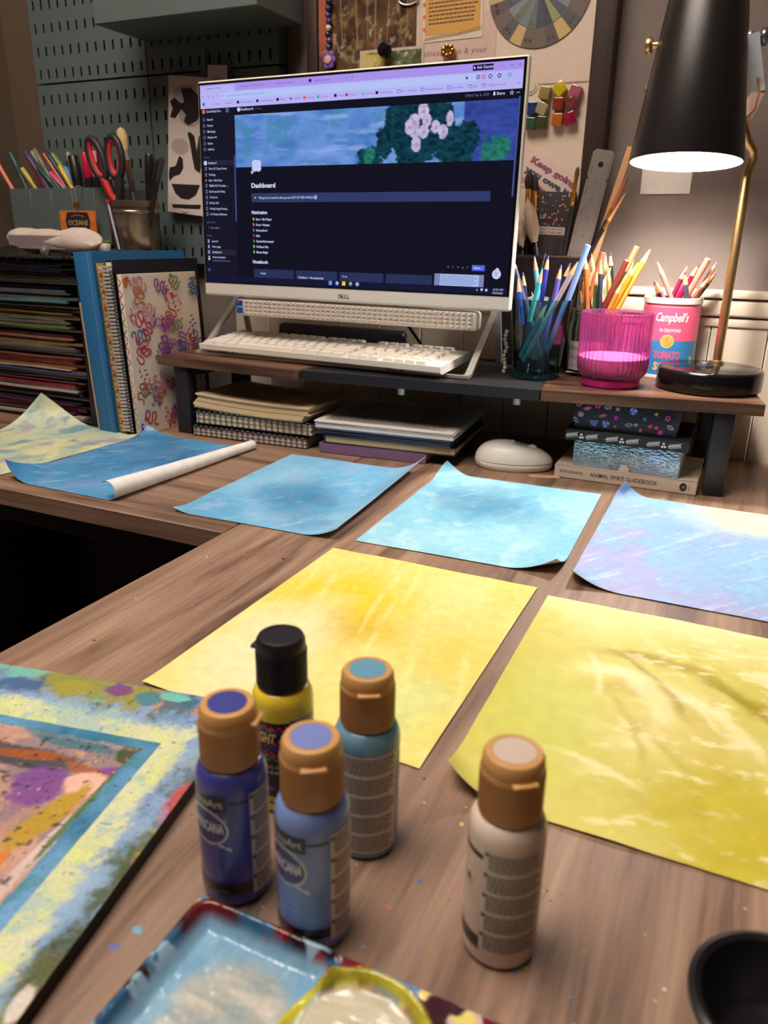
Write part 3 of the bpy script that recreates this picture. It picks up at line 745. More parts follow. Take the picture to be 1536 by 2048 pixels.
MB().add([(0.0563*math.cos(2*PI*i/n), 0.0300*(1-0.10*max(0, math.cos(2*PI*i/n))**2)*math.sin(2*PI*i/n), z_) for z_ in (0.0115, 0.0128) for i in range(n)], [(i, (i+1) % n, n+(i+1) % n, n+i) for i in range(n)], None, True).build('seam', m_dark, ms)
MB().lathe([(0.0001, -0.0035), (0.0075, -0.0035), (0.0085, -0.002), (0.0085, 0.002), (0.0075, 0.0035), (0.0001, 0.0035)], 24, m=Matrix.Translation((0.026, 0, 0.0295)) @ Matrix.Rotation(PI/2, 4, 'X')).build('scroll_wheel', m_white, ms)
tag(MB().rbox(-0.022, -0.007, 0.0, 0.022, 0.007, 0.0012, 0.0004, 1).build('wooden_strip', M('pale_wood', C(196, 150, 120), 0.6), None, (-0.236, 1.072, 0.0), (0, 0, .35)), 'thin pale strip on the desk by the white mouse', 'strip')
# ------------------------------------------------------------------ painted sheets
def sheet(name, label, w, h, loc, rz, curls, colorf, mat, res=0.0022, back=(0.84, 0.82, 0.79), wav=0.0012, seed=0.0, wshape=(5, 4)):
    nx = int(w/res)+1; ny = int(h/res)+1
    s, t = np.meshgrid(np.linspace(-w/2, w/2, nx), np.linspace(-h/2, h/2, ny))
    col = colorf((s+w/2)/w, (t+h/2)/h)
    x, y = s.copy(), t.copy()
    edge = sstep(0, .05, np.minimum.reduce([s+w/2, w/2-s, t+h/2, h/2-t]))
    z = wav*fbm(s*wshape[0]*4+seed, t*wshape[1]*4+seed, 2)*(0.5+0.5*(1-edge))
    for (nxv, nyv, start, rho) in curls:
        l = math.hypot(nxv, nyv); nxv /= l; nyv /= l
        q = s*nxv+t*nyv
        if callable(rho): rr = rho(s, t)
        else: rr = rho
        st_q = start(s, t) if callable(start) else start
        a = np.maximum(0, q-st_q); th = a/rr
        d = rr*np.sin(th)-a
        x = x+nxv*d; y = y+nyv*d; z = z+rr*(1-np.cos(th))
    z = z-z.min()+0.0007
    o = grid_mesh(name, x, y, z, col, mat, None, (loc[0], loc[1], 0), (0, 0, rz), 0.00035, back)
    tag(o, label, 'painting', 'painted sheets of paper drying on the desk')
    return o

m_sheet = MA('acrylic_on_paper', 0.42, 0.07, 90, (1, 1, 1), 0.25, 0.35)
m_sheetG = MA('wet_acrylic_on_paper', 0.52, 0.06, 70, (1, 1, 1), 0.5, 0.28)
PWD, PHT = 0.229, 0.305
def blues(a, b, c, seed, dark, dx=1.0):
    def f(u, v):
        n = fbm(u*3*dx+seed, v*4+seed)
        m_ = fbm(u*10+v*6+seed, v*9-u*6+seed*2)
        st = fbm((u+v)*5+seed, (v-u)*26+seed*3)
        col = mixc(a, b, n*2.0-.5)
        col = mixc(col, c, sstep(.52, .75, m_)*.7)
        for (cx, cy, r, k) in dark:
            d = np.hypot(u-cx, (v-cy)*1.3)/r + .5*(fbm(u*9+seed, v*9)-.5)
            col = mixc(col, cc(36, 108, 158), sstep(1.0, .2, d)*k)
        col = mixc(col, cc(186, 222, 240), sstep(.64, .80, st)*.28)
        return col
    return f
sheet('painted_sheet', 'deep blue painted paper with its white edge rolled over', 0.247, 0.300, (-0.785, 0.853), math.radians(-0.5),
      [(1, 0.0, lambda s, t: 0.247/2-0.0325-0.016*((0.15-t)/0.30), lambda s, t: 0.0066+0.0058*((0.15-t)/0.30)), (-1, -.55, .128, .045), (-.75, 1, .162, .03)],
      blues(cc(58, 130, 182), cc(92, 160, 206), cc(120, 150, 205), 3.1, [(.55, .62, .4, .55), (.3, .25, .3, .35), (.2, .85, .3, .4)]), m_sheet)
sheet('painted_sheet', 'sky blue painted paper with its right edge curling up, next to the rolled one', PWD, PHT-.01, (-0.502, 0.858), math.radians(1.5),
      [(1, 0.06, .058, .085), (-1, -.8, .158, .05)],
      blues(cc(100, 170, 212), cc(140, 196, 228), cc(150, 180, 222), 8.4, [(.45, .45, .35, .5), (.6, .3, .35, .45), (.75, .12, .2, .4)]), m_sheet)
sheet('painted_sheet', 'pale aqua blue painted paper in front of the white mouse', PWD, .296, (-0.2560, 0.8740), math.radians(1.6),
      [(-1, 1, .153, .0165), (1, -1, .145, .045)],
      blues(cc(126, 192, 220), cc(158, 214, 232), cc(180, 224, 236), 14.2, [(.40, .66, .46, .55), (.75, .55, .3, .25)]), m_sheet)
def lilac(u, v):
    n = fbm(u*3+2, v*4+9)
    col = mixc(cc(150, 174, 222), cc(140, 190, 228), n*2-.5)
    col = mixc(col, cc(166, 170, 218), sstep(.52, .72, fbm(u*5+20, v*6+4))*.8)
    d = np.hypot((u-.75)/.45, (v-.92)/.28)+.5*(fbm(u*6, v*6)-.5)
    col = mixc(col, cc(224, 240, 190), sstep(1.1, .3, d)*.9)
    st = fbm(u*30+v*8, v*40+3)
    col = mixc(col, cc(214, 226, 246), sstep(.72, .84, st)*.35)
    col = mixc(col, cc(206, 222, 244), sstep(.60, .76, fbm((u+v)*4+8, (v-u)*34+5))*.45)
    col = mixc(col, cc(150, 150, 206), sstep(.62, .8, fbm((u+v)*6, (v-u)*22+50))*.35)
    return col
sheet('painted_sheet', 'lilac and pale green painted paper with a tall curled corner below the guidebook', PWD, .322, (-0.0125, 0.8770), math.radians(0.3),
      [(-1, 1, .164, .0150), (-1, -1.1, .158, .045)], lilac, m_sheet)
def yellow1(u, v):
    n = fbm(u*3+4, v*4+1)
    col = mixc(cc(226, 214, 118), cc(234, 224, 146), n*2-.5)
    d = np.hypot((u-.30)/.42, (v-.66)/.30)+.6*(fbm(u*7, v*7+3)-.5)
    col = mixc(col, cc(232, 204, 44), sstep(1.1, .2, d)*.95)
    d = np.hypot((u-.45)/.3, (v-.5)/.16)+.6*(fbm(u*9+4, v*9)-.5)
    col = mixc(col, cc(206, 174, 20), sstep(1.0, .2, d)*.7)
    d = np.hypot((u-.88)/.2, (v-.45)/.2)+.5*(fbm(u*9+4, v*9)-.5)
    col = mixc(col, cc(222, 200, 60), sstep(1.0, .2, d)*.5)
    d = np.hypot((u-.24)/.26, (v-.30)/.42)+.6*(fbm(u*6+9, v*6)-.5)
    col = mixc(col, cc(238, 230, 186), sstep(1.1, .3, d)*.85)
    st = fbm(u*34+v*9, v*5+u*2+7)
    col = mixc(col, cc(240, 230, 160), sstep(.56, .74, st)*.5)
    d = np.hypot((u-.86)/.14, (v-.22)/.2)
    col = mixc(col, cc(206, 226, 150), sstep(1.1, .2, d+.4*(fbm(u*12, v*12)-.5))*.55)
    return col
sheet('painted_sheet', 'bright yellow painted paper lying behind the paint bottles', PWD, PHT, (-0.2635, 0.5395), math.radians(0.0),
      [(-1, -1, .172, .12)], yellow1, m_sheet, wav=.0018, seed=2)
def yellow2(u, v):
    n = fbm(u*3+14, v*4+11)
    col = mixc(cc(200, 194, 84), cc(212, 204, 104), n*2-.5)
    col = mixc(col, cc(236, 226, 158), sstep(.75, 1.0, v+.25*(fbm(u*5, v*5)-.5)))
    # arching brush strokes of gold and cream
    for k, (cx, cy, r, w_, c, s_) in enumerate(((.42, .36, .50, .05, cc(170, 152, 8), .95), (.36, .30, .42, .09, cc(238, 226, 150), .7), (.40, .34, .30, .07, cc(184, 166, 30), .85), (.30, .46, .22, .06, cc(248, 240, 186), .7), (.52, .20, .26, .12, cc(184, 164, 24), .6))):
        d = np.abs(np.hypot(u-cx, (v-cy)*1.33)-r+.08*(fbm(u*8+k*7, v*8)-.5))
        gate = sstep(-.1, .25, (u-cx)+.6*(v-cy)+.3*(fbm(u*4+k, v*4)-.4))
        col = mixc(col, c, sstep(w_, w_*.2, d)*s_*gate)
    d = np.hypot((u-.62)/.3, (v-.40)/.30)+.7*(fbm(u*8, v*8)-.5)
    col = mixc(col, cc(226, 212, 136), sstep(1.05, .3, d)*.5)
    d = np.hypot((u-.78)/.35, (v-.12)/.28)+.7*(fbm(u*6+3, v*6)-.5)
    col = mixc(col, cc(196, 184, 40), sstep(1.1, .3, d)*.85)
    st = fbm(u*10+v*26, v*30-u*10+2)
    col = mixc(col, cc(246, 238, 186), sstep(.58, .74, st)*.6*sstep(.2, .5, u))
    for k, (cx, cy, ln, wd, ro, c, a_) in enumerate(((.50, .62, .26, .020, -.9, cc(150, 134, 6), .8), (.60, .56, .22, .016, -.8, cc(244, 234, 180), .8), (.45, .40, .26, .022, -1.15, cc(178, 160, 24), .6), (.78, .60, .22, .026, -.75, cc(160, 140, 4), .85), (.72, .50, .24, .030, -.8, cc(246, 236, 190), .7), (.30, .60, .18, .020, -1.3, cc(244, 238, 196), .7), (.36, .22, .20, .020, -.25, cc(244, 236, 190), .7), (.62, .26, .24, .024, -1.1, cc(186, 168, 34), .6))):
        a, b = u-cx, (v-cy)*1.33
        p, q = a*math.cos(ro)+b*math.sin(ro), -a*math.sin(ro)+b*math.cos(ro)
        q = q+.9*p*p+.02*(fbm(u*20+k, v*20)-.5)
        col = mixc(col, c, sstep(wd, wd*.2, np.abs(q))*sstep(ln, ln*.5, np.abs(p))*a_*(.55+.45*sstep(.35, .6, fbm(p*14+k*3, q*160))))
    d = np.hypot((u-.2)/.25, (v-.35)/.3)
    col = mixc(col, cc(200, 208, 96), sstep(1.1, .2, d+.4*(fbm(u*5, v*5)-.5))*.6)
    return col
sheet('painted_sheet', 'yellow painted paper with thick glossy arcing brush strokes', PWD, PHT, (-0.0195, 0.5285), math.radians(0.6),
      [(-1, -.9, .146, .040)], yellow2, m_sheetG, wav=.0025, seed=5)
def green1(u, v):
    n = fbm(u*4+1, v*5+3)
    col = mixc(cc(170, 196, 178), cc(214, 214, 176), n*2.2-.6)
    col = mixc(col, cc(96, 146, 168), sstep(.56, .74, fbm(u*7+30, v*7+12))*.8)
    col = mixc(col, cc(150, 140, 170), sstep(.58, .74, fbm(u*8+60, v*8+2))*.6)
    col = mixc(col, cc(224, 216, 160), sstep(.55, .72, fbm(u*6+90, v*6+40))*.8)
    return col
sheet('painted_sheet', 'mottled green and cream painted paper by the black paper trays', PWD, PHT, (-1.0290, 0.836), math.radians(-4.0),
      [(-.9, 1, .105, .050), (1, 1, .165, .06), (0, -1, .12, .12)], green1, m_sheet)

# ------------------------------------------------------------------ paint-covered board
cv = thing('paint_board', 'paint-splattered board with a masked rectangle, beside the dark blue bottle', 'board', (-0.281, 0.3885, 0.0), (0, 0, math.radians(10.8)))
BW, BH = 0.36, 0.40
nx, ny = 400, 440
s, t = np.meshgrid(np.linspace(-BW, 0, nx), np.linspace(-BH, 0, ny))
def cpaint(s, t):
    s = s+.004; t = t+.001          # design measured from the masked corner
    X = s*10; Y = t*10
    rag = lambda k, a: a*(fbm(X*k+k, Y*k)-.5)
    def blob(col, cx, cy, rx, ry, c, k=1.0, rot=0.0, ed=.5):
        a, b = s-cx, t-cy
        d = np.hypot((a*math.cos(rot)+b*math.sin(rot))/rx, (-a*math.sin(rot)+b*math.cos(rot))/ry)+rag(11, ed)+rag(37, ed*.6)
        return mixc(col, c, sstep(1.0, .72, d)*k)
    base = mixc(cc(188, 146, 128), cc(166, 128, 118), fbm(X*2, Y*2)*2-.5)
    # older colours showing round the rim
    col = base
    for sd, c, lo, k in ((3, cc(104, 140, 180), .50, .9), (13, cc(134, 160, 196), .50, .9), (23, cc(56, 100, 122), .58, .8), (33, cc(146, 146, 62), .58, .9), (43, cc(70, 84, 52), .60, .8), (53, cc(122, 84, 140), .60, .8), (63, cc(120, 190, 176), .62, .8)):
        col = mixc(col, c, sstep(lo, lo+.07, fbm(X*2.2+sd, Y*2.2+sd*2)+rag(22, .10))*k)
    for cx, cy, rx, ry, c in ((-.13, -.012, .020, .010, cc(156, 152, 60)), (-.17, -.020, .022, .010, cc(62, 96, 150)), (-.095, -.008, .012, .008, cc(120, 66, 130)), (-.068, -.012, .012, .010, cc(66, 130, 150)), (-.05, -.006, .014, .006, cc(110, 196, 180)), (-.22, -.02, .03, .014, cc(150, 110, 120)), (.002, -.104, .006, .018, cc(186, 74, 74)), (-.004, -.165, .010, .030, cc(66, 84, 44)), (-.002, -.215, .014, .034, cc(70, 82, 48)), (-.004, -.262, .012, .030, cc(112, 128, 62)), (.000, -.236, .005, .010, cc(220, 210, 200))):
        col = blob(col, cx, cy, rx, ry, c, .9)
    ix, iy = -.033, -.056
    dR, dT = s-ix, t-iy
    dd = np.maximum(dR, dT)
    # blue spray, then the pale yellow-green halo, both strongest at the masked edge
    lowb = np.where(dR > dT, .034, .036)
    col = mixc(col, mixc(cc(120, 156, 200), cc(146, 178, 212), fbm(X*4, Y*4)*2-.5), sstep(lowb, lowb*.55, dd+rag(6, .026)+rag(40, .014))*.92)
    hal = mixc(cc(200, 208, 152), cc(212, 216, 174), fbm(X*6+4, Y*6)*2-.5)
    hal = mixc(hal, cc(160, 190, 186), sstep(.56, .66, fbm(X*3.2+12, Y*3.2+6)+rag(30, .05))*.75)
    hal = mixc(hal, cc(214, 226, 130), sstep(.60, .70, fbm(X*9+2, Y*9+7))*.6)
    wR = np.where(dR > dT, .0215, .0240)
    col = mixc(col, hal, sstep(wR, wR*.62, dd+rag(5, .018)+rag(34, .012))*.95)
    # inside of the mask
    ins = mixc(cc(196, 154, 140), cc(172, 134, 122), fbm(X*5+70, Y*5)*2-.5)
    ins = mixc(ins, cc(128, 118, 128), sstep(.50, .62, fbm(X*5+20, Y*5+30)+rag(26, .1))*.75)
    for cx, cy, rx, ry, c, ro in ((-.115, -.090, .050, .012, cc(60, 66, 74), .0), (-.092, -.068, .040, .008, cc(66, 112, 132), -.1), (-.11, -.087, .030, .006, cc(158, 84, 40), .1), (-.085, -.112, .020, .022, cc(122, 70, 146), .2), (-.150, -.105, .022, .014, cc(126, 78, 150), .2), (-.046, -.090, .016, .007, cc(128, 66, 158), .0), (-.064, -.092, .020, .005, cc(160, 92, 56), -.2), (-.058, -.103, .016, .012, cc(232, 186, 168), .0), (-.046, -.070, .012, .012, cc(64, 78, 52), .3), (-.063, -.135, .010, .034, cc(180, 146, 30), -.25), (-.070, -.178, .007, .022, cc(206, 120, 40), -.25), (-.049, -.150, .005, .036, cc(214, 190, 184), -.08), (-.052, -.195, .005, .030, cc(206, 180, 176), -.05), (-.047, -.125, .003, .05, cc(70, 110, 70), -.03)):
        ins = blob(ins, cx, cy, rx, ry, c, .92, ro, .45)
    ins = mixc(ins, cc(52, 42, 48), sstep(.70, .75, fbm(X*22+7, Y*22+9, 3))*.8)
    ins = mixc(ins, cc(226, 180, 80), sstep(.84, .88, fbm(X*34+47, Y*34+19, 2))*.7)
    sw = np.where(dR > dT, -.0125, -.0085)
    col = np.where((dd < 0)[..., None], ins, col)
    strip = mixc(cc(48, 116, 150), cc(108, 160, 204), fbm(X*3, Y*3)*2-.5)
    strip = mixc(strip, cc(60, 130, 130), sstep(.55, .7, fbm(X*9+3, Y*9))*.5)
    col = mixc(col, strip, ((dd > sw+rag(30, .002)) & (dd < 0)).astype(float))
    col = mixc(col, cc(44, 36, 40), sstep(.80, .86, fbm(X*30+7, Y*30+9, 2))*.6)
    return col
cz = 0.0092+0.0007*fbm(s*60, t*60)+0.0006*fbm(s*200, t*200)
dd_ = np.maximum(s+.037, t+.057)
cz = cz-0.0010*sstep(-.0090, -.0110, dd_)
grid_mesh('painted_face', s, t, cz, cpaint(s, t), MA('thick_old_paint', 0.4, 0.12, 500, bump=0.5), cv)
MB().box(-BW, -BH, 0.0004, -.0002, -.0002, 0.0066).box(-BW, -.0012, .0064, 0, 0, .0094).box(-.0012, -BH, .0064, 0, 0, .0094).build('backing', M('board_edge', C(44, 36, 32), 0.7), cv)

# ------------------------------------------------------------------ palette
pal = thing('paint_palette', 'plastic paint palette with a square blue well and a round creamy well', 'palette', (-0.206, 0.2362, 0.0))
nx, ny = 340, 200
x, y = np.meshgrid(np.linspace(0, 0.235, nx), np.linspace(-0.135, 0, ny))
def rsq(x, y, cx, cy, h, r):
    dx = np.maximum(np.abs(x-cx)-h+r, 0); dy = np.maximum(np.abs(y-cy)-h+r, 0)
    return np.hypot(dx, dy)-r+np.minimum(np.maximum(np.abs(x-cx)-h+r, np.abs(y-cy)-h+r), 0)
dsq = rsq(x, y, 0.0425, -0.0415, 0.0385, 0.008)
dci = np.hypot(x-0.1035, y+0.0375)-0.0335
z = 0.0125+0*x
z = np.where(dsq < 0, 0.0125-0.0085*sstep(0, -.009, dsq), z)
z = z+0.0018*np.exp(-(dsq/.0025)**2)
z = np.where(dci < 0, np.minimum(z, 0.0125)-0.0040*sstep(0, -.006, dci)+0.0028*sstep(-.008, -.02, dci), z)
z = z+0.0022*np.exp(-(dci/.003)**2)
z = z+0.0012*(fbm(x*90, y*90)-.5)+0.0014*(fbm(x*240, y*60, 3)-.5)*(dsq < 0)+0.0014*(fbm(x*60+9, y*240, 3)-.5)*(dci < 0)
z = np.where((x < .0012) | (y > -.0012), 0.0105, z)
z = np.maximum(z, 0.0016)
X, Y = x*10, y*10
col = mixc(cc(214, 200, 188), cc(196, 176, 160), fbm(X*3, Y*3))
for sd, c, lo in ((4, cc(214, 150, 60), .56), (14, cc(222, 140, 160), .58), (24, cc(40, 60, 110), .60), (34, cc(150, 160, 60), .58), (44, cc(120, 30, 50), .56), (54, cc(230, 215, 120), .58), (64, cc(60, 30, 40), .62), (74, cc(90, 140, 190), .6)):
    col = mixc(col, c, sstep(lo, lo+.05, fbm(X*4.5+sd, Y*4.5+sd*2)))
well = mixc(cc(116, 164, 198), cc(140, 182, 206), fbm(X*5, Y*5)*2-.5)
sw = fbm(X*3+Y*11+4, Y*14-X*3, 5)
ring = np.hypot((x-.045)/.028, (y+.046)/.030)
well = mixc(well, mixc(cc(146, 162, 166), cc(192, 192, 182), sw*2.2-.6), sstep(1.15, .75, ring+.35*(fbm(X*6, Y*6)-.5)))
well = mixc(well, cc(206, 202, 192), sstep(.60, .72, sw)*sstep(1.1, .6, ring)*.7)
rimc = mixc(cc(60, 116, 156), cc(36, 60, 90), fbm(X*5+7, Y*5))
rimc = mixc(rimc, cc(150, 40, 44), sstep(.60, .66, fbm(X*9+27, Y*9+8)))
rimc = mixc(rimc, cc(40, 20, 28), sstep(.56, .62, fbm(X*6+57, Y*6+1)))
rimc = mixc(rimc, cc(150, 184, 206), sstep(.54, .64, fbm(X*9+87, Y*9+5)))
rimc = mixc(rimc, mixc(cc(110, 34, 36), cc(40, 22, 28), fbm(X*9, Y*9+3)*2-.5), sstep(.022, .012, np.hypot(x-.008, y+.006)+.012*(fbm(X*14, Y*14)-.5)))
col = mixc(col, rimc, sstep(.0055, .003, np.abs(dsq+.001)))
col = mixc(col, well, sstep(-.002, -.006, dsq))
cream = mixc(cc(190, 186, 160), cc(214, 208, 190), fbm(X*4+Y*2, Y*16)*2-.5)
cream = mixc(cream, cc(200, 206, 196), sstep(.5, .7, fbm(X*4+9, Y*4)))
yrim = mixc(cc(206, 200, 60), cc(150, 140, 40), fbm(X*8, Y*8)*2-.5)
col = mixc(col, yrim, sstep(.004, .001, np.abs(dci+.001)))
col = mixc(col, cream, sstep(-.003, -.006, dci))
grid_mesh('tray', x, y, z, col, MA('wet_paint_palette', 0.14, 0.05, 300, bump=0.35, spec=0.6), pal)
MB().box(0, -0.135, 0.0003, 0.235, 0, 0.0014).build('base', m_white, pal)
MB().prism([(0, 0), (0.235, 0), (0.235, 0.0002), (0, 0.0002)], 0.0003, 0.0104).build('back_lip', MA('lip', .4), pal)
for seg in range(24):
    pass

# ------------------------------------------------------------------ black dish
dish = MB().lathe([(0.0001, 0.0), (0.020, 0.0), (0.026, 0.004), (0.034, 0.022), (0.0378, 0.0285), (0.0376, 0.0312), (0.0352, 0.0322), (0.0326, 0.0310), (0.0310, 0.027), (0.0235, 0.0075), (0.0195, 0.0052), (0.0001, 0.005)], 64).build('small_dish', M('black_glazed', C(24, 22, 26), 0.28, var=.1), None, (0.0570, 0.2775, 0.0003))
tag(dish, 'small empty black dish with a thick rolled rim on the desk', 'dish')

# ------------------------------------------------------------------ paint bottles
m_label = MA('bottle_label', 0.38, 0.03, 500, coat=0.15)
def bottle(label, loc, paint, cap, dot, kind, face=0.0, lip=0.0, group='small acrylic paint bottles'):
    b = thing('paint_bottle', label, 'bottle', (loc[0], loc[1], 0.0), (0, 0, 0), group)
    RB = 0.0180
    mp = M('paint_in_bottle', paint, 0.3, var=.05, scale=120, coat=.3)
    MB().lathe([(0.0001, 0.0005), (0.0155, 0.0005), (0.0175, 0.0020), (RB, 0.0045), (RB, 0.0705), (0.0176, 0.0745), (0.0160, 0.0785), (0.0135, 0.0800), (0.0110, 0.0805), (0.0110, 0.084)], 56).build('body', mp, b)
    mc_ = M('bottle_cap', cap, 0.42, var=.05, scale=100)
    ca = MB().lathe([(0.0112, 0.0808), (0.0145, 0.0808), (0.0146, 0.0812), (0.0144, 0.1035)], 72, rib=0).lathe([(0.0144, 0.1035), (0.0141, 0.1040), (0.0142, 0.1046), (0.0139, 0.1092), (0.0128, 0.1112), (0.0110, 0.1118), (0.0100, 0.1117), (0.0098, 0.1114), (0.0001, 0.1114)], 72).build('cap', mc_, b)
    for k in range(60):
        pass
    # fine ribs round the lower cap
    rb = MB()
    for k in range(90):
        a = 2*PI*k/90
        m = Matrix.Rotation(a, 4, 'Z')
        rb.box(0.0142, -0.00022, 0.082, 0.01485, 0.00022, 0.1025, m=m)
    rb.build('grip_ribs', mc_, ca)
    az = math.atan2(-loc[1], -loc[0])
    ml = Matrix.Rotation(az+lip, 4, 'Z')
    MB().rbox(0.0128, -0.0058, 0.1028, 0.0166, 0.0058, 0.1048, 0.0006, 2, m=ml).build('flip_tab', mc_, ca)
    if dot: MB().lathe([(0.0001, 0.11165), (0.0096, 0.11165), (0.0096, 0.1113)], 48).build('colour_dot', M('cap_dot', dot, 0.45, var=.04), ca)
    a0 = az+face
    P = Flat(lambda u, v, d: Vector(((RB+0.00008+d)*math.cos(a0+u/RB), (RB+0.00008+d)*math.sin(a0+u/RB), v)), 2.5e-5)
    return b, P, RB
DK = C(38, 32, 36); PANEL = C(206, 196, 186); BUL = C(52, 46, 48)
def info_panel(P, u0, u1, v0, v1, n, seed, bullets=True, hdr=None, band=None, ink=C(66, 58, 58)):
    P.fix = 2; P.rect(u0, v0, u1, v1, PANEL, 44); P.fix = 4
    secs = 5; hgt = (v1-v0)/secs
    for k in range(secs):
        a = v1-(k+1)*hgt+hgt*.08; b_ = v1-k*hgt-hgt*.08
        P.lines(u0+.0022 if bullets else u0+.0008, a, u1-.0008, b_, n, ink, seed+k, .58, .12, .0016)
        if bullets: P.disc(u0+.0012, b_-.0012, .0010, .0012, BUL, 14)
    P.fix = None
def front_label(P, paint, u_c):
    P.fix = 2
    # front label seen edge-on at the left of the bottle: maker tag, oval crest, text lines, dark band
    P.rect(u_c-.019, .0605, u_c+.0105, .0695, DK, 30); P.fix = 5; P.text('DecoArt', u_c-.0120, .0630, .0044, C(214, 208, 202), width=.0205)
    P.fix = 2; P.rect(u_c+.0105, .0650, u_c+.0215, .0664, DK, 14)
    P.fix = 3; P.oval(u_c-.002, .0505, .0128, .0105, C(222, 218, 218), 24, -.10); P.fix = 4; P.oval(u_c-.002, .0505, .0119, .0095, C(62, 58, 110), 24, -.10); P.fix = 6
    P.text('AMERICANA', u_c-.0022, .0478, .0058, C(226, 222, 224), 'c', bold=.02, width=.0215)
    P.line([(u_c-.012, .0605), (u_c-.004, .0606), (u_c+.004, .0590), (u_c+.0105, .0550)], .0007, C(200, 190, 80))
    P.line([(u_c-.010, .0430), (u_c-.002, .0408), (u_c+.006, .0404), (u_c+.0115, .0380)], .0014, C(216, 212, 214))
    P.line([(u_c-.009, .0425), (u_c-.001, .0410), (u_c+.004, .0411)], .0007, C(70, 130, 90))
    for k, (t, wd) in enumerate((('PAINT', .009), ('PEINTURE', .014), ('PINTURA', .012), ('2 FL OZ', .010))):
        P.text(t, u_c-.006, .0340-k*.0046, .0027, tuple(min(1, c*1.7+.02) for c in paint[:3])+(1,), width=wd, bold=.01)
    P.fix = 2; P.rect(u_c-.019, .0095, u_c+.0215, .0155, DK, 44); P.fix = 5; P.text('Acrylic Paint', u_c-.012, .0128, .0016, C(200, 196, 192)); P.text('Water-Based / Non-Toxic', u_c-.012, .0104, .0014, C(180, 176, 172)); P.fix = None
BL, CP = C(66, 66, 142), C(194, 148, 90)
b, P, RB = bottle('dark blue paint bottle with tan cap and deep blue dot', (-0.201, 0.260), C(60, 62, 140), CP, C(56, 62, 140), 'b', 0.0, 1.15)
front_label(P, C(60, 62, 140), -.0140); info_panel(P, .0078, .0245, .0075, .0690, 5, 1)
P.build('label', m_label, b)
b, P, RB = bottle('periwinkle blue paint bottle with tan flip cap and open front tab', (-0.151, 0.2545), C(112, 136, 196), CP, C(112, 128, 190), 'b', 0.0, 0.05)
front_label(P, C(112, 136, 196), -.0140); info_panel(P, .0080, .0245, .0075, .0690, 5, 11)
P.build('label', m_label, b)
b, P, RB = bottle('dusty teal paint bottle with tan cap, its text panel facing out', (-0.1535, 0.318), C(104, 148, 172), CP, C(96, 150, 180), 'b', 0.0, 0.05)
info_panel(P, -.0185, .0185, .0060, .0685, 6, 21, False, ink=C(74, 66, 66))
P.build('label', m_label, b)
b, P, RB = bottle('off-white paint bottle with tan cap standing apart by the yellow paper', (-0.065, 0.285), C(214, 196, 182), CP, C(196, 178, 166), 'b', 0.0, 0.42)
P.fix = 2; P.rect(-.0300, .0625, -.0100, .0650, DK, 30); P.rect(-.0300, .0100, -.0092, .0175, DK, 30); P.fix = 4
P.text('AMERICANA', -.0285, .0440, .0034, C(120, 116, 140), width=.013); P.disc(-.0185, .0475, .0012, .0018, DK, 10)
info_panel(P, -.0095, .0215, .0110, .0690, 6, 31)
P.build('label', m_label, b)
b, P, RB = bottle('yellow paint bottle with glossy black cap and zigzag black label', (-0.214, 0.329), C(226, 200, 50), C(26, 24, 30), None, 'y', 0.0, -2.0)
P.fix = 2; P.rect(-.030, .0080, .0035, .0640, C(24, 20, 26), 50); P.fix = 4
rz = random.Random(8)
for k, (v, c) in enumerate(((.0600, C(226, 60, 110)), (.0560, C(40, 80, 170)), (.0510, C(226, 60, 110)), (.0470, C(40, 80, 170)), (.0430, C(226, 60, 110)), (.0400, C(50, 160, 90)))):
    P.line([(-.014+i*.0022, v+(.0016 if i % 2 else -.0016)) for i in range(9)], .0008, c)
for k in range(7):
    u = rz.uniform(-.022, .001); v = rz.choice((.0165, .0215, .0600, .0570, .0185)); c = rz.choice((C(60, 180, 90), C(226, 60, 110), C(40, 90, 180)))
    P.poly([(u, v), (u+.004, v+.001), (u+.0028, v+.0035), (u+.0006, v+.0028)], c)
P.fix = 7; P.text('BRIGHT', -.024, .0505, .0062, C(226, 210, 120), width=.0195, bold=.03, shear=.25); P.text('ACRYLIC STAIN', -.019, .0330, .0022, C(220, 216, 212)); P.text('MULTI-SURFACE', -.019, .0292, .0022, C(220, 216, 212)); P.rect(-.022, .0095, -.002, .0130, C(214, 190, 60), 8); P.text('2 FL OZ', -.016, .0102, .0018, DK)
info_panel(P, .0035, .0240, .0200, .0660, 4, 41, True)
P.build('label', m_label, b)
# ------------------------------------------------------------------ desk lamp
lamp = thing('desk_lamp', 'black cone desk lamp with brass stem, lit, on the riser', 'lamp', (-0.040, 1.178, ZT))
bs = MB().lathe([(0.0001, 0.0), (0.066, 0.0), (0.069, 0.0015), (0.070, 0.004), (0.070, 0.0265), (0.0685, 0.0295), (0.066, 0.0305), (0.0001, 0.0305)], 80).build('base', m_blackgloss, lamp)
MB().lathe([(0.0001, 0.0306), (0.0115, 0.0306), (0.0110, 0.0325), (0.0085, 0.0330), (0.0080, 0.0350), (0.0055, 0.0372), (0.0001, 0.0378)], 32).build('switch', m_dark, bs, (-0.008, 0.005, 0))
MB().tube([(0.006, 0.054, 0.031), (0.006, 0.054, 0.28), (0.0065, 0.054, 0.289), (0.010, 0.053, 0.300), (0.009, 0.050, 0.310), (0.000, 0.042, 0.322), (-0.010, 0.036, 0.345)], 0.0064, 16).build('stem', m_brass, lamp)
MB().lathe([(0.0064, 0.0306), (0.0105, 0.0306), (0.0100, 0.0330), (0.0064, 0.0335)], 24).build('stem_collar', m_brass, lamp, (0.006, 0.054, 0))
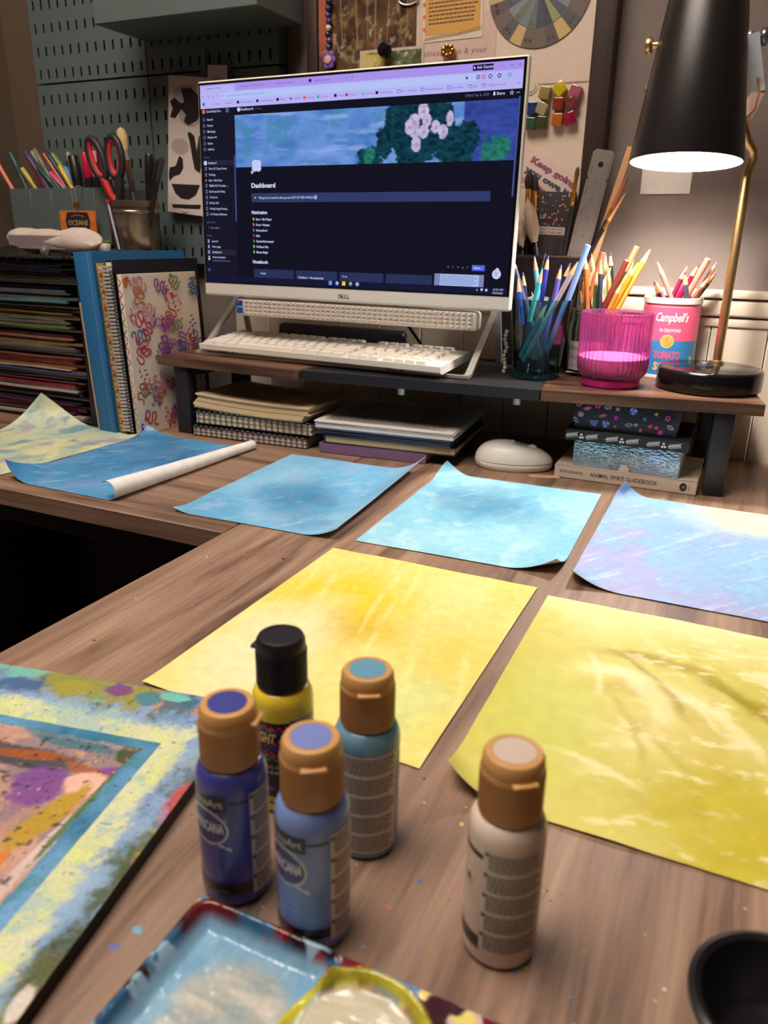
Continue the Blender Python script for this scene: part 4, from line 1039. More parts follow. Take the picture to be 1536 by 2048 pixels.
# shade: a cone open below
SX, SY, SZ = -0.0645, -0.058, 0.289
ms_ = Matrix.Translation((SX, SY, SZ)) @ Matrix.Rotation(math.radians(-5.0), 4, 'X')
shade = MB().lathe([(0.0668, 0.0), (0.0680, 0.0004), (0.0684, 0.0020), (0.0450, 0.185), (0.0420, 0.197), (0.034, 0.206), (0.015, 0.209), (0.0001, 0.2095)], 96, m=ms_).build('shade', M('black_satin_metal', C(36, 33, 33), 0.30, 0.2, var=.06, scale=900, bump=.12, spec=.9), lamp)
MB().lathe([(0.0668, 0.0), (0.0665, 0.0020), (0.0435, 0.184), (0.0405, 0.195), (0.0001, 0.199)], 96, m=ms_).build('reflector', M('white_reflector', C(246, 244, 240), 0.5, var=.01), shade)
bulb = MB().lathe([(0.0001, 0.022), (0.012, 0.0245), (0.022, 0.033), (0.0255, 0.045), (0.022, 0.058), (0.014, 0.072), (0.012, 0.085), (0.012, 0.10)], 24, m=ms_).build('bulb', ME('bulb_glow', LAMP_POWER, False, (1.0, 0.93, 0.86, 1)), shade)
MB().lathe([(0.0145, 0.099), (0.0165, 0.102), (0.0165, 0.150), (0.0001, 0.152)], 24, m=ms_).build('socket', m_white, shade)
def knob(x, sgn):
    return MB().lathe([(0.0001, 0.0), (0.0042, 0.0), (0.0042, 0.006), (0.0085, 0.0065), (0.0098, 0.0080), (0.0098, 0.0125), (0.0085, 0.0145), (0.0001, 0.0148)], 28, m=ms_ @ Matrix.Translation((x, 0, 0.1355)) @ Matrix.Rotation(sgn*PI/2, 4, 'Y'))
knob(-0.0515, -1).build('tension_knob', m_brass, lamp)
knob(0.0515+0.0065, 1).build('tension_knob', M('pewter_knob', C(120, 124, 134), 0.3, .8), lamp)
# pivot bar on the right, from the axle back down to the stem
y0_, z0_ = SY, SZ+0.1355
pb = MB()
pth = [Vector((SX+0.0545, SY, SZ+0.1365)), Vector((SX+0.0695, SY+0.040, SZ+0.082)), Vector((-0.008, 0.034, 0.345))]
for a_, b_ in zip(pth[:-1], pth[1:]):
    d = (b_-a_).normalized(); e = Vector((1, 0, 0)); e = (e-d*e.dot(d)).normalized()*0.0085; n_ = d.cross(e).normalized()*0.0013
    q = [a_-e-n_, a_+e-n_, a_+e+n_, a_-e+n_, b_-e-n_, b_+e-n_, b_+e+n_, b_-e+n_]
    pb.add(q, [(0, 1, 2, 3), (7, 6, 5, 4), (0, 4, 5, 1), (1, 5, 6, 2), (2, 6, 7, 3), (3, 7, 4, 0)])
pb.build('pivot_bar', m_steel, lamp)
MB().lathe([(0.0075, -0.003), (0.0085, -0.002), (0.0085, 0.002), (0.0075, 0.003)], 24, m=ms_ @ Matrix.Translation((0.0515, 0, 0.1355)) @ Matrix.Rotation(PI/2, 4, 'Y')).build('axle_washer', m_steel, lamp)
cp = [(SX+0.066, SY+0.030, SZ+0.098), (SX+0.072, SY+0.024, SZ+0.078), (SX+0.070, SY+0.026, SZ+0.060), (SX+0.060, SY+0.034, SZ+0.050), (SX+0.046, SY+0.045, SZ+0.046)]
MB().tube(cp, 0.0011, 8).build('cord', M('orange_cord', C(206, 120, 70), 0.4), lamp)

# ------------------------------------------------------------------ glasses
def Gm(name, col, rough=0.02, ior=1.45):
    return M(name, col, rough, var=0.0, trans=1.0, ior=ior)
def torus_rows(mb, r, z, n, s):
    for k in range(n):
        a = 2*PI*k/n
        mb.lathe([(0.0001, -s), (s*.7, -s*.7), (s, 0), (s*.7, s*.7), (0.0001, s)], 8, m=Matrix.Translation((r*math.cos(a), r*math.sin(a), z)))
TG = (-0.2800, 1.150)
tg = thing('glass_tumbler', 'teal glass tumbler holding blue and violet pencils', 'glass', (TG[0], TG[1], ZT))
MB().lathe([(0.0001, 0.0), (0.030, 0.0), (0.0335, 0.002), (0.0345, 0.008), (0.0445, 0.1120), (0.0450, 0.1135), (0.0440, 0.1140), (0.0430, 0.1130), (0.0330, 0.012), (0.030, 0.0085), (0.0001, 0.008)], 64).build('glass', Gm('teal_glass', C(140, 212, 216)), tg)
mb = MB(); torus_rows(mb, 0.0325, 0.0035, 26, 0.0030); mb.build('beaded_foot', Gm('teal_glass_foot', C(70, 150, 160)), tg)
PG = (-0.168, 1.138)
pg = thing('ribbed_glass', 'hot pink ribbed glass tumbler standing at the front of the riser', 'glass', (PG[0], PG[1], ZT))
MB().lathe([(0.0001, -.0004), (0.036, -.0004), (0.0398, 0.0008), (0.0408, 0.0030), (0.0402, 0.0100), (0.0350, 0.0108), (0.0001, 0.0108)], 64).build('foot', M('hot_pink_glass_foot', C(255, 52, 176), .08, var=.05, trans=.55), pg, (0, 0, .0006))
MB().lathe([(0.0001, 0.0118), (0.0404, 0.0118), (0.0470, 0.0200), (0.0485, 0.0290), (0.0490, 0.0990), (0.0492, 0.1012), (0.0484, 0.1020), (0.0474, 0.1010), (0.0468, 0.0300), (0.0445, 0.0230), (0.0390, 0.0165), (0.030, 0.0145), (0.0001, 0.0140)], 176, rib=44, ribd=0.0007).build('glass', M('pink_glass', C(255, 160, 232), 0.03, var=0.0, trans=.93), pg)
ice = MB(); ri = random.Random(5)
MB().lathe([(0.0001, 0.0144), (0.0285, 0.0150), (0.0375, 0.0172), (0.0432, 0.0240), (0.0455, 0.0310), (0.0455, 0.0400), (0.0001, 0.0405)], 64).build('candle_wax', M('pink_wax', C(255, 176, 190), 0.4, var=.2, scale=80, bump=.4), pg)
JR = (-0.212, 1.222)
jr = thing('glass_jar', 'clear jam jar with a handwritten-style label, full of warm coloured pencils', 'jar', (JR[0], JR[1], ZT))
MB().lathe([(0.0001, 0.0), (0.037, 0.0), (0.0415, 0.004), (0.0420, 0.010), (0.0420, 0.070), (0.0412, 0.080), (0.0392, 0.0840), (0.0392, 0.0865), (0.0402, 0.0875), (0.0402, 0.0900), (0.0392, 0.0912), (0.0392, 0.0935), (0.0398, 0.0945), (0.0392, 0.0965), (0.0380, 0.0965), (0.0376, 0.084), (0.0398, 0.070), (0.0398, 0.010), (0.037, 0.006), (0.0001, 0.0055)], 64).build('glass', Gm('clear_glass', C(226, 236, 222)), jr)
aj = math.atan2(-JR[1], -JR[0])
J = Flat(lambda u, v, d: Vector(((0.04215+d)*math.cos(aj-.30+u/0.042), (0.04215+d)*math.sin(aj-.30+u/0.042), v)))
J.rect(-.026, .010, .030, .052, C(228, 220, 214), 20)
J.text('Bonne Maman', -.0245, .0395, .0060, C(60, 50, 56), shear=.3, width=.048); J.text('Cherry Preserves', -.0235, .0260, .0055, C(60, 50, 56), shear=.3, width=.048); J.text('Product of France', -.022, .0155, .0034, C(80, 66, 70), shear=.3, width=.040)
J.build('label', m_print, jr)
# pearl strand between glass and monitor leg
ps = MB()
for k in range(11):
    ps.lathe([(0.0001, -.0032), (.0023, -.0023), (.0032, 0), (.0023, .0023), (.0001, .0032)], 10, m=Matrix.Translation((0.0016*math.sin(k*1.3), 0.0012*math.cos(k*2.1), 0.0032+k*0.0060)))
tag(ps.build('bead_strand', M('pearl', C(228, 216, 196), 0.25), None, (-0.3315, 1.158, ZT)), 'short column of cream pearl beads beside the teal tumbler', 'beads')

# ------------------------------------------------------------------ printed tin
TN = (-0.109, 1.2720)
tin = thing('crayon_tin', 'pink and blue printed tin holding red and pink pencils', 'tin', (TN[0], TN[1], ZT))
RT = 0.0420
MB().lathe([(0.0001, 0.001), (RT-.001, 0.001), (RT-.001, 0.1160), (RT-.0022, 0.1160), (RT-.0022, 0.003), (0.0001, 0.003)], 64).build('body', M('tin_white', C(232, 226, 222), 0.35, var=.02), tin)
MB().lathe([(RT-.0012, 0.1085), (RT+.0004, 0.1090), (RT+.0006, 0.1165), (RT-.0004, 0.1175), (RT-.0024, 0.1170), (RT-.0024, 0.1085)], 64).build('rim', m_white, tin)
MB().lathe([(RT-.0012, 0.0), (RT+.0004, 0.0005), (RT+.0004, 0.0045), (RT-.0012, 0.0050)], 64).build('bottom_rim', m_white, tin)
at_ = math.atan2(-TN[1], -TN[0])+0.02
T_ = Flat(lambda u, v, d: Vector(((RT-.0009+d)*math.cos(at_+u/RT), (RT-.0009+d)*math.sin(at_+u/RT), v)))
PK = C(232, 92, 130); BLU = C(54, 124, 180); CRM = C(250, 226, 208)
hw = PI*RT*0.86
T_.rect(-hw, .0050, hw, .0560, BLU, 60); T_.rect(-hw, .0560, hw, .1085, PK, 60); T_.rect(-hw, .1040, hw, .1055, C(244, 150, 130), 60)
T_.text("Campbell's", -.0232, .0832, .0125, C(90, 50, 60), shear=.32, width=.050, bold=.02); T_.text("Campbell's", -.0240, .0840, .0125, C(252, 246, 240), shear=.32, width=.050, bold=.02)
T_.text('18 CRAYONS', .0, .0690, .0048, CRM, 'c', bold=.025, width=.032)
T_.oval(-.002, .0555, .0098, .0098, C(246, 196, 130), 24); T_.oval(-.002, .0555, .0086, .0086, C(226, 166, 84), 24)
rr_ = random.Random(2)
for k in range(26):
    a = rr_.random()*6.28; r_ = .0075*math.sqrt(rr_.random()); T_.disc(-.002+r_*math.cos(a), .0555+r_*math.sin(a), rr_.uniform(.0005, .0014), rr_.uniform(.0004, .0009), rr_.choice((C(110, 60, 30), C(250, 220, 150), C(90, 40, 30))), 8, rot=a, keep=True)
T_.text('TOMATO', .0, .0300, .0105, PK, 'c', bold=.04, width=.040); T_.text('SOUP', .0, .0130, .0110, C(246, 190, 120), 'c', bold=.04, width=.036)
T_.rect(.0265, .0180, .0400, .0340, C(50, 140, 160), 6); T_.poly([(.036, .034), (.042, .034), (.043, .020), (.039, .024), (.038, .030)], C(214, 214, 206))
T_.build('label', m_glossprint, tin)

# ------------------------------------------------------------------ pencils
m_wd = M('cedar', C(222, 176, 130), 0.65, var=.1, scale=300, stretch=(1, 1, .1))
def place_pencil(tip, p2, cont, zf):
    """cont = (x, y, inner radius at floor, inner radius at rim, rim height); the pencil leans inside it"""
    tip = Vector(tip); p2 = Vector(p2)
    cx, cy, rf, rr, zr = cont
    d = (p2-tip)/abs(p2.z-tip.z)
    if tip.z > zr+.004:
        Q = tip+d*(tip.z-zr); o2 = Vector((Q.x-cx, Q.y-cy))
        if o2.length > rr: o2 *= rr/o2.length
        Q = Vector((cx+o2.x, cy+o2.y, zr))
    else:
        Q = tip.copy(); o2 = Vector((Q.x-cx, Q.y-cy))
        if o2.length > rr*.9: o2 *= rr*.9/o2.length
        Q = Vector((cx+o2.x, cy+o2.y, Q.z)); tip = Q-d*.0001
    d = (Q-tip); d /= abs(d.z); b = Q.copy()
    for k in range(400):
        n_ = b+d*.0008
        lim = rf+(rr-rf)*(n_.z-zf)/(zr-zf)
        if n_.z < zf or math.hypot(n_.x-cx, n_.y-cy) > lim+.0004: break
        b = n_
    return [tip, b]
def relax(segs, cont, zf, gap):
    """nudge the pencils of one container apart until none runs through another, keeping them inside it"""
    cx, cy, rf, rr, zr = cont
    for it in range(420):
        worst = 0
        for i in range(len(segs)):
            for j in range(i):
                p1, q1 = segs[i][1], segs[i][0]; p2, q2 = segs[j][1], segs[j][0]
                d1, d2, r = q1-p1, q2-p2, p1-p2
                a, e, f = d1.dot(d1), d2.dot(d2), d2.dot(r); c = d1.dot(r); b = d1.dot(d2); den = a*e-b*b
                u = min(1, max(0, (b*f-c*e)/den)) if den > 1e-12 else 0.5
                t = (b*u+f)/e
                if t < 0: t = 0; u = min(1, max(0, -c/a))
                elif t > 1: t = 1; u = min(1, max(0, (b-c)/a))
                w = (p1+d1*u)-(p2+d2*t); dist = w.length
                if dist < gap:
                    worst = max(worst, gap-dist)
                    n = Vector((w.x, w.y*1.6, 0)); n = n.normalized() if n.length > 1e-7 else Vector((0.3, 1, 0)).normalized()
                    k = (gap-dist)*.35
                    segs[i][1] += n*k*(1-u*.7); segs[i][0] += n*k*(.3+.7*u)
                    segs[j][1] -= n*k*(1-t*.7); segs[j][0] -= n*k*(.3+.7*t)
        for sg in segs:
            tip, b = sg
            lim = rf+(rr-rf)*(b.z-zf)/(zr-zf)
            o = Vector((b.x-cx, b.y-cy))
            if o.length > lim: o *= lim/o.length; b.x, b.y = cx+o.x, cy+o.y
            if tip.z > zr:
                k = (zr-b.z)/(tip.z-b.z); o = Vector((b.x+(tip.x-b.x)*k-cx, b.y+(tip.y-b.y)*k-cy))
                if o.length > rr:
                    ex = o*(1-rr/o.length); b.x -= ex.x*.6; b.y -= ex.y*.6; tip.x -= ex.x*.5; tip.y -= ex.y*.5
        if worst < 1e-4: break
def pencil(seg, col, lead, label, group, flat=False, r=0.0037, txt=False):
    tip, b = seg
    ax = (tip-b); Ln = ax.length
    q = Vector((0, 0, 1)).rotation_difference(ax.normalized())
    p = thing('coloured_pencil', label, 'pencil', b, q.to_euler(), group)
    mcol = M('pencil_lacquer', col, 0.3, var=.03)
    he = lambda z, rr: [(rr*math.cos(PI/3*i), rr*math.sin(PI/3*i), z) for i in range(6)]
    if flat:
        m_ = MB().lathe([(0.0001, 0), (r, 0), (r, Ln-.0006), (r-.0006, Ln), (0.0001, Ln)], 16); m_.build('barrel', mcol, p)
        MB().lathe([(0.0001, Ln+.0002), (r*.5, Ln+.0002), (r*.5, Ln-.001)], 12).build('core', M('pencil_core', lead, .5), p)
        return p
    cz_ = Ln-0.018; lz = Ln-0.0055
    nn = 12; v = []; 
    for z_, k_ in ((0, 1), (cz_-.001, 1)): v += [(r*math.cos(2*PI*i/nn)*(0.955+.045*math.cos(6*2*PI*i/nn*.5)), r*math.sin(2*PI*i/nn), z_) for i in range(nn)]
    MB().add(v, [(i, (i+1) % nn, nn+(i+1) % nn, nn+i) for i in range(nn)]+[list(reversed(range(nn)))], None, True).build('barrel', mcol, p)
    MB().lathe([(r*.99, cz_-.0012), (r*.96, cz_), (0.0016, lz)], 12).build('sharpened_wood', m_wd, p)
    MB().lathe([(0.0016, lz), (0.0006, Ln-.0005), (0.0001, Ln)], 10).build('lead_tip', M('pencil_lead', lead, .4), p)
    if txt:
        f = Flat(lambda u, v_, d_: Vector((v_, -r-.0001-d_, u)))
        f.text('PRISMACOLOR', .055, -.0008, .0019, C(225, 222, 220), width=.04); f.build('lettering', m_print, p)
    return p
TGc = (TG[0], TG[1], .027, .0385, ZT+.1135); JRc = (JR[0], JR[1], .0305, .0290, ZT+.0965); TNc = (TN[0], TN[1], .0325, .0325, ZT+.1175)
gT = 'pencils in the teal tumbler'; gJ = 'pencils in the jam jar'; gC = 'pencils in the printed tin'
tealp = [((-0.3244, 1.13, 0.3028), (-0.3117, 1.13, 0.2717), C(74, 76, 98), C(130, 170, 220), 'slate grey pencil with pale blue lead leaning left in the teal tumbler', 0),
 ((-0.309, 1.12, 0.2728), (-0.3045, 1.12, 0.242), C(40, 76, 180), C(200, 160, 120), 'royal blue pencil with bare wood tip in the teal tumbler', 0),
 ((-0.3085, 1.14, 0.2804), (-0.3017, 1.14, 0.2409), C(40, 44, 78), C(60, 60, 200), 'navy pencil with blue lead in the teal tumbler', 0),
 ((-0.2934, 1.13, 0.2537), (-0.2903, 1.13, 0.242), C(50, 44, 76), C(120, 80, 200), 'short dark pencil with purple lead in the teal tumbler', 0),
 ((-0.2991, 1.165, 0.3015), (-0.2926, 1.165, 0.2675), C(110, 186, 214), C(130, 190, 230), 'light blue pencil at the back of the teal tumbler', 0),
 ((-0.2736, 1.115, 0.2869), (-0.2844, 1.115, 0.2267), C(60, 176, 178), C(70, 190, 210), 'turquoise pencil leaning across the front of the teal tumbler', 1),
 ((-0.2751, 1.15, 0.3037), (-0.2799, 1.15, 0.2413), C(52, 54, 160), C(60, 60, 210), 'deep blue pencil with blue lead in the teal tumbler', 1),
 ((-0.2534, 1.135, 0.2917), (-0.2598, 1.135, 0.2445), C(108, 92, 190), C(110, 90, 200), 'violet pencil in the teal tumbler', 0),
 ((-0.2439, 1.155, 0.2942), (-0.2546, 1.155, 0.2561), C(44, 44, 66), C(150, 110, 180), 'black-blue pencil with purple lead in the teal tumbler', 0),
 ((-0.2233, 1.125, 0.2973), (-0.2503, 1.125, 0.2442), C(206, 190, 200), C(120, 160, 224), 'pale lilac pencil leaning right in the teal tumbler', 0),
 ((-0.2492, 1.12, 0.237), (-0.2602, 1.12, 0.2172), C(40, 150, 180), C(60, 170, 220), 'aqua pencil wholly inside the teal tumbler', 0)]
sg = [place_pencil(t_, p_, TGc, ZT+.009) for t_, p_, *_ in tealp]+[place_pencil((-0.2210, 1.150, 0.3190), (-0.2429, 1.15, 0.243), TGc, ZT+.009)]
relax(sg, TGc, ZT+.009, .0079)
for q_, (t_, p_, c_, l_, lb, tx) in zip(sg, tealp): pencil(q_, c_, l_, lb, gT, txt=bool(tx))
pencil(sg[-1], C(128, 164, 224), C(150, 180, 230), 'blunt sky blue stick rising highest from the teal tumbler', gT, True, .0042)
jarp = [((-0.2755, 1.23, 0.3062), (-0.2643, 1.23, 0.2768), C(214, 150, 120), C(220, 100, 60), 'peach pencil with orange lead at the back of the jam jar', 0, 0),
 ((-0.2282, 1.185, 0.3043), (-0.2184, 1.185, 0.2306), C(202, 96, 48), C(210, 110, 60), 'rust orange upright pencil in the jam jar', 0, 1),
 ((-0.2383, 1.19, 0.2727), (-0.2253, 1.19, 0.2306), C(44, 42, 56), C(60, 60, 70), 'charcoal pencil leaning in the jam jar', 0, 0),
 ((-0.2429, 1.2, 0.2543), (-0.2351, 1.2, 0.2279), C(206, 84, 50), C(200, 80, 50), 'short orange-red pencil in the jam jar', 0, 0),
 ((-0.2197, 1.2, 0.2988), (-0.2138, 1.2, 0.2562), C(44, 48, 66), C(236, 190, 40), 'navy pencil with yellow lead in the jam jar', 0, 0),
 ((-0.2094, 1.18, 0.2891), (-0.2011, 1.18, 0.2325), C(206, 168, 100), C(240, 214, 50), 'ochre pencil with bright yellow lead in the jam jar', 0, 0),
 ((-0.223, 1.2, 0.2819), (-0.2189, 1.2, 0.256), C(80, 130, 60), C(110, 190, 60), 'leaf green pencil in the jam jar', 0, 0),
 ((-0.2146, 1.18, 0.2586), (-0.2089, 1.18, 0.2314), C(110, 70, 46), C(210, 170, 140), 'short brown pencil in the jam jar', 0, 0),
 ((-0.2173, 1.22, 0.309), (-0.2067, 1.22, 0.2719), C(30, 30, 34), C(30, 30, 34), 'black pencil with black lead in the jam jar', 0, 0),
 ((-0.2132, 1.23, 0.3055), (-0.2044, 1.23, 0.2752), C(136, 164, 104), C(190, 200, 200), 'sage green pencil with pale lead in the jam jar', 0, 0),
 ((-0.1875, 1.2, 0.3085), (-0.203, 1.2, 0.2566), C(206, 96, 76), C(230, 200, 190), 'blunt brick red stick in the jam jar', 1, 0),
 ((-0.1895, 1.22, 0.2929), (-0.1944, 1.22, 0.2723), C(44, 84, 70), C(190, 140, 110), 'dark green pencil with bare wood in the jam jar', 0, 0),
 ((-0.1869, 1.19, 0.2806), (-0.1985, 1.19, 0.2447), C(150, 116, 84), C(220, 160, 130), 'taupe pencil leaning right in the jam jar', 0, 0),
 ((-0.1825, 1.2, 0.2714), (-0.1883, 1.2, 0.2474), C(222, 150, 60), C(246, 180, 40), 'short amber pencil in the jam jar', 0, 0),
 ((-0.1635, 1.22, 0.3177), (-0.1815, 1.22, 0.2728), C(230, 130, 96), C(240, 160, 130), 'blunt salmon stick, tallest in the jam jar', 1, 0),
 ((-0.1613, 1.19, 0.2991), (-0.1893, 1.19, 0.2324), C(126, 56, 46), C(222, 180, 130), 'blunt chestnut brown stick in the jam jar', 1, 0),
 ((-0.1619, 1.2, 0.2838), (-0.183, 1.2, 0.232), C(118, 66, 60), C(200, 120, 90), 'rosy brown pencil in the jam jar', 0, 0),
 ((-0.1602, 1.225, 0.2991), (-0.1642, 1.225, 0.283), C(90, 150, 110), C(110, 200, 150), 'mint green pencil behind the others in the jam jar', 0, 0),
 ((-0.1545, 1.2, 0.2882), (-0.18, 1.2, 0.2314), C(240, 232, 222), C(110, 190, 120), 'white pencil in the jam jar', 0, 0),
 ((-0.1503, 1.205, 0.2963), (-0.1695, 1.205, 0.2323), C(238, 168, 46), C(248, 220, 40), 'amber pencil with yellow lead in the jam jar', 0, 0),
 ((-0.1382, 1.205, 0.3142), (-0.1603, 1.205, 0.2328), C(242, 190, 84), C(246, 206, 110), 'golden yellow pencil rising high from the jam jar', 0, 0),
 ((-0.1346, 1.22, 0.3128), (-0.1421, 1.22, 0.2742), C(232, 156, 56), C(240, 170, 80), 'orange pencil rising high from the jam jar', 0, 0),
 ((-0.1231, 1.19, 0.3014), (-0.1508, 1.19, 0.235), C(92, 94, 112), C(248, 216, 50), 'grey pencil with yellow lead leaning far right from the jam jar', 0, 0)]
sg = [place_pencil(t_, p_, JRc, ZT+.0098) for t_, p_, *_ in jarp]
relax(sg, JRc, ZT+.0098, .0080)
for q_, (t_, p_, c_, l_, lb, fl, tx) in zip(sg, jarp): pencil(q_, c_, l_, lb, gJ, bool(fl), .0042 if fl else .0037, bool(tx))
canp = [((-0.1356, 1.24, 0.2974), (-0.1121, 1.24, 0.2512), C(236, 138, 132), C(240, 160, 140), 'salmon pink pencil crossing to the left in the tin', 0),
 ((-0.0937, 1.25, 0.2921), (-0.1087, 1.25, 0.2501), C(146, 36, 76), C(200, 140, 110), 'maroon pencil with bare wood tip in the tin', 1),
 ((-0.0946, 1.24, 0.2853), (-0.0878, 1.24, 0.2527), C(72, 72, 92), C(210, 40, 80), 'grey pencil with crimson lead at the front of the tin', 0),
 ((-0.0776, 1.26, 0.2961), (-0.0953, 1.26, 0.2587), C(176, 22, 80), C(200, 30, 90), 'crimson pencil with crimson lead in the tin', 0),
 ((-0.0844, 1.265, 0.2843), (-0.1051, 1.265, 0.2494), C(206, 70, 136), C(210, 80, 150), 'magenta pencil in the tin', 0),
 ((-0.0643, 1.245, 0.3033), (-0.0855, 1.245, 0.2514), C(230, 140, 120), C(230, 120, 110), 'blunt coral stick in the tin', 2),
 ((-0.0590, 1.258, 0.2985), (-0.0801, 1.258, 0.252), C(238, 180, 140), C(220, 120, 160), 'pale peach pencil with pink lead in the tin', 0),
 ((-0.0599, 1.245, 0.2799), (-0.0707, 1.245, 0.2526), C(170, 104, 84), C(190, 90, 100), 'short tan pencil in the tin', 0),
 ((-0.0514, 1.262, 0.2844), (-0.0642, 1.262, 0.2527), C(76, 30, 44), C(220, 80, 140), 'dark maroon pencil with pink lead at the right of the tin', 0),
 ((-0.1388, 1.255, 0.2691), (-0.13, 1.255, 0.2502), C(86, 46, 66), C(110, 60, 100), 'dark plum pencil leaning left in the tin', 0),
 ((-0.139, 1.265, 0.2701), (-0.1261, 1.265, 0.2498), C(232, 116, 136), C(230, 120, 140), 'rose pink pencil leaning left in the tin', 0)]
sg = [place_pencil(t_, (p_[0], p_[1]+.008, p_[2]), TNc, ZT+.0070) for t_, p_, *_ in canp]
relax(sg, TNc, ZT+.0070, .0080)
for q_, (t_, p_, c_, l_, lb, fl) in zip(sg, canp): pencil(q_, c_, l_, lb, gC, fl == 2, .0042 if fl == 2 else .0037, fl == 1)
# ------------------------------------------------------------------ books stacked under the riser, right
def book(name, label, x0, x1, y0, y1, z0, z1, cover, pages, rz=0.0, spine='front', cat='book', group=None, cov=0.0016):
    """flat-lying book: spine at the front (-y) or at the left (-x)"""
    cx, cy = (x0+x1)/2, (y0+y1)/2
    t = thing(name, label, cat, (cx, cy, z0), (0, 0, rz), group)
    w, d, h = (x1-x0)/2, (y1-y0)/2, z1-z0
    mb = MB()
    mb.rbox(-w, -d, 0, w, d, cov, .0005, 1); mb.rbox(-w, -d, h-cov, w, d, h, .0005, 1)
    if spine == 'front': mb.rbox(-w, -d, 0, w, -d+cov*1.5, h, .0006, 1)
    if spine == 'left': mb.rbox(-w, -d, 0, -w+cov*1.5, d, h, .0006, 1)
    mb.build('cover', cover, t)
    i = 0.003
    MB().box(-w+(cov*1.5 if spine == 'left' else i), -d+(cov*1.5 if spine == 'front' else i), cov, w-i, d-i, h-cov).build('pages', pages, t)
    return t, w, d, h
m_beige = M('beige_cover', C(206, 188, 170), 0.55, var=.04)
g, w, d, h = book('paperback_book', 'beige paperback at the bottom of the stack, titled Animal Spirit Guidebook', -0.2235, -0.030, 1.080, 1.215, 0.0003, 0.0200, m_beige, m_paperw, math.radians(0.0))
F = Flat(lambda u, v, dd: Vector((u, -d-.0001-dd, v)))
F.text('KIM KRANS', -.089, .0078, .0046, C(50, 42, 40), width=.033); F.text('ANIMAL SPIRIT GUIDEBOOK', -.046, .0072, .0060, C(46, 38, 36), width=.092, bold=.004)
F.disc(.0795, .0100, .0048, .0058, C(40, 34, 34), 24); F.text('H', .0777, .0078, .0044, C(206, 188, 170)); F.text('HARPER', .0880, .0055, .0014, C(60, 50, 46), rot=PI/2)
F.build('spine_title', m_print, g)
F = Flat(lambda u, v, dd: Vector((u, v, h+.0001+dd))); F.text('LUNA', .075, -.01, .004, C(120, 104, 92), rot=1.2); F.build('cover_print', m_print, g)
sb_ = thing('textured_box', 'iridescent silver snakeskin-textured box between two books', 'box', (-0.127, 1.1355, 0.0204), (0, 0, math.radians(-1)))
m_silver = M('iridescent_scales', C(172, 190, 202), 0.25, 0.75, var=.35, scale=26)
N = m_silver.node_tree.nodes; L = m_silver.node_tree.links
vo = N.new('ShaderNodeTexVoronoi'); vo.inputs['Scale'].default_value = 330
tc = [n for n in N if n.type == 'TEX_COORD'][0]; mp_ = N.new('ShaderNodeMapping'); mp_.inputs['Scale'].default_value = (.55, 1, 1); mp_.inputs['Rotation'].default_value = (0, .5, 0)
L.new(tc.outputs['Object'], mp_.inputs['Vector']); L.new(mp_.outputs['Vector'], vo.inputs['Vector'])
bp = N.new('ShaderNodeBump'); bp.inputs['Strength'].default_value = .9; bp.inputs['Distance'].default_value = .0012; bp.invert = True
L.new(vo.outputs['Distance'], bp.inputs['Height']); L.new(bp.outputs['Normal'], N['Principled BSDF'].inputs['Normal'])
MB().rbox(-0.0725, -0.052, 0, 0.0725, 0.05, 0.0378, .0012, 2).build('box', m_silver, sb_)
MB().lathe([(0.0001, -.0004), (.0068, -.0004), (.0068, .0003), (.0001, .0003)], 24, m=Matrix.Translation((.0, -.0519, .0022)) @ Matrix.Rotation(PI/2, 4, 'X')).build('thumb_notch', m_beige, sb_)
m_bk = M('black_cover', C(34, 30, 34), 0.5, var=.08)
g, w, d, h = book('journal', 'black journal with white fern sprigs printed along its spine', -0.2125, -0.047, 1.0745, 1.200, 0.0590, 0.0745, m_bk, m_bk, math.radians(0.4), group=None)
F = Flat(lambda u, v, dd: Vector((u, -d-.0001-dd, v)))
WH = C(226, 222, 220)
for k in range(6):
    ux = -.074+k*.0275
    F.line([(ux-.008, .0060), (ux, .0076), (ux+.008, .0094)], .0006, WH)
    for j in range(7):
        a = ux-.007+j*.0023; b_ = .0062+j*.00046
        for sg in (1, -1): F.line([(a, b_), (a+.0018, b_+sg*.0030)], .0008, WH, keep=True)
    if k % 2 == 0 and k < 5:
        for (fx, fy) in ((.0125, .0050), (.0160, .0052), (.0140, .0092)):
            for q in range(5): F.disc(ux+fx+.0009*math.cos(q*1.257), fy+.0009*math.sin(q*1.257), .0008, .0008, WH, 8, keep=True)
F.build('spine_print', m_print, g)
bx = thing('patterned_box', 'black box printed with shells, stars and starfish, on top of the stack', 'box', (-0.1355, 1.140, 0.0750), (0, 0, math.radians(1)))
MB().rbox(-0.0685, -0.056, 0, 0.0685, 0.05, 0.0385, .001, 2).build('box', M('ink_black_card', C(34, 34, 46), 0.5, var=.06), bx)
F = Flat(lambda u, v, dd: Vector((u, -.0561-dd, v)))
rb_ = random.Random(6)
def starp(F, x, y, r, c, n=5, q=.4): F.poly([(x+(r if k % 2 == 0 else r*q)*math.sin(PI*k/n), y+(r if k % 2 == 0 else r*q)*math.cos(PI*k/n)) for k in range(2*n)], c)
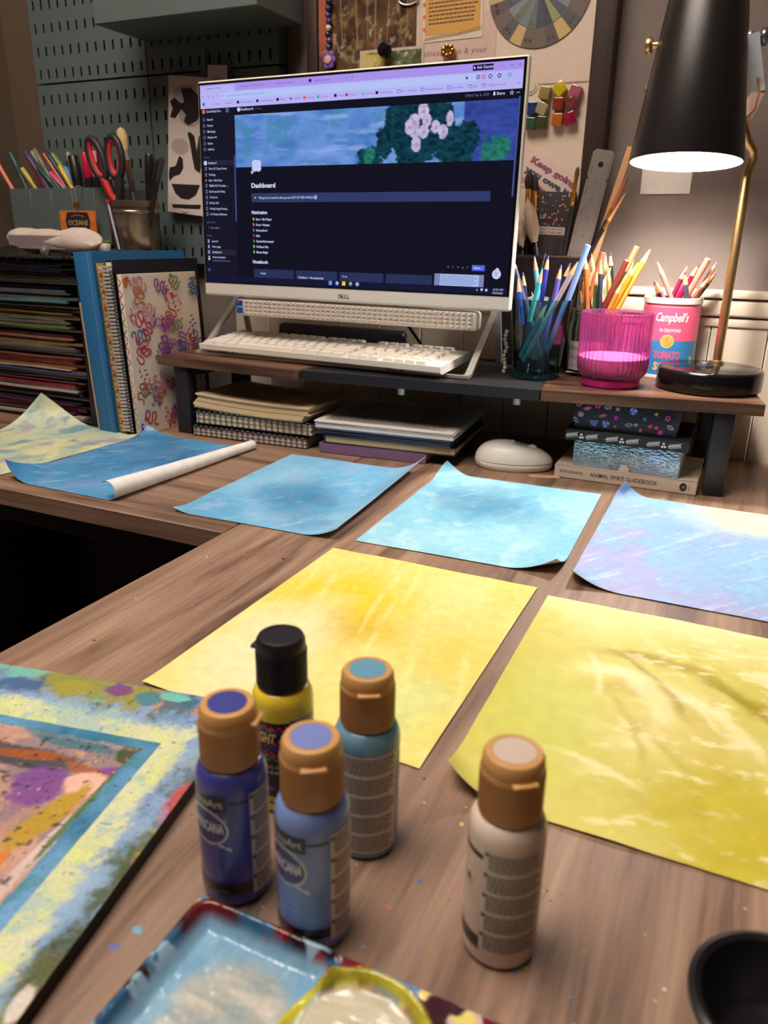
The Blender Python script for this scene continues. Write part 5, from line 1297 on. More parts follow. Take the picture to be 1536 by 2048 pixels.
spots = [(-.064, .034, 'f'), (-.052, .029, 's'), (-.038, .034, 'f'), (-.024, .033, 'w'), (-.011, .032, 't'), (.010, .031, 'b'), (-.060, .020, 'p'), (-.030, .021, 's'), (-.012, .020, 'm'), (-.042, .010, 'b2'), (-.025, .010, 'b'), (-.012, .008, 'o'), (.006, .012, 'w'), (.015, .013, 't'), (.026, .022, 'c'), (.040, .030, 'y'), (.034, .013, 'r'), (.042, .012, 'r'), (.055, .026, 'f'), (.048, .006, 'm'), (.022, .006, 'o'), (.060, .014, 'w'), (-.066, .012, 'w')]
for x, y, k in spots:
    if k == 'f':
        for q in range(5): F.disc(x+.0026*math.cos(q*1.257), y+.0026*math.sin(q*1.257), .0016, .0016, C(224, 70, 110), 8, keep=q > 0)
    elif k == 's': F.disc(x, y, .0058, .0026, C(196, 84, 110), 14, rot=.3); F.disc(x, y, .003, .001, C(230, 130, 150), 10, rot=.3)
    elif k == 'w': F.disc(x, y, .0052, .0028, C(150, 146, 150), 14, rot=rb_.uniform(-1.3, .4)); F.disc(x, y, .0035, .0010, C(60, 56, 66), 10, rot=-.3)
    elif k == 'b':
        F.disc(x, y, .0052, .0052, C(84, 100, 200), 18)
        for q in range(3): F.poly([(x, y), (x+.005*math.cos(q*2.09), y+.005*math.sin(q*2.09)), (x+.005*math.cos(q*2.09+.7), y+.005*math.sin(q*2.09+.7))], C(190, 196, 236), keep=q > 0)
    elif k == 'b2': F.poly([(x-.006, y+.003), (x+.007, y+.004), (x+.004, y-.005), (x-.002, y-.004)], C(110, 124, 196))
    elif k == 'p': F.disc(x, y, .0044, .0040, C(206, 130, 140), 12); F.disc(x, y-.001, .0026, .0020, C(226, 170, 170), 10)
    else: starp(F, x, y, .0048 if k in 'm' else .0038, {'t': C(190, 180, 150), 'm': C(206, 60, 170), 'o': C(190, 100, 70), 'c': C(60, 160, 190), 'y': C(210, 180, 60), 'r': C(224, 70, 100)}[k], 7 if k == 'm' else 5)
F.build('print', m_print, bx)

# ------------------------------------------------------------------ piles under the riser, centre
m_purple = M('purple_cover', C(126, 96, 132), 0.55, var=.06)
book('hardback_book', 'mauve hardback at the bottom of the paper pile', -0.598, -0.420, 1.043, 1.225, 0.0004, 0.0165, m_purple, m_cream, math.radians(4.8))
book('notebook', 'black notebook with cream page edges above the mauve book', -0.590, -0.374, 1.045, 1.223, 0.0168, 0.0300, m_bk, m_cream, math.radians(4.8), 'left')
fo = thing('folder_stack', 'blue-grey card folder stuffed with sheets in the paper pile', 'folder', (-0.490, 1.137, 0.0302), (0, 0, math.radians(3.0)))
for k in range(5):
    MB().box(-.111+.002*(k % 3), -.092+.003*(k % 2), k*.0021, .110-.002*(k % 2), .09, k*.0021+.0017).build('sheet', M('folder_card', (C(86, 96, 136), C(196, 190, 196), C(60, 64, 96), C(210, 204, 204), C(74, 84, 124))[k], .6), fo)
pp = thing('paper_stack', 'stack of printed white pages on top of the pile under the riser', 'papers', (-0.489, 1.135, 0.0410), (0, 0, math.radians(4.5)))
rp_ = random.Random(9)
for k in range(6):
    MB().box(-.113+rp_.uniform(-.002, .002), -.094+rp_.uniform(-.003, .003), k*.0020, .113+rp_.uniform(-.002, .001), .092, k*.0020+.0018).build('page', m_paperw if k % 3 else M('grey_page', C(176, 170, 176), .8), pp)
F = Flat(plane_map((0, 0, .0121), (1, 0, 0), (0, 1, 0))); F.lines(-.10, -.085, .10, .08, 34, C(120, 112, 116), 3, .45, .15, .006); F.build('print', m_print, pp)
MB().box(-.110, -.0955, .0060, -.045, -.0935, .0078).build('bookmark', m_dark, pp)
tag(MB().box(-.004, -.012, 0, .004, .006, .0010).build('ribbon_marker', M('pink_ribbon', C(190, 130, 130), .6), None, (-0.377, 1.036, .0004), (0, 0, -.4)), 'tiny pink ribbon end sticking out below the paper pile', 'ribbon')
# ------------------------------------------------------------------ spiral sketchbooks, left
def spiral(label, x0, x1, y0, z0, z1, rz, pagec, n):
    cx = (x0+x1)/2; w = (x1-x0)/2; h = z1-z0
    t = thing('spiral_sketchbook', label, 'sketchbook', (cx, y0, z0), (0, 0, rz), 'black spiral sketchbooks under the riser')
    MB().rbox(-w-.002, -.001, 0, w+.002, .145, .0016, .0004, 1).rbox(-w-.002, -.001, h-.0016, w+.002, .145, h, .0004, 1).build('cover', m_bk, t)
    pgm = MB(); npg = 7
    for k in range(npg):
        zz = .0018+(h-.0036)*k/npg
        pgm.box(-w+.001*(k % 2), .0+.0006*(k % 3), zz, w-.001*(k % 3), .142, zz+(h-.0036)/npg*.86)
    pgm.build('pages', pagec, t)
    wr = MB()
    for k in range(n):
        x = -w+.006+(2*w-.012)*k/(n-1)
        for dx in (-.0011, .0011):
            ring = [(x+dx, .006*(1-math.cos(a))*.62-.0024, h/2+(h/2+.0012)*math.sin(a)) for a in [PI*1.5-2*PI*j/14 for j in range(3, 13)]]
            ring = [(x+dx, -.0026+.006*(1+math.cos(a))/2, h/2+(h/2+.0014)*math.sin(a)) for a in [PI*.35+2*PI*.65*j/10 for j in range(11)]]
            wr.tube(ring, .0005, 5, caps=False)
    wr.build('wire_binding', m_blackgloss, t)
    return t
spiral('lower black spiral sketchbook with pinkish page edges resting on the desk', -0.8335, -0.617, 1.037, 0.0003, 0.0175, math.radians(2.6), M('pink_grey_pages', C(206, 190, 184), .85, var=.12, scale=300, stretch=(.1, 1, 4)), 21)
spiral('upper black spiral sketchbook with cream page edges, second in the pile', -0.8275, -0.608, 1.039, 0.0215, 0.0425, math.radians(2.6), M('cream_pages', C(216, 204, 180), .85, var=.1, scale=300, stretch=(.1, 1, 4)), 20)
sup = MB().box(-.105, .02, 0, .105, .14, .0036)
tag(sup.build('cardboard_sheet', m_bk, None, (-0.722, 1.04, 0.0177), (0, 0, math.radians(2.6))), 'black card lying between the two spiral sketchbooks', 'card')
def bundle(label, z0, n, x0, x1, y0, seed, pr=False):
    t = thing('page_bundle', label, 'papers', ((x0+x1)/2, y0, z0), (0, 0, math.radians(-1.0)), 'aged loose pages under the riser')
    r_ = random.Random(seed); w = (x1-x0)/2
    for k in range(n):
        a, b, c_ = r_.uniform(-.003, .003), r_.uniform(-.003, .002), r_.uniform(-.002, .003)
        q = 16; vs = []; 
        for i in range(q+1):
            xx = -w+a+(2*w+b-a)*i/q; lift = .006*((abs(i/q-.62)*1.2)**2.0)*1.3
            for yy, zz in ((c_, 0), (.14, 0), (.14, .0022), (c_, .0022)): vs.append((xx, yy, k*.0026+zz+lift))
        fs = [(i*4+j, i*4+(j+1) % 4, (i+1)*4+(j+1) % 4, (i+1)*4+j) for i in range(q) for j in range(4)]+[(3, 2, 1, 0), tuple(q*4+j for j in range(4))]
        MB().add(vs, fs).build('page', m_cream, t)
    if pr:
        F = Flat(lambda u, v, dd: Vector((u, v, n*.0026+.0001+dd+.006*((abs((u+w)/(2*w)-.62)*1.2)**2.0)*1.3)))
        F.lines(-w+.03, .008, w-.06, .12, 14, C(140, 116, 90), 4, .4, .3, .005); F.build('print', m_print, t)
bundle('lower bundle of yellowed loose pages on the spiral sketchbooks', 0.0432, 4, -0.8325, -0.619, 1.037, 3)
bundle('upper bundle of yellowed printed pages, topmost under the riser', 0.0545, 5, -0.8300, -0.608, 1.040, 8, True)

# ------------------------------------------------------------------ upright books at the left of the riser
def upright(name, label, fx, fy, th, length, hgt, cover, pages, cat, group=None, ang=-3.8, lean=-3.0, covt=.0014, spine=True):
    """standing book; (fx, fy) is the lower front-right corner, spine towards the front"""
    t = thing(name, label, cat, (fx, fy, 0.0), (0, math.radians(lean), math.radians(ang)), group)
    zb = th*math.sin(math.radians(abs(lean)))*0+.0006
    mb = MB().rbox(-th, 0, zb, -th+covt, length, zb+hgt, .0004, 1).rbox(-covt, 0, zb, 0, length, zb+hgt, .0004, 1)
    if spine: mb.rbox(-th, -.001, zb, 0, covt, zb+hgt, .0008, 2)
    mb.build('cover', cover, t)
    MB().box(-th+covt, covt+.0005, zb+.003, -covt, length-.004, zb+hgt-.004).build('pages', pages, t)
    return t, zb
m_blue = M('blue_leatherette', C(40, 106, 160), 0.5, var=.08, scale=200, bump=.15)
t, zb = upright('binder', 'tall bright blue stitched binder standing beside the black trays', -0.956, 0.980, .040, .215, .296, m_blue, m_paperw, 'binder', lean=-3.4)
s_ = MB()
for k in range(72): s_.rbox(-.0085, -.0016, .006+k*.004, -.0078, -.0009, .0086+k*.004, .0001, 1)
s_.build('stitching', M('pale_thread', C(130, 176, 206), .8), t)
MB().rbox(-.0070, -.0012, zb, -.0062, .0, zb+.296, .0002, 1).build('spine_crease', M('blue_dark', C(28, 80, 126), .5), t)
t, zb = upright('spiral_notebook', 'yellow floral notebook with a thin green wire squeezed beside the binder', -0.940, 0.983, .013, .20, .278, M('mustard_floral', C(190, 148, 48), .6, var=.25, scale=60), m_cream, 'notebook', spine=False, lean=-3.2)
wr = MB(); m_rfl = M('red_flower', C(206, 60, 60), .6)
for k in range(30):
    z_ = .010+k*.0089
    wr.tube([(-.0065+.006*math.cos(a), -.0010-.0042*(1+math.sin(a))*.5, z_+.0012*math.sin(a)) for a in [2*PI*j/12 for j in range(13)]], .00045, 5, caps=False)
    if k % 3 == 1: MB().lathe([(0.0001, 0), (.0032, 0), (.0032, .0004), (0.0001, .0004)], 8, m=Matrix.Translation((-.0050+.002*(k % 2), -.0000, z_+.003)) @ Matrix.Rotation(PI/2, 4, 'X')).build('flower_print', m_rfl, t)
wr.build('wire_binding', M('green_wire', C(70, 70, 40), .4, .5), t)
t, zb = upright('spiral_notebook', 'large black-covered notebook with a chunky silver coil', -0.9205, 0.984, .017, .200, .284, M('black_navy_cover', C(28, 27, 38), .5), m_paperw, 'notebook', spine=False, lean=-3.0)
wr = MB()
for k in range(46):
    z_ = .008+k*.00585
    wr.rbox(-.0150, -.0090, z_, -.0020, -.0010, z_+.0038, .0010, 2)
wr.build('coil', M('silver_coil', C(196, 190, 188), .45, .35), t)
wk = MB()
for k in range(52): wk.tube([(.0008+.0022*math.cos(a), -.0030+.0026*math.sin(a), .008+k*.0052) for a in [2*PI*j/8 for j in range(9)]], .0009, 5, caps=False)
wk.build('black_coil', m_blackgloss, t)
t, zb = upright('patterned_notebook', 'cream notebook printed with rainbow squiggling snakes, leaning on the riser', -0.9060, 0.984, .0095, .172, .262, M('cream_cover', C(224, 208, 188), .55, var=.03), m_paperw, 'notebook', lean=-2.6)
F = Flat(lambda u, v, dd: Vector((.0001+dd, u, v)))
rs_ = random.Random(21)
pal_ = [C(120, 132, 84), C(82, 96, 160), C(196, 70, 90), C(206, 120, 60), C(214, 130, 160), C(130, 70, 160), C(190, 56, 56), C(70, 80, 150)]
cells = [(a_, b_) for a_ in range(6) for b_ in range(9)]
for k, (ca, cb2) in enumerate(cells):
    u = .014+ca*.0285+rs_.uniform(-.008, .008); v = .016+cb2*.0285+rs_.uniform(-.008, .008); a = rs_.random()*6.28; c = pal_[(ca+rs_.randint(0, 2)+cb2//3) % 8]
    pts = [(u, v)]; w_ = rs_.uniform(.8, 1.25); ph = rs_.random()*6
    for j in range(22):
        aa = a+1.9*math.sin(j*.58*w_+ph)
        du, dv = .0046*math.cos(aa), .0046*math.sin(aa)
        u = min(max(u+du, .004), .168); v = min(max(v+dv, .005), .257)
        pts.append((u, v))
    if len(pts) > 6:
        if k % 4 == 3:
            for j in range(0, len(pts)-2, 3): F.line(pts[j:j+2], .0027, c, keep=j > 0)
        else: F.line(pts, .0027, c)
        F.disc(pts[-1][0], pts[-1][1], .0048, .0032, c, 12, rot=a)
F.build('snake_print', m_print, t)
Fs = Flat(lambda u, v, dd: Vector((-.0095+u, -.0011-dd, v)))
for k in range(12):
    v = .012+k*.021; c = pal_[k % 8]; Fs.line([(.001+.0035*(1+math.sin(j*.9+k)), v+j*.0022) for j in range(9)], .0014, c)
Fs.build('spine_print', m_print, t)
tag(MB().rbox(-.004, 0, .0006, 0, .20, .215, .0005, 1).build('thin_board', M('plywood', C(196, 160, 118), .7), None, (-0.9985, 0.985, 0), (0, math.radians(-3.6), math.radians(-3.8))), 'thin pale wooden board wedged left of the blue binder', 'board')
# ------------------------------------------------------------------ pegboard panels
m_teal = M('teal_grey_enamel', C(92, 105, 103), 0.5, 0.1, var=.04, scale=30)
PY = 1.285
def pegpanel(label, x0, x1, z0, z1, rows_, cols_):
    t = thing('pegboard_panel', label, 'pegboard', ((x0+x1)/2, PY, z0), (0, 0, 0), 'slotted steel pegboard panels')
    cx = (x0+x1)/2
    sw, sh = .0048/2, .0165/2
    xs = [x0]+[v for c in cols_ for v in (c-sw, c+sw)]+[x1]
    zs = [z0]+[v for r_ in rows_ for v in (r_-sh, r_+sh)]+[z1]
    mb = MB(); dep = .0016
    for i in range(len(xs)-1):
        for j in range(len(zs)-1):
            a0, a1, b0, b1 = xs[i]-cx, xs[i+1]-cx, zs[j]-z0, zs[j+1]-z0
            if i % 2 == 1 and j % 2 == 1:
                mb.add([(a0, 0, b0), (a1, 0, b0), (a1, 0, b1), (a0, 0, b1), (a0, dep, b0), (a1, dep, b0), (a1, dep, b1), (a0, dep, b1)], [(0, 1, 5, 4), (1, 2, 6, 5), (2, 3, 7, 6), (3, 0, 4, 7)])
            else:
                mb.add([(a0, 0, b0), (a1, 0, b0), (a1, 0, b1), (a0, 0, b1)], [(0, 1, 2, 3)])
    mb.build('face_plate', m_teal, t)
    fl = MB(); h = z1-z0; w = (x1-x0)/2
    fl.box(-w, 0.0001, 0, -w+.0014, .029, h).box(w-.0014, 0.0001, 0, w, .029, h).box(-w, 0.0001, 0, w, .029, .0014).box(-w, 0.0001, h-.0014, w, .029, h)
    fl.build('flange', m_teal, t)
    MB().box(-w+.003, .012, .003, w-.003, .0285, h-.003).build('backing', M('slot_gap_shade', C(26, 25, 26), .9), t)  # near-black slab added to paint the shade of the gap behind the slots
    return t
colsL = [-1.3560+.0213*k for k in range(13)]
colsR = [-1.0735+.0213*k for k in range(13)]
rowsT = [.618+.0393*k for k in range(6)]
rowsB = [.5730-.0402*k for k in range(8)]
pegpanel('upper teal slotted pegboard panel beside the brown wall', -1.3705, -1.0885, .6025, .84, rowsT, colsL)
pegpanel('upper teal slotted pegboard panel behind the hanging tray', -1.0855, -.8010, .6025, .84, rowsT, colsR)
pegpanel('lower teal slotted pegboard panel behind the pen bin', -1.3705, -1.0885, .270, .5990, rowsB[::-1], colsL)
pegpanel('lower teal slotted pegboard panel behind the monitor', -1.0855, -.8010, .270, .5990, rowsB[::-1], colsR)
# tray hung near the top
tr_ = thing('hanging_tray', 'deep teal metal tray hung high on the pegboard', 'tray', (-0.905, PY, .655))
MB().rbox(-.175, -.130, 0, .150, -.001, .003, .001, 1).rbox(-.175, -.132, 0, .150, -.129, .075, .001, 1).rbox(-.177, -.132, 0, -.174, -.001, .075, .001, 1).rbox(.149, -.132, 0, .152, -.001, .075, .001, 1).rbox(-.175, -.003, 0, .150, -.0004, .09, .001, 1).build('body', m_teal, tr_)
# hooks holding the printed sheets
for hx, hz, hl, lb_ in ((-.957, .640, .085, 'long flat teal strap hook holding the tall black and white sheet'), (-.905, .617, .03, 'short teal hook holding the sheet with one grey shape')):
    hk = thing('peg_hook', lb_, 'hook', (hx, PY, hz-hl), (0, 0, 0), 'hooks on the pegboard')
    MB().rbox(-.0065, -.004, 0, .0065, -.0008, hl, .001, 1).rbox(-.0065, -.012, 0, .0065, -.0035, .003, .001, 1).build('strap', m_teal, hk)
BKp = C(34, 28, 30); GRp = C(172, 156, 154)
sh = thing('printed_sheet', 'tall white sheet of black and grey cut-out shapes on the pegboard', 'print', (-1.051, PY-.0150, .365), (0, math.radians(6.0), 0))
MB().box(0, 0, 0, .115, .0006, .232).build('paper', M('print_paper', C(206, 192, 184), .7, var=.03), sh)
F = Flat(lambda u, v, dd: Vector((u, -.0001-dd, v)))
F.disc(.040, .196, .030, .024, GRp, 24); F.disc(.050, .170, .026, .020, GRp, 24); F.disc(.028, .116, .020, .014, GRp, 24)
F.poly([(.004, .190), (.014, .196), (.028, .188), (.036, .190), (.028, .212), (.050, .214), (.072, .200), (.078, .180), (.066, .162), (.046, .152), (.036, .158), (.040, .170), (.030, .178), (.016, .162), (.004, .164), (.010, .178)], BKp)
F.poly([(.044, .140), (.050, .124), (.056, .100), (.062, .080), (.074, .074), (.080, .100), (.084, .132), (.078, .142), (.070, .136), (.066, .112), (.060, .136), (.050, .142)], BKp)
F.poly([(.004, .078), (.018, .082), (.026, .100), (.034, .096), (.036, .080), (.028, .068), (.014, .064), (.004, .054), (-.0 + .002, .066)], BKp)
F.poly([(.008, .050), (.075, .054), (.066, .036), (.050, .026), (.032, .026), (.018, .034)], BKp)
F.poly([(.010, .014), (.060, .018), (.078, .020), (.076, .012), (.050, .010), (.012, .008)], BKp)
F.poly([(.026, .006), (.040, .002), (.056, .006), (.040, .0005)], BKp)
F.build('cut_out_print', m_print, sh)
sh2 = thing('printed_sheet', 'white sheet with a grey shape peeking out above the monitor', 'print', (-0.925, PY-.0155, .52), (0, math.radians(5.0), 0))
MB().box(-.021, 0, 0, .021, .0006, .085).build('paper', M('print_paper2', C(206, 192, 184), .7, var=.03), sh2)
F = Flat(lambda u, v, dd: Vector((u, -.0001-dd, v))); F.disc(0, .055, .017, .014, GRp, 20); F.build('grey_print', m_print, sh2)

# ------------------------------------------------------------------ pen bin
bn = thing('pen_bin', 'teal metal pen bin with divided pockets on the pegboard', 'bin', (-1.255, PY-.0006, .302))
bx0, bx1, by0, by1, bh = -.130, .148, -.088, -.001, .102
MB().rbox(bx0, by0, 0, bx1, by1, .002, .0008, 1).rbox(bx0, by0, 0, bx1, by0+.0015, bh, .0006, 1).rbox(bx0, by1-.0015, 0, bx1, by1, bh+.012, .0006, 1).rbox(bx0, by0, 0, bx0+.0015, by1, bh, .0006, 1).rbox(bx1-.0015, by0, 0, bx1, by1, bh, .0006, 1).build('body', m_teal, bn)
for dx in (-.075, -.020, .035, .090): MB().rbox(dx, by0-.0015, 0.002, dx+.003, by0, bh-.004, .0006, 1).build('front_rib', m_teal, bn)
pens = [('coral', -1.4354, 0.4735, -1.3894, 0.4053, C(222, 120, 100), 1), ('dark teal', -1.4161, 0.4750, -1.3849, 0.4126, C(30, 84, 84), 0), ('crimson', -1.4012, 0.4716, -1.3609, 0.4082, C(190, 40, 70), 0), ('olive yellow', -1.3848, 0.4446, -1.3521, 0.4060, C(176, 160, 60), 1), ('mint', -1.3828, 0.4782, -1.3216, 0.4058, C(130, 190, 176), 0), ('purple', -1.3664, 0.4758, -1.3126, 0.4057, C(80, 56, 96), 0), ('orange', -1.3456, 0.4732, -1.2945, 0.4059, C(206, 116, 50), 0), ('bottle green', -1.3323, 0.4467, -1.2886, 0.4059, C(34, 84, 66), 0), ('lime green', -1.3203, 0.4716, -1.2917, 0.4399, C(110, 140, 60), 1), ('grey with a pink end', -1.2957, 0.4340, -1.2620, 0.4057, C(170, 130, 140), 2), ('bright blue', -1.2846, 0.4468, -1.2689, 0.4174, C(60, 120, 180), 1), ('navy', -1.2950, 0.4719, -1.2442, 0.4071, C(46, 48, 76), 0), ('clear beige', -1.2684, 0.4732, -1.2649, 0.4516, C(160, 146, 130), 0), ('yellow', -1.2599, 0.4453, -1.2401, 0.4151, C(206, 176, 50), 0), ('warm grey', -1.3535, 0.4795, -1.3062, 0.4077, C(130, 108, 92), 0)]
rg = random.Random(3)
def pen(label, tip, base, r, c1, c2, capl, name='felt_pen', cat='pen', group='pens in the teal bin'):
    tip = Vector(tip); base = Vector(base); ax = tip-base; Ln = ax.length
    p = thing(name, label, cat, base, Vector((0, 0, 1)).rotation_difference(ax.normalized()).to_euler(), group)
    MB().lathe([(0.0001, 0), (r*.85, 0), (r*.92, .001), (r*.92, Ln-capl)], 14).build('barrel', M('pen_barrel', c1, .35, var=.04), p)
    MB().lathe([(r*.90, Ln-capl-.001), (r, Ln-capl), (r*.98, Ln-.004), (r*.8, Ln-.0008), (0.0001, Ln)], 14).build('cap', M('pen_cap', c2, .35, var=.04), p)
    MB().rbox(r*.9, -.0013, Ln-capl*.9, r*1.35, .0013, Ln-.002, .0004, 1).build('clip', M('pen_clip', c2, .35), p)
    return p
for k, (n, tx, tz, px, pz, c, kind) in enumerate(pens):
    yy = 1.208+.0042*((k*7) % 15)
    dz = pz-tz; kx = (px-tx)/dz
    zb = .3090; xb = tx+kx*(zb-tz); xb = min(max(xb, -1.377), -1.125)
    c2 = C(214, 80, 150) if kind == 2 else (tuple(min(1, v*1.25) for v in c[:3])+(1,) if kind else c)
    pen(n+' slim pen leaning left in the teal bin', (tx, yy, tz), (xb, yy, zb), .0042, c, c2, .035 if kind else .045)
for n, tx, tz, px, pz, c, cl, r in (('thick black', -1.2479, 0.4658, -1.2357, 0.4060, C(26, 25, 28), C(26, 25, 28), .0105), ('thick red-capped', -1.2158, 0.4699, -1.2113, 0.4247, C(30, 28, 32), C(190, 30, 60), .0090), ('pink-capped', -1.1957, 0.4723, -1.1909, 0.4284, C(30, 28, 32), C(226, 130, 156), .0068), ('dark blue', -1.1806, 0.4709, -1.1758, 0.4065, C(36, 44, 66), C(36, 44, 66), .0055), ('cream-capped', -1.1640, 0.4677, -1.1591, 0.4259, C(34, 32, 36), C(206, 190, 160), .0050)):
    xb = px+(px-tx)*(pz-.3085)/max(.02, tz-pz)*.4
    pen(n+' marker standing upright in the teal bin', (tx, 1.238, tz), (xb, 1.238, .3085), r, c, cl, .046, 'marker_pen', 'marker')
# hanging tag on a key ring
tg_ = thing('hanging_tag', 'orange and black card tag lettered OCEANE on a metal clip', 'tag', (-1.190, 1.176, .316), (0, 0, math.radians(3)))
MB().box(-.043, 0, 0, .043, .0012, .047).build('card', M('orange_card', C(206, 112, 50), .6), tg_)
F = Flat(lambda u, v, dd: Vector((u, -.0001-dd, v)))
F.poly([(-.024, .044), (.024, .044), (.030, .030), (.026, .010), (-.026, .010), (-.030, .030)], C(40, 32, 34)); F.text('OCEANE', 0, .0210, .0090, C(206, 170, 130), 'c', width=.048); F.text('PARFUM DE LA MER', 0, .0150, .0030, C(190, 140, 90), 'c'); F.line([(-.016, .0365), (0, .039), (.016, .0365)], .001, C(206, 112, 50)); F.disc(-.034, .034, .006, .006, C(226, 120, 50), 12); F.disc(.034, .034, .006, .006, C(226, 120, 50), 12)
for a in range(5): F.disc(-.034+.018*a, .005, .005, .003, C(40, 32, 34) if a % 2 else C(226, 130, 60), 10, rot=a)
F.build('lettering', m_print, tg_)
MB().tube([(.002, 0, .047), (.003, -.001, .056), (.001, -.001, .062), (.004, -.002, .070), (.002, -.002, .088)], .0016, 8).tube([(.002, -.002, .086), (.002, .008, .0905), (.002, .0215, .088)], .0012, 6).build('clip', m_steel, tg_)
MB().rbox(-.003, -.004, .052, .007, .002, .062, .001, 2).build('clasp', m_gold, tg_)

# ------------------------------------------------------------------ black tray rack with paper
rk = thing('tray_rack', 'black stacking tray rack packed with coloured paper', 'rack', (-1.2, 1.0, 0.0))
m_rk = M('black_rack', C(28, 25, 26), .55)
RX0, RX1, RY1, RZ = -.255, .1850, .262, .283
MB().rbox(RX1-.018, 0, 0, RX1, RY1, RZ-.002, .002, 1).build('side_panel', m_rk, rk)
MB().rbox(RX0, 0, 0, RX0+.018, RY1, RZ-.002, .002, 1).build('side_panel', m_rk, rk)
MB().rbox(RX0, RY1, 0, RX1, RY1+.006, RZ-.002, .002, 1).build('back_panel', m_rk, rk)
MB().rbox(RX0-.004, -.004, RZ-.0018, RX1+.002, RY1+.006, RZ+.003, .002, 1).build('top', m_rk, rk)
tz_ = [.003+.0395*k for k in range(7)]
paperc = [('plum', C(104, 74, 92)), ('rose', C(136, 60, 84)), ('terracotta', C(150, 98, 74)), ('tan', C(128, 102, 84)), ('sage', C(132, 136, 100)), ('slate', C(90, 98, 116)), ('charcoal', C(58, 54, 64))]
for k, z_ in enumerate(tz_):
    MB().rbox(RX0+.0185, .002, z_, RX1-.0185, RY1-.001, z_+.0022, .0006, 1).build('shelf', m_rk, rk)
    nm, c = paperc[k]
    ps_ = thing('paper_pile', nm+' coloured paper pile filling one shelf of the black rack', 'papers', (-1.2, 1.006, z_+.0024), (0, 0, 0), 'paper piles in the black rack')
    rq = random.Random(40+k)
    zc = 0
    for j in range(9):
        cj = tuple(min(1, max(0.02, v*rq.uniform(.35, 1.4)+rq.uniform(-.02, .02))) for v in c[:3])+(1,)
        if rq.random() < .14: cj = C(170, 160, 154)
        if rq.random() < .12: cj = rq.choice((C(150, 44, 66), C(84, 110, 64), C(160, 110, 90), C(70, 78, 110)))
        x0_ = RX0+.021+rq.uniform(0, .015); x1_ = RX1-.021-rq.uniform(0, .05); y0_ = rq.uniform(0, .012); hh = rq.uniform(.0016, .0050)
        q = 14; ph = rq.random()*6; am = rq.uniform(.0002, .0009); vs = []
        for i in range(q+1):
            xx = x0_+(x1_-x0_)*i/q; dz = am*(1+math.sin(ph+i*.7))
            for yy, zz in ((y0_, 0), (.24, 0), (.24, hh), (y0_, hh)): vs.append((xx, yy, zc+zz+dz))
        fs = [(i*4+m_, i*4+(m_+1) % 4, (i+1)*4+(m_+1) % 4, (i+1)*4+m_) for i in range(q) for m_ in range(4)]+[(3, 2, 1, 0), tuple(q*4+m_ for m_ in range(4))]
        MB().add(vs, fs).build('sheet', M('coloured_paper', cj, .5, var=.2, scale=30), ps_)
        zc += hh+.0006
        if zc > .030: break
# things lying on top of the rack
TOPZ = RZ+.0032
po = MB(); n1, n2 = 30, 14
vs = []
for j in range(n2+1):
    v_ = j/n2*2*PI
    for i in range(n1+1):
        u = i/n1
        env = (1-abs(2*u-1)**6)**.5
        a = .018*(.04+.96*env); b_ = .0215*(.04+.96*env)*(1.0+.10*math.sin(u*9))
        vs.append((-.110+.220*u+.006*math.sin(v_*2), a*math.cos(v_)*1.5+.004*math.sin(u*7), .0220+b_*math.sin(v_)*(.98)+.002*math.sin(u*17)*(math.sin(v_) > 0)))
zmin = min(p[2] for p in vs); vs = [(p[0], p[1], p[2]-zmin) for p in vs]
fs = [(j*(n1+1)+i, j*(n1+1)+i+1, (j+1)*(n1+1)+i+1, (j+1)*(n1+1)+i) for j in range(n2) for i in range(n1)]
pch = thing('paper_pouch', 'crumpled white padded pouch with faded print lying on the rack', 'pouch', (-1.138, 1.062, TOPZ), (0, 0, math.radians(-4)))
po.add(vs, fs, None, True).build('body', M('crumpled_paper', C(196, 180, 168), .75, var=.10, scale=40, bump=.6, bscale=60), pch)
F = Flat(lambda u, v, dd: Vector((u, -.0275-dd-.002*math.cos(u*30), v)))
F.rect(-.085, .010, .060, .032, C(150, 138, 142), 10); F.lines(-.08, .012, .03, .03, 5, C(120, 108, 116), 8, .5, .3, .006); F.text('watercolor', .035, .029, .004, C(60, 50, 56), rot=-1.1)
F.build('faded_print', m_print, pch)
tag(MB().lathe([(0.0001, 0), (.005, .001), (.0075, .005), (.0075, .009), (.005, .013), (0.0001, .0145)], 20).build('glass_bead', M('bead_glass', C(200, 194, 190), .05, .0, var=0, trans=.8), None, (-1.114, 1.018, TOPZ)), 'clear glass bead in front of the white pouch on the rack', 'bead')
bgm = MB(); vs = []
for j in range(9):
    for i in range(17):
        u = i/16; v_ = j/8
        vs.append((-.07+.15*u, -.02+.04*v_, .001+.016*math.sin(PI*v_)*math.sin(PI*u)**.6*(.8+.3*math.sin(u*13+j))))
bgm.add(vs, [(j*17+i, j*17+i+1, (j+1)*17+i+1, (j+1)*17+i) for j in range(8) for i in range(16)], None, True)
bgm.add([(-.07, -.02, .0005), (.08, -.02, .0005), (.08, .02, .0005), (-.07, .02, .0005)], [(3, 2, 1, 0)])
tag(bgm.build('fabric_scrap', M('black_sequin', C(30, 26, 30), .35, var=.5, scale=140, bump=.6), None, (-1.235, 1.022, TOPZ)), 'crumpled black sparkly fabric at the edge of the rack', 'fabric')
fz = MB(); rf = random.Random(17)
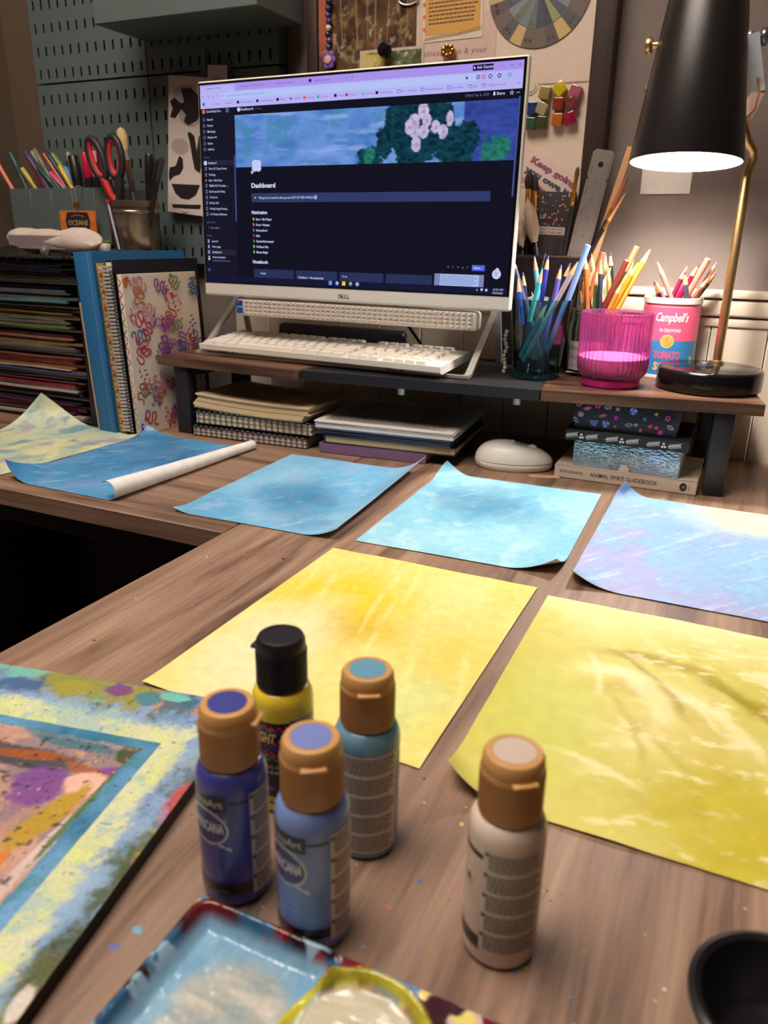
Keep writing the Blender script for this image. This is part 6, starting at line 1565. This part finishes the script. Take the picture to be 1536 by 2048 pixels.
for k in range(420):
    x_ = rf.uniform(-.26, .17); a = rf.uniform(-.9, .9); l_ = rf.uniform(.004, .013)
    fz.tube([(x_, rf.uniform(-.006, .010), 0.0), (x_+.3*l_*math.sin(a), rf.uniform(-.010, .006), l_*.6*rf.uniform(-.6, .8)+.002), (x_+l_*math.sin(a), -.012*rf.random(), l_*rf.uniform(-.8, .7)+.001)], .00035, 3, caps=False)
o = fz.build('fuzzy_trim', M('dark_fuzz', C(58, 48, 40), .9), rk, (0, -.006, RZ+.002)); o['kind'] = 'stuff'
pen('thin green pen lying behind the pouch on the rack', (-1.085, 1.145, TOPZ+.022), (-1.190, 1.16, TOPZ+.006), .0042, C(92, 110, 60), C(92, 110, 60), .04, group='loose pens on the rack')
tag(MB().rbox(-.016, -.010, 0, .016, .010, .020, .003, 2).build('eraser', m_white, None, (-1.062, 1.095, TOPZ), (0, 0, .2)), 'white block eraser on the rack behind the binder', 'eraser')
tag(MB().tube([(-.02, 0, .006), (.02, 0, .006)], [.006, .004], 12).build('paint_tube', M('black_tube', C(40, 36, 38), .3), None, (-1.022, 1.10, TOPZ), (0, 0, -.3)), 'small dark paint tube on the rack behind the binder', 'tube')
# ------------------------------------------------------------------ metal cup with scissors
CPX, CPY = -1.0640, 1.190
cup = thing('metal_cup', 'dented steel cup crammed with scissors and dark pens', 'cup', (CPX, CPY, TOPZ))
m_cup = M('worn_steel', C(150, 134, 118), .28, .9, var=.2, scale=40, stretch=(1, 1, .3))
MB().lathe([(0.0001, 0), (.041, 0), (.042, .002), (.0465, .082), (.0485, .083), (.0487, .0925), (.0475, .0935), (.0462, .0925), (.0408, .003), (0.0001, .003)], 56).build('body', m_cup, cup)
MB().lathe([(.0462, .0715), (.0474, .073), (.0476, .0750), (.0466, .0765)], 56).build('band', m_cup, cup)
zc_ = TOPZ+.004
sc_ = thing('scissors', 'red and black handled scissors standing in the steel cup', 'scissors', (CPX-.012, CPY-.020, zc_), (0, math.radians(-9), 0))
m_red = M('red_rubber', C(190, 36, 42), .5); m_sck = M('scissor_grip', C(42, 38, 42), .5)
def loop(cx, cz, rx, rz, rot, r, mat, name, n=28, a0=0, a1=2*PI):
    pts = []
    for i in range(n+1):
        a = a0+(a1-a0)*i/n; x_ = rx*math.cos(a); z_ = rz*math.sin(a)
        pts.append((cx+x_*math.cos(rot)-z_*math.sin(rot), 0, cz+x_*math.sin(rot)+z_*math.cos(rot)))
    return MB().tube(pts, r, 10, caps=a1-a0 < 6).build(name, mat, sc_)
loop(-.020, .165, .0150, .036, .22, .0062, m_sck, 'handle'); loop(.022, .160, .0165, .034, -.10, .0062, m_sck, 'handle')
loop(-.020, .165, .0105, .0315, .22, .0042, m_red, 'grip_lining'); loop(.022, .160, .0120, .0295, -.10, .0042, m_red, 'grip_lining')
MB().tube([(-.014, 0, .130), (-.006, 0, .105), (.004, .002, .080)], [.0075, .0065, .005], 10).build('shank', m_red, sc_)
MB().tube([(.024, 0, .128), (.018, 0, .105), (.008, .002, .080)], [.0075, .0085, .006], 10).build('shank', m_sck, sc_)
MB().prism([(.000, .10), (.010, .10), (.009, .03), (.004, .002)], -.0008, .0008, m=Matrix(((1, 0, 0, 0), (0, 0, 1, 0), (0, 1, 0, 0), (0, 0, 0, 1)))).build('blade', m_steel, sc_)
MB().prism([(.006, .10), (-.003, .10), (.000, .03), (.004, .002)], .001, .0026, m=Matrix(((1, 0, 0, 0), (0, 0, 1, 0), (0, 1, 0, 0), (0, 0, 0, 1)))).build('blade', m_steel, sc_)
gk = 'tools in the steel cup'
pen('thick black marker standing behind the scissors in the steel cup', (-1.030, 1.205, .460), (-1.040, 1.20, zc_), .0085, C(28, 26, 30), C(28, 26, 30), .05, group=gk)
pen('black pen leaning right in the steel cup', (-1.003, 1.195, .449), (-1.045, 1.19, zc_), .0060, C(32, 30, 34), C(32, 30, 34), .05, group=gk)
pen('thin black brush leaning furthest right in the steel cup', (-0.984, 1.185, .452), (-1.038, 1.18, zc_), .0040, C(34, 28, 32), C(60, 52, 50), .04, group=gk)
pen('grey metal pen leaning right in the steel cup', (-1.042, 1.165, .424), (-1.036, 1.17, zc_), .0030, C(90, 84, 84), C(50, 46, 48), .03, group=gk)
pen('silver pen leaning left out of the steel cup', (-1.150, 1.195, .446), (-1.072, 1.20, zc_), .0050, C(120, 116, 120), C(80, 76, 80), .03, group=gk)
st2 = thing('glass_dropper', 'slim pale rod with a red bulb hung on the front of the steel cup', 'dropper', (-1.062, 1.1435, TOPZ+.0006), (math.radians(3.0), math.radians(-9.0), 0))
MB().tube([(0, 0, .0), (0, 0, .088)], .0022, 10).build('rod', M('pale_rod', C(180, 184, 220), .15), st2)
MB().lathe([(0.0001, .086), (.003, .0872), (.0036, .090), (.003, .0935), (0.0001, .095)], 14).build('bulb', m_red, st2)
br = thing('paint_brush', 'wide bristle brush with pale hair standing behind the scissors', 'brush', (-1.075, 1.222, zc_), (0, math.radians(-8.5), 0), gk)
MB().tube([(0, 0, 0), (0, 0, .165)], [.004, .0055], 12).build('handle', M('brush_handle', C(90, 60, 40), .4), br)
MB().lathe([(.0058, .163), (.0068, .166), (.0068, .180), (.0075, .182)], 16).build('ferrule', m_steel, br)
MB().lathe([(.0072, .180), (.0095, .195), (.0098, .206), (.0070, .216), (0.0001, .220)], 18).build('bristles', M('pale_bristle', C(206, 176, 126), .8, var=.2, scale=300, stretch=(1, 1, .05), bump=.5), br)
# ------------------------------------------------------------------ framed pin board
BX0, BX1, BZ0, BZ1 = -.7440, -.2370, .3150, .90
bd = thing('pin_board', 'dark-framed pin board hung on the wall behind the monitor', 'board', ((BX0+BX1)/2, 1.3140, BZ0))
hw_ = (BX1-BX0)/2; hh_ = BZ1-BZ0
MB().box(-hw_+.012, -.0270, .012, hw_-.012, -.004, hh_-.012).build('backing', M('board_felt', C(196, 178, 164), .9, var=.05, scale=50), bd)
for (a, b_, c_, d_) in ((-hw_, 0, -hw_+.021, hh_), (hw_-.031, 0, hw_, hh_), (-hw_+.021, 0, hw_-.031, .022), (-hw_+.021, hh_-.022, hw_-.031, hh_)):
    MB().rbox(a, -.0340, b_, c_, 0, d_, .003, 2).build('frame_rail', m_frame, bd)
BF = 1.2865     # front plane of the felt
def card(name, label, cat, x0, z0, w, h, c, y=BF, rot=0.0, group=None):
    t = thing(name, label, cat, (x0, y, z0), (0, -rot, 0), group)
    MB().box(0, -.0006, 0, w, 0, h).build('paper', M('card_paper', c, .75, var=.03), t)
    return t, Flat(lambda u, v, dd: Vector((u, -.0007-dd, v)))
t, F = card('paper_sheet', 'large plain cream sheet pinned beneath the colour wheel', 'paper', -.4400, .546, .1710, .34, C(206, 186, 170))
t, F = card('paper_sheet', 'plain cream sheet under the glass cube magnets', 'paper', -.3980, .335, .1290, .2100, C(208, 190, 172))
F.line([(.057, .2090), (.128, .2090)], .0008, C(110, 84, 70)); F.build('rule_line', m_print, t)
t, F = card('paper_sheet', 'pale printed sheet reading business tasks and your, half behind the monitor', 'paper', -.5400, .50, .125, .150, C(196, 170, 158), BF-.0008)
F.text('business tasks & your', -.006, .094, .0085, C(120, 92, 90), width=.118, shear=.1); F.build('heading', m_print, t)
# forest photograph
t = thing('forest_photo', 'brown woodland photograph with pale trunks pinned to the board', 'photo', (-.722, BF-.0002, .545))
w_, h_ = .175, .300
u, v = np.meshgrid(np.linspace(0, 1, 110), np.linspace(0, 1, 180))
col = mixc(cc(52, 36, 29), cc(92, 70, 46), fbm(u*8, v*12)*2-.5)
col = mixc(col, cc(124, 106, 66), sstep(.54, .72, fbm(u*14+3, v*20+8))*sstep(.62, .3, v))
col = mixc(col, cc(156, 142, 114), sstep(.60, .76, fbm(u*22+9, v*30+2))*sstep(.05, .25, v)*sstep(.55, .3, v))
col = mixc(col, cc(130, 96, 90), sstep(.56, .7, fbm(u*16+30, v*20))*sstep(.4, .2, v)*sstep(.45, .6, u))
col = mixc(col, cc(40, 30, 28), sstep(.45, .7, v+.3*(fbm(u*10, v*6)-.5))*.55)
for k, (tx, tw) in enumerate(((.40, .012), (.52, .008), (.60, .010), (.72, .007), (.90, .010), (.83, .006), (.24, .008))):
    d = np.abs(u-tx-.01*np.sin(v*9+k)); col = mixc(col, cc(150, 112, 86), sstep(tw, tw*.3, d)*sstep(.16, .30, v)*.85)
col = mixc(col, cc(176, 96, 66), sstep(.16, .05, u+.12*(v-.5)+.06*(fbm(u*9, v*9)-.5))*sstep(.15, .3, v)*.8)
grid_mesh('print', u*w_, 0*u-.0011, v*h_, col, m_glossprint, t)
MB().box(0, -.0010, 0, w_, 0, h_).build('paper', m_paperw, t)
# garden photograph
t = thing('garden_photo', 'small pale-bordered garden photograph peeking above the monitor', 'photo', (-.645, BF-.0016, .505), (0, math.radians(0), 0))
MB().box(0, -.0010, 0, .113, 0, .105).build('paper', M('photo_border', C(186, 170, 156), .6), t)
u, v = np.meshgrid(np.linspace(0, 1, 70), np.linspace(0, 1, 60))
col = mixc(cc(70, 76, 56), cc(120, 124, 84), fbm(u*14, v*14)*2-.5); col = mixc(col, cc(206, 184, 106), sstep(.55, .15, u+.5*(fbm(u*8, v*8)-.5))*.85); col = mixc(col, cc(196, 200, 196), sstep(.60, .74, fbm(u*18+4, v*18))*.7); col = mixc(col, cc(36, 46, 36), sstep(.6, .75, fbm(u*9+9, v*9))*.7)
grid_mesh('print', .004+u*.105, 0*u-.0012, .004+v*.097, col, m_glossprint, t)
# yellow text card
t, F = card('text_card', 'mustard text card with a green and red drawn border', 'card', -.535, .613, .098, .12, C(206, 190, 170), BF-.0016, math.radians(1.0))
F.rect(.004, .009, .094, .118, C(196, 148, 76)); F.lines(.010, .022, .090, .115, 17, C(92, 62, 40), 5, .42, .2, .004)
F.line([(.002, .003), (.03, .005), (.06, .006), (.096, .011)], .0010, C(96, 120, 76)); F.line([(.004, .0055), (.03, .0075), (.06, .008), (.096, .014)], .0008, C(150, 66, 66))
for k in range(6): F.disc(.0025, .018+k*.017, .0022, .0030, C(200, 90, 96), 10)
F.build('print', m_print, t)
mg = thing('magnifier_rim', 'small silver ring clip above the mustard card', 'clip', (-.560, BF-.0035, .674)); MB().tube([(.016*math.cos(2*PI*k/24), 0, .007*math.sin(2*PI*k/24)) for k in range(25)], .0014, 8, caps=False).build('ring', m_steel, mg)
# colour wheel
cw = thing('colour_wheel', 'round artist colour wheel in muted segments pinned to the board', 'colour wheel', (-.3520, BF-.0008, .6700))
MB().lathe([(0.0001, 0), (.0770, 0), (.0770, .0012), (0.0001, .0012)], 72, m=Matrix.Rotation(PI/2, 4, 'X')).build('disc', M('wheel_card', C(96, 88, 84), .6), cw)
F = Flat(lambda u, v, dd: Vector((u, -.0013-dd, v)))
ringc = [C(104, 92, 84), C(186, 160, 106), C(92, 80, 78), C(178, 150, 96), C(86, 82, 86), C(190, 164, 110)]
inn = [C(86, 84, 104), C(110, 118, 132), C(66, 64, 82), C(120, 130, 130), C(96, 106, 96), C(136, 142, 100), C(104, 110, 92), C(70, 72, 92)]
for k in range(24):
    a0 = 2*PI*k/24+.06; a1 = a0+2*PI/24*.99
    arc = lambda r0, r1: [(r0*math.sin(a0), r0*math.cos(a0)), (r1*math.sin(a0), r1*math.cos(a0)), (r1*math.sin((a0+a1)/2), r1*math.cos((a0+a1)/2)), (r1*math.sin(a1), r1*math.cos(a1)), (r0*math.sin(a1), r0*math.cos(a1))]
    F.poly(arc(.052, .0765), ringc[1] if k % 4 == 1 else ringc[(k*5) % 6 if (k*5) % 6 not in (1, 3, 5) else 0], keep=k > 0)
    F.poly(arc(.006, .0505), inn[(k*5) % 8], keep=True)
for k in range(12):
    a = 2*PI*k/12+.20
    F.text('%d A' % (((k+1) % 12)+1), .0645*math.sin(a), .0645*math.cos(a), .0055, C(60, 52, 46), 'c', rot=-a)
    F.text('%d' % (k+7), .044*math.sin(a), .044*math.cos(a), .0040, C(60, 58, 60), 'c', rot=-a)
F.build('segments', m_print, cw)
# glass cube magnets
cubes = [(-.331, .532, 'smoky olive', C(176, 160, 96)), (-.309, .536, 'bright yellow', C(226, 206, 40)), (-.286, .531, 'rose pink', C(196, 110, 130)), (-.334, .511, 'pale straw', C(186, 176, 130)), (-.309, .516, 'rust red', C(150, 60, 44)), (-.289, .516, 'dusty maroon', C(140, 64, 70)), (-.333, .492, 'dark olive green', C(70, 84, 44)), (-.309, .495, 'amber orange', C(206, 120, 40)), (-.290, .496, 'crimson', C(170, 24, 70)), (-.350, .512, 'deep blue', C(40, 66, 130)), (-.350, .491, 'forest green', C(50, 96, 84))]
for k, (cx, cz2, nm, c) in enumerate(cubes):
    q = thing('glass_cube', nm+' glass cube magnet on the cream sheet', 'magnet', (cx, BF-.0007, cz2), (0, math.radians((12, -38, 22, 25, 3, -25, 8, 2, -20, 0, 4)[k]), 0), 'glass cube magnets on the pin board')
    mm_ = M('cube_glass', c, .06, var=.15, scale=60, trans=.45, ior=1.5, coat=.5)
    MB().rbox(-.0085, -.0135, -.0085, .0085, -.0022, .0085, .0016, 2).build('cube', mm_, q)
    MB().box(-.0078, -.0021, -.0078, .0078, -.0002, .0078).build('coloured_back', M('cube_back', c, .5), q)
# pins, charm, sticker
pn = thing('push_pin', 'gold flower-headed push pin above the monitor', 'pin', (-.489, BF-.0014, .597))
for k in range(7): MB().lathe([(0.0001, -.004), (.004, -.003), (.0048, 0), (.004, .003), (0.0001, .004)], 10, m=Matrix.Translation((.0075*math.cos(k*.9), -.008, .0065*math.sin(k*.9)))).build('petal', m_gold, pn)
MB().tube([(0, -.0005, 0), (0, -.008, 0)], .0015, 8).build('stem', m_gold, pn)
pn = thing('push_pin', 'black ball push pin on the garden photograph', 'pin', (-.594, BF-.0030, .605)); MB().lathe([(0.0001, 0), (.004, 0), (.004, .006), (.010, .008), (.012, .014), (.010, .020), (0.0001, .022)], 18, m=Matrix.Rotation(PI/2, 4, 'X')).build('head', m_blackgloss, pn)
ch = thing('beaded_charm', 'hanging string of dark beads ending in a purple flower charm', 'charm', (-.700, BF-.0080, .600))
rbz = random.Random(12)
for k in range(15):
    c = rbz.choice((C(60, 44, 90), C(40, 40, 60), C(206, 190, 180), C(50, 60, 80), C(90, 60, 130))); s_ = .0046+.0012*rbz.random()
    MB().lathe([(0.0001, -s_), (s_*.7, -s_*.7), (s_, 0), (s_*.7, s_*.7), (0.0001, s_)], 12, m=Matrix.Translation((.0014*math.sin(k*2.1), 0, .018+k*.0092))).build('bead', M('charm_bead', c, .2), ch)
MB().tube([(0, 0, .010), (0, 0, .16)], .0006, 6).build('string', m_dark, ch)
for k in range(6): MB().lathe([(0.0001, -.003), (.0050, -.002), (.0062, 0), (.0050, .002), (0.0001, .003)], 12, m=Matrix.Translation((.0072*math.cos(k*1.047), 0, .0085*math.sin(k*1.047))) @ Matrix.Rotation(PI/2, 4, 'X')).build('petal', M('purple_enamel', C(120, 84, 160), .3), ch)
MB().lathe([(0.0001, 0), (.0062, .0), (.0062, .0045), (0.0001, .0055)], 18, m=Matrix.Rotation(PI/2, 4, 'X')).build('centre', M('pale_enamel', C(206, 160, 150), .3), ch)
sk = MB().lathe([(0.0001, 0), (.0125, 0), (.0125, .0008), (.0085, .0012), (.0085, .0020), (0.0001, .0024)], 28, m=Matrix.Rotation(PI/2, 4, 'X')).build('round_sticker', M('shell_badge', C(196, 184, 160), .4), None, (-.3570, BF-.0007, .5435))
tag(sk, 'round cream badge at the edge of the monitor on the board', 'badge')
# motivational card
t, F = card('motto_card', 'tilted white card lettered Keep going you owe it to yourself', 'card', -.4000, .4270, .132, .052, C(206, 184, 174), BF-.0012, math.radians(-28.7))
for k, (tx, z_, c) in enumerate((('Keep going,', .0355, C(150, 84, 110)), ('you owe it', .0205, C(70, 84, 104)), ('yourself', .0055, C(186, 130, 140)))):
    F.text(tx, .040, z_, .0088, tuple(v*.35 for v in c[:3])+(1,), bold=.06, width=.086-(.006*k)); F.text(tx, .040, z_+.0002, .0088, c, bold=.02, width=.086-(.006*k))
F.build('lettering', m_print, t)

# ------------------------------------------------------------------ back organiser with brushes and ruler
ORX, ORY = -.3090, 1.2655
og = thing('wire_organizer', 'dark brown metal organizer box holding brushes and a ruler', 'organizer', (ORX, ORY, ZT))
m_brn = M('dark_bronze', C(60, 42, 38), .4, .3)
ow, od, oh = .062, .018, .172
MB().rbox(-ow, -od, oh-.005, ow, -od+.005, oh, .002, 2).rbox(-ow, od-.005, oh-.005, ow, od, oh, .002, 2).rbox(-ow, -od, oh-.005, -ow+.005, od, oh, .002, 2).rbox(ow-.005, -od, oh-.005, ow, od, oh, .002, 2).build('rim', m_brn, og)
MB().box(-ow+.001, -od+.001, 0.0004, ow-.001, od-.001, .002).box(-ow+.001, -od+.001, .0004, ow-.001, -od+.0022, oh-.004).box(-ow+.001, od-.0022, .0004, ow-.001, od-.001, oh-.004).box(-ow+.001, -od+.001, .0004, -ow+.0022, od-.001, oh-.004).box(ow-.0022, -od+.001, .0004, ow-.001, od-.001, oh-.004).build('body', M('dark_mesh', C(36, 28, 30), .35, .4, var=.4, scale=180, bump=.5), og)
ZO = ZT+.003
gb = 'brushes in the brown organizer'
def sc1(p): return Vector((p[0]*1.2655/1.24, p[1], .325+(p[2]-.325)*1.2655/1.24))
def brush(label, tip, low, hair, ferr, rh, ch, cf, chd, wid=1.0, yo=0.0):
    tip = sc1((tip[0], 0, tip[1])); low = sc1((low[0], 0, low[1])); tip.y = low.y = ORY+yo
    d = (low-tip); k = (ZO-tip.z)/d.z; b = tip+d*k
    b.x = min(max(b.x, ORX-ow+.012), ORX+ow-.012)
    ax = tip-b; Ln = ax.length
    p = thing('paint_brush', label, 'brush', b, Vector((0, 0, 1)).rotation_difference(ax.normalized()).to_euler(), gb)
    MB().lathe([(0.0001, 0), (rh*.6, .002), (rh*.9, (Ln-hair-ferr)*.6), (rh, Ln-hair-ferr)], 12).build('handle', M('brush_lacquer', chd, .3), p)
    MB().lathe([(rh*1.02, Ln-hair-ferr-.001), (rh*1.1, Ln-hair-ferr+.004), (rh*1.0, Ln-hair-ferr+.005), (rh*1.1, Ln-hair-ferr+.008), (rh*1.05, Ln-hair)], 14).build('ferrule', M('ferrule', cf, .25, .9), p)
    MB().lathe([(rh*1.0, Ln-hair-.001), (rh*1.35*wid, Ln-hair*.7), (rh*1.15*wid, Ln-hair*.3), (rh*.4, Ln-hair*.05), (0.0001, Ln)], 16).build('bristles', M('brush_hair', ch, .8, var=.35, scale=500, stretch=(1, 1, .03), bump=.6), p)
    return p
brush('large mop brush with cream hair and black handle', (-.3346, .3843), (-.3138, .3023), .066, .006, .0050, C(190, 166, 140), C(40, 36, 36), C(28, 26, 28), 1.7, -.006)
brush('smaller mop brush with cream hair by the monitor edge', (-.3438, .3567), (-.3399, .3209), .042, .006, .0040, C(196, 174, 146), C(40, 36, 36), C(28, 26, 28), 1.6, -.002)
brush('black-haired brush with gold ferrule behind the mop brushes', (-.3375, .4230), (-.3357, .3779), .026, .030, .0050, C(40, 30, 28), C(206, 156, 70), C(30, 26, 28), 1.1, .006)
brush('black-haired brush with thin gold ferrule next to the mop brush', (-.3290, .4170), (-.3260, .3779), .022, .028, .0036, C(44, 34, 30), C(206, 156, 70), C(30, 26, 28), 1.1, .008)
brush('slim brush with a long yellow ferrule and dark hair', (-.2629, .4261), (-.2720, .3105), .014, .040, .0030, C(90, 76, 50), C(226, 170, 60), C(30, 26, 28), .9, -.004)
brush('fine brush with red-brown hair leaning right', (-.1898, .4142), (-.2318, .3078), .050, .016, .0032, C(150, 84, 60), C(226, 170, 90), C(28, 26, 30), .8, -.003)
brush('fine liner brush with tan hair leaning right below it', (-.1898, .3903), (-.2307, .3114), .044, .012, .0026, C(196, 140, 90), C(226, 170, 90), C(26, 24, 30), .6, -.010)
tip, low = sc1((-.1929, 0, .4521)), sc1((-.2303, 0, .3354))
tip.y = low.y = ORY+.009
d = low-tip; b = tip+d*((ZO-tip.z)/d.z); b.x = max(b.x, ORX-.05)
b = Vector((ORX+.035, ORY+.009, ZO)); ax = tip-b
stk = thing('wooden_stick', 'flat pale wooden stirring stick beside the steel ruler', 'stick', b, Vector((0, 0, 1)).rotation_difference(ax.normalized()).to_euler())
MB().rbox(-.0050, -.0012, 0, .0050, .0012, ax.length, .0010, 2).build('wood', M('bare_wood', C(196, 146, 96), .6, var=.12, scale=60, stretch=(1, 1, .1)), stk)
# steel ruler
ru = thing('steel_ruler', 'steel ruler with a hang hole leaning against the wall', 'ruler', (-.2860, ORY-.0015, ZO), (math.radians(0), math.radians(9.6), 0))
RW, RL = .0315, .322
pts = [(-RW/2, 0), (RW/2, 0), (RW/2, RL-.004), (RW/2-.004, RL), (-RW/2+.004, RL), (-RW/2, RL-.004)]
mrz = Matrix(((1, 0, 0, 0), (0, 0, 1, 0), (0, 1, 0, 0), (0, 0, 0, 1)))
# plate with a real hole: ring of quads round the hole plus the long blade below
hc = (0.0, RL-.020); hr = .0040; nseg = 24
mb = MB(); zc0 = RL-.042
mb.box(-RW/2, -.0005, 0, RW/2, .0005, zc0)
for yy in (-.0005, .0005):
    vs = []; 
    for i in range(nseg):
        a = 2*PI*i/nseg; ux, uz = math.cos(a), math.sin(a)
        kx = (RW/2)/max(abs(ux), 1e-6); kz = ((RL-hc[1]) if uz > 0 else (hc[1]-zc0))/max(abs(uz), 1e-6); kk = min(kx, kz)
        vs += [(hc[0]+hr*ux, yy, hc[1]+hr*uz), (hc[0]+kk*ux, yy, hc[1]+kk*uz)]
    mb.add(vs, [(2*i, 2*i+1, 2*((i+1) % nseg)+1, 2*((i+1) % nseg)) for i in range(nseg)])
    for cxs in (-1, 1):
        for (z_, a, b2) in ((RL, None, None), (zc0, None, None)):
            pass
mb.add([(hc[0]+hr*math.cos(2*PI*i/nseg), y_, hc[1]+hr*math.sin(2*PI*i/nseg)) for y_ in (-.0005, .0005) for i in range(nseg)], [(i, (i+1) % nseg, nseg+(i+1) % nseg, nseg+i) for i in range(nseg)])
mb.build('blade', M('ruler_steel', C(186, 178, 172), .36, .85, var=.10, scale=60, stretch=(1, 1, .3)), ru)
F = Flat(lambda u, v, dd: Vector((u, -.0006-dd, v)))
for k in range(96):
    z_ = .02+k*.0032; F.rect(RW/2-(.008 if k % 8 == 0 else (.0055 if k % 4 == 0 else .0035)), z_, RW/2-.0005, z_+.0004, C(70, 64, 64), keep=k > 0)
for k in range(11): F.text(str(12-k), RW/2-.0135, .046+k*.0256, .0040, C(74, 68, 66), rot=PI/2)
for k in range(9): F.text('%d/%d' % (k+1, 16), -RW/2+.006, .05+k*.03, .0030, C(100, 92, 88), rot=PI/2)
F.build('scale_marks', m_print, ru)
# black sticker notebook leaning behind
nb = thing('sticker_notebook', 'black notebook covered in tiny bright lettering stickers behind the brushes', 'notebook', (-.3120, ORY+.0125, ZO), (0, math.radians(2.0), 0))
MB().rbox(-.033, -.003, 0, .033, .003, .262, .001, 2).build('cover', M('sticker_black', C(40, 30, 32), .5), nb)
F = Flat(lambda u, v, dd: Vector((u, -.0031-dd, v)))
rn = random.Random(31)
for k in range(44):
    u = rn.uniform(-.030, .024); v = rn.uniform(.205, .256); c = rn.choice((C(206, 180, 170), C(206, 90, 110), C(220, 150, 70), C(90, 130, 170), C(190, 120, 140), C(120, 160, 150)))
    if k % 2: F.rect(u, v, u+rn.uniform(.002, .006), v+.0016, c, keep=k > 0)
    else: F.rect(u, v, u+.0017, v+rn.uniform(.002, .007), c, keep=k > 0)
F.rect(-.031, .1995, .022, .2110, C(196, 184, 178)); F.text('DOUBLE THIS FAIL', -.029, .2060, .0030, C(150, 60, 60), width=.049, bold=.02); F.text('DOUBLE THIS FAIL', -.029, .2010, .0030, C(60, 50, 56), width=.049, bold=.02)
F.build('stickers', m_print, nb)
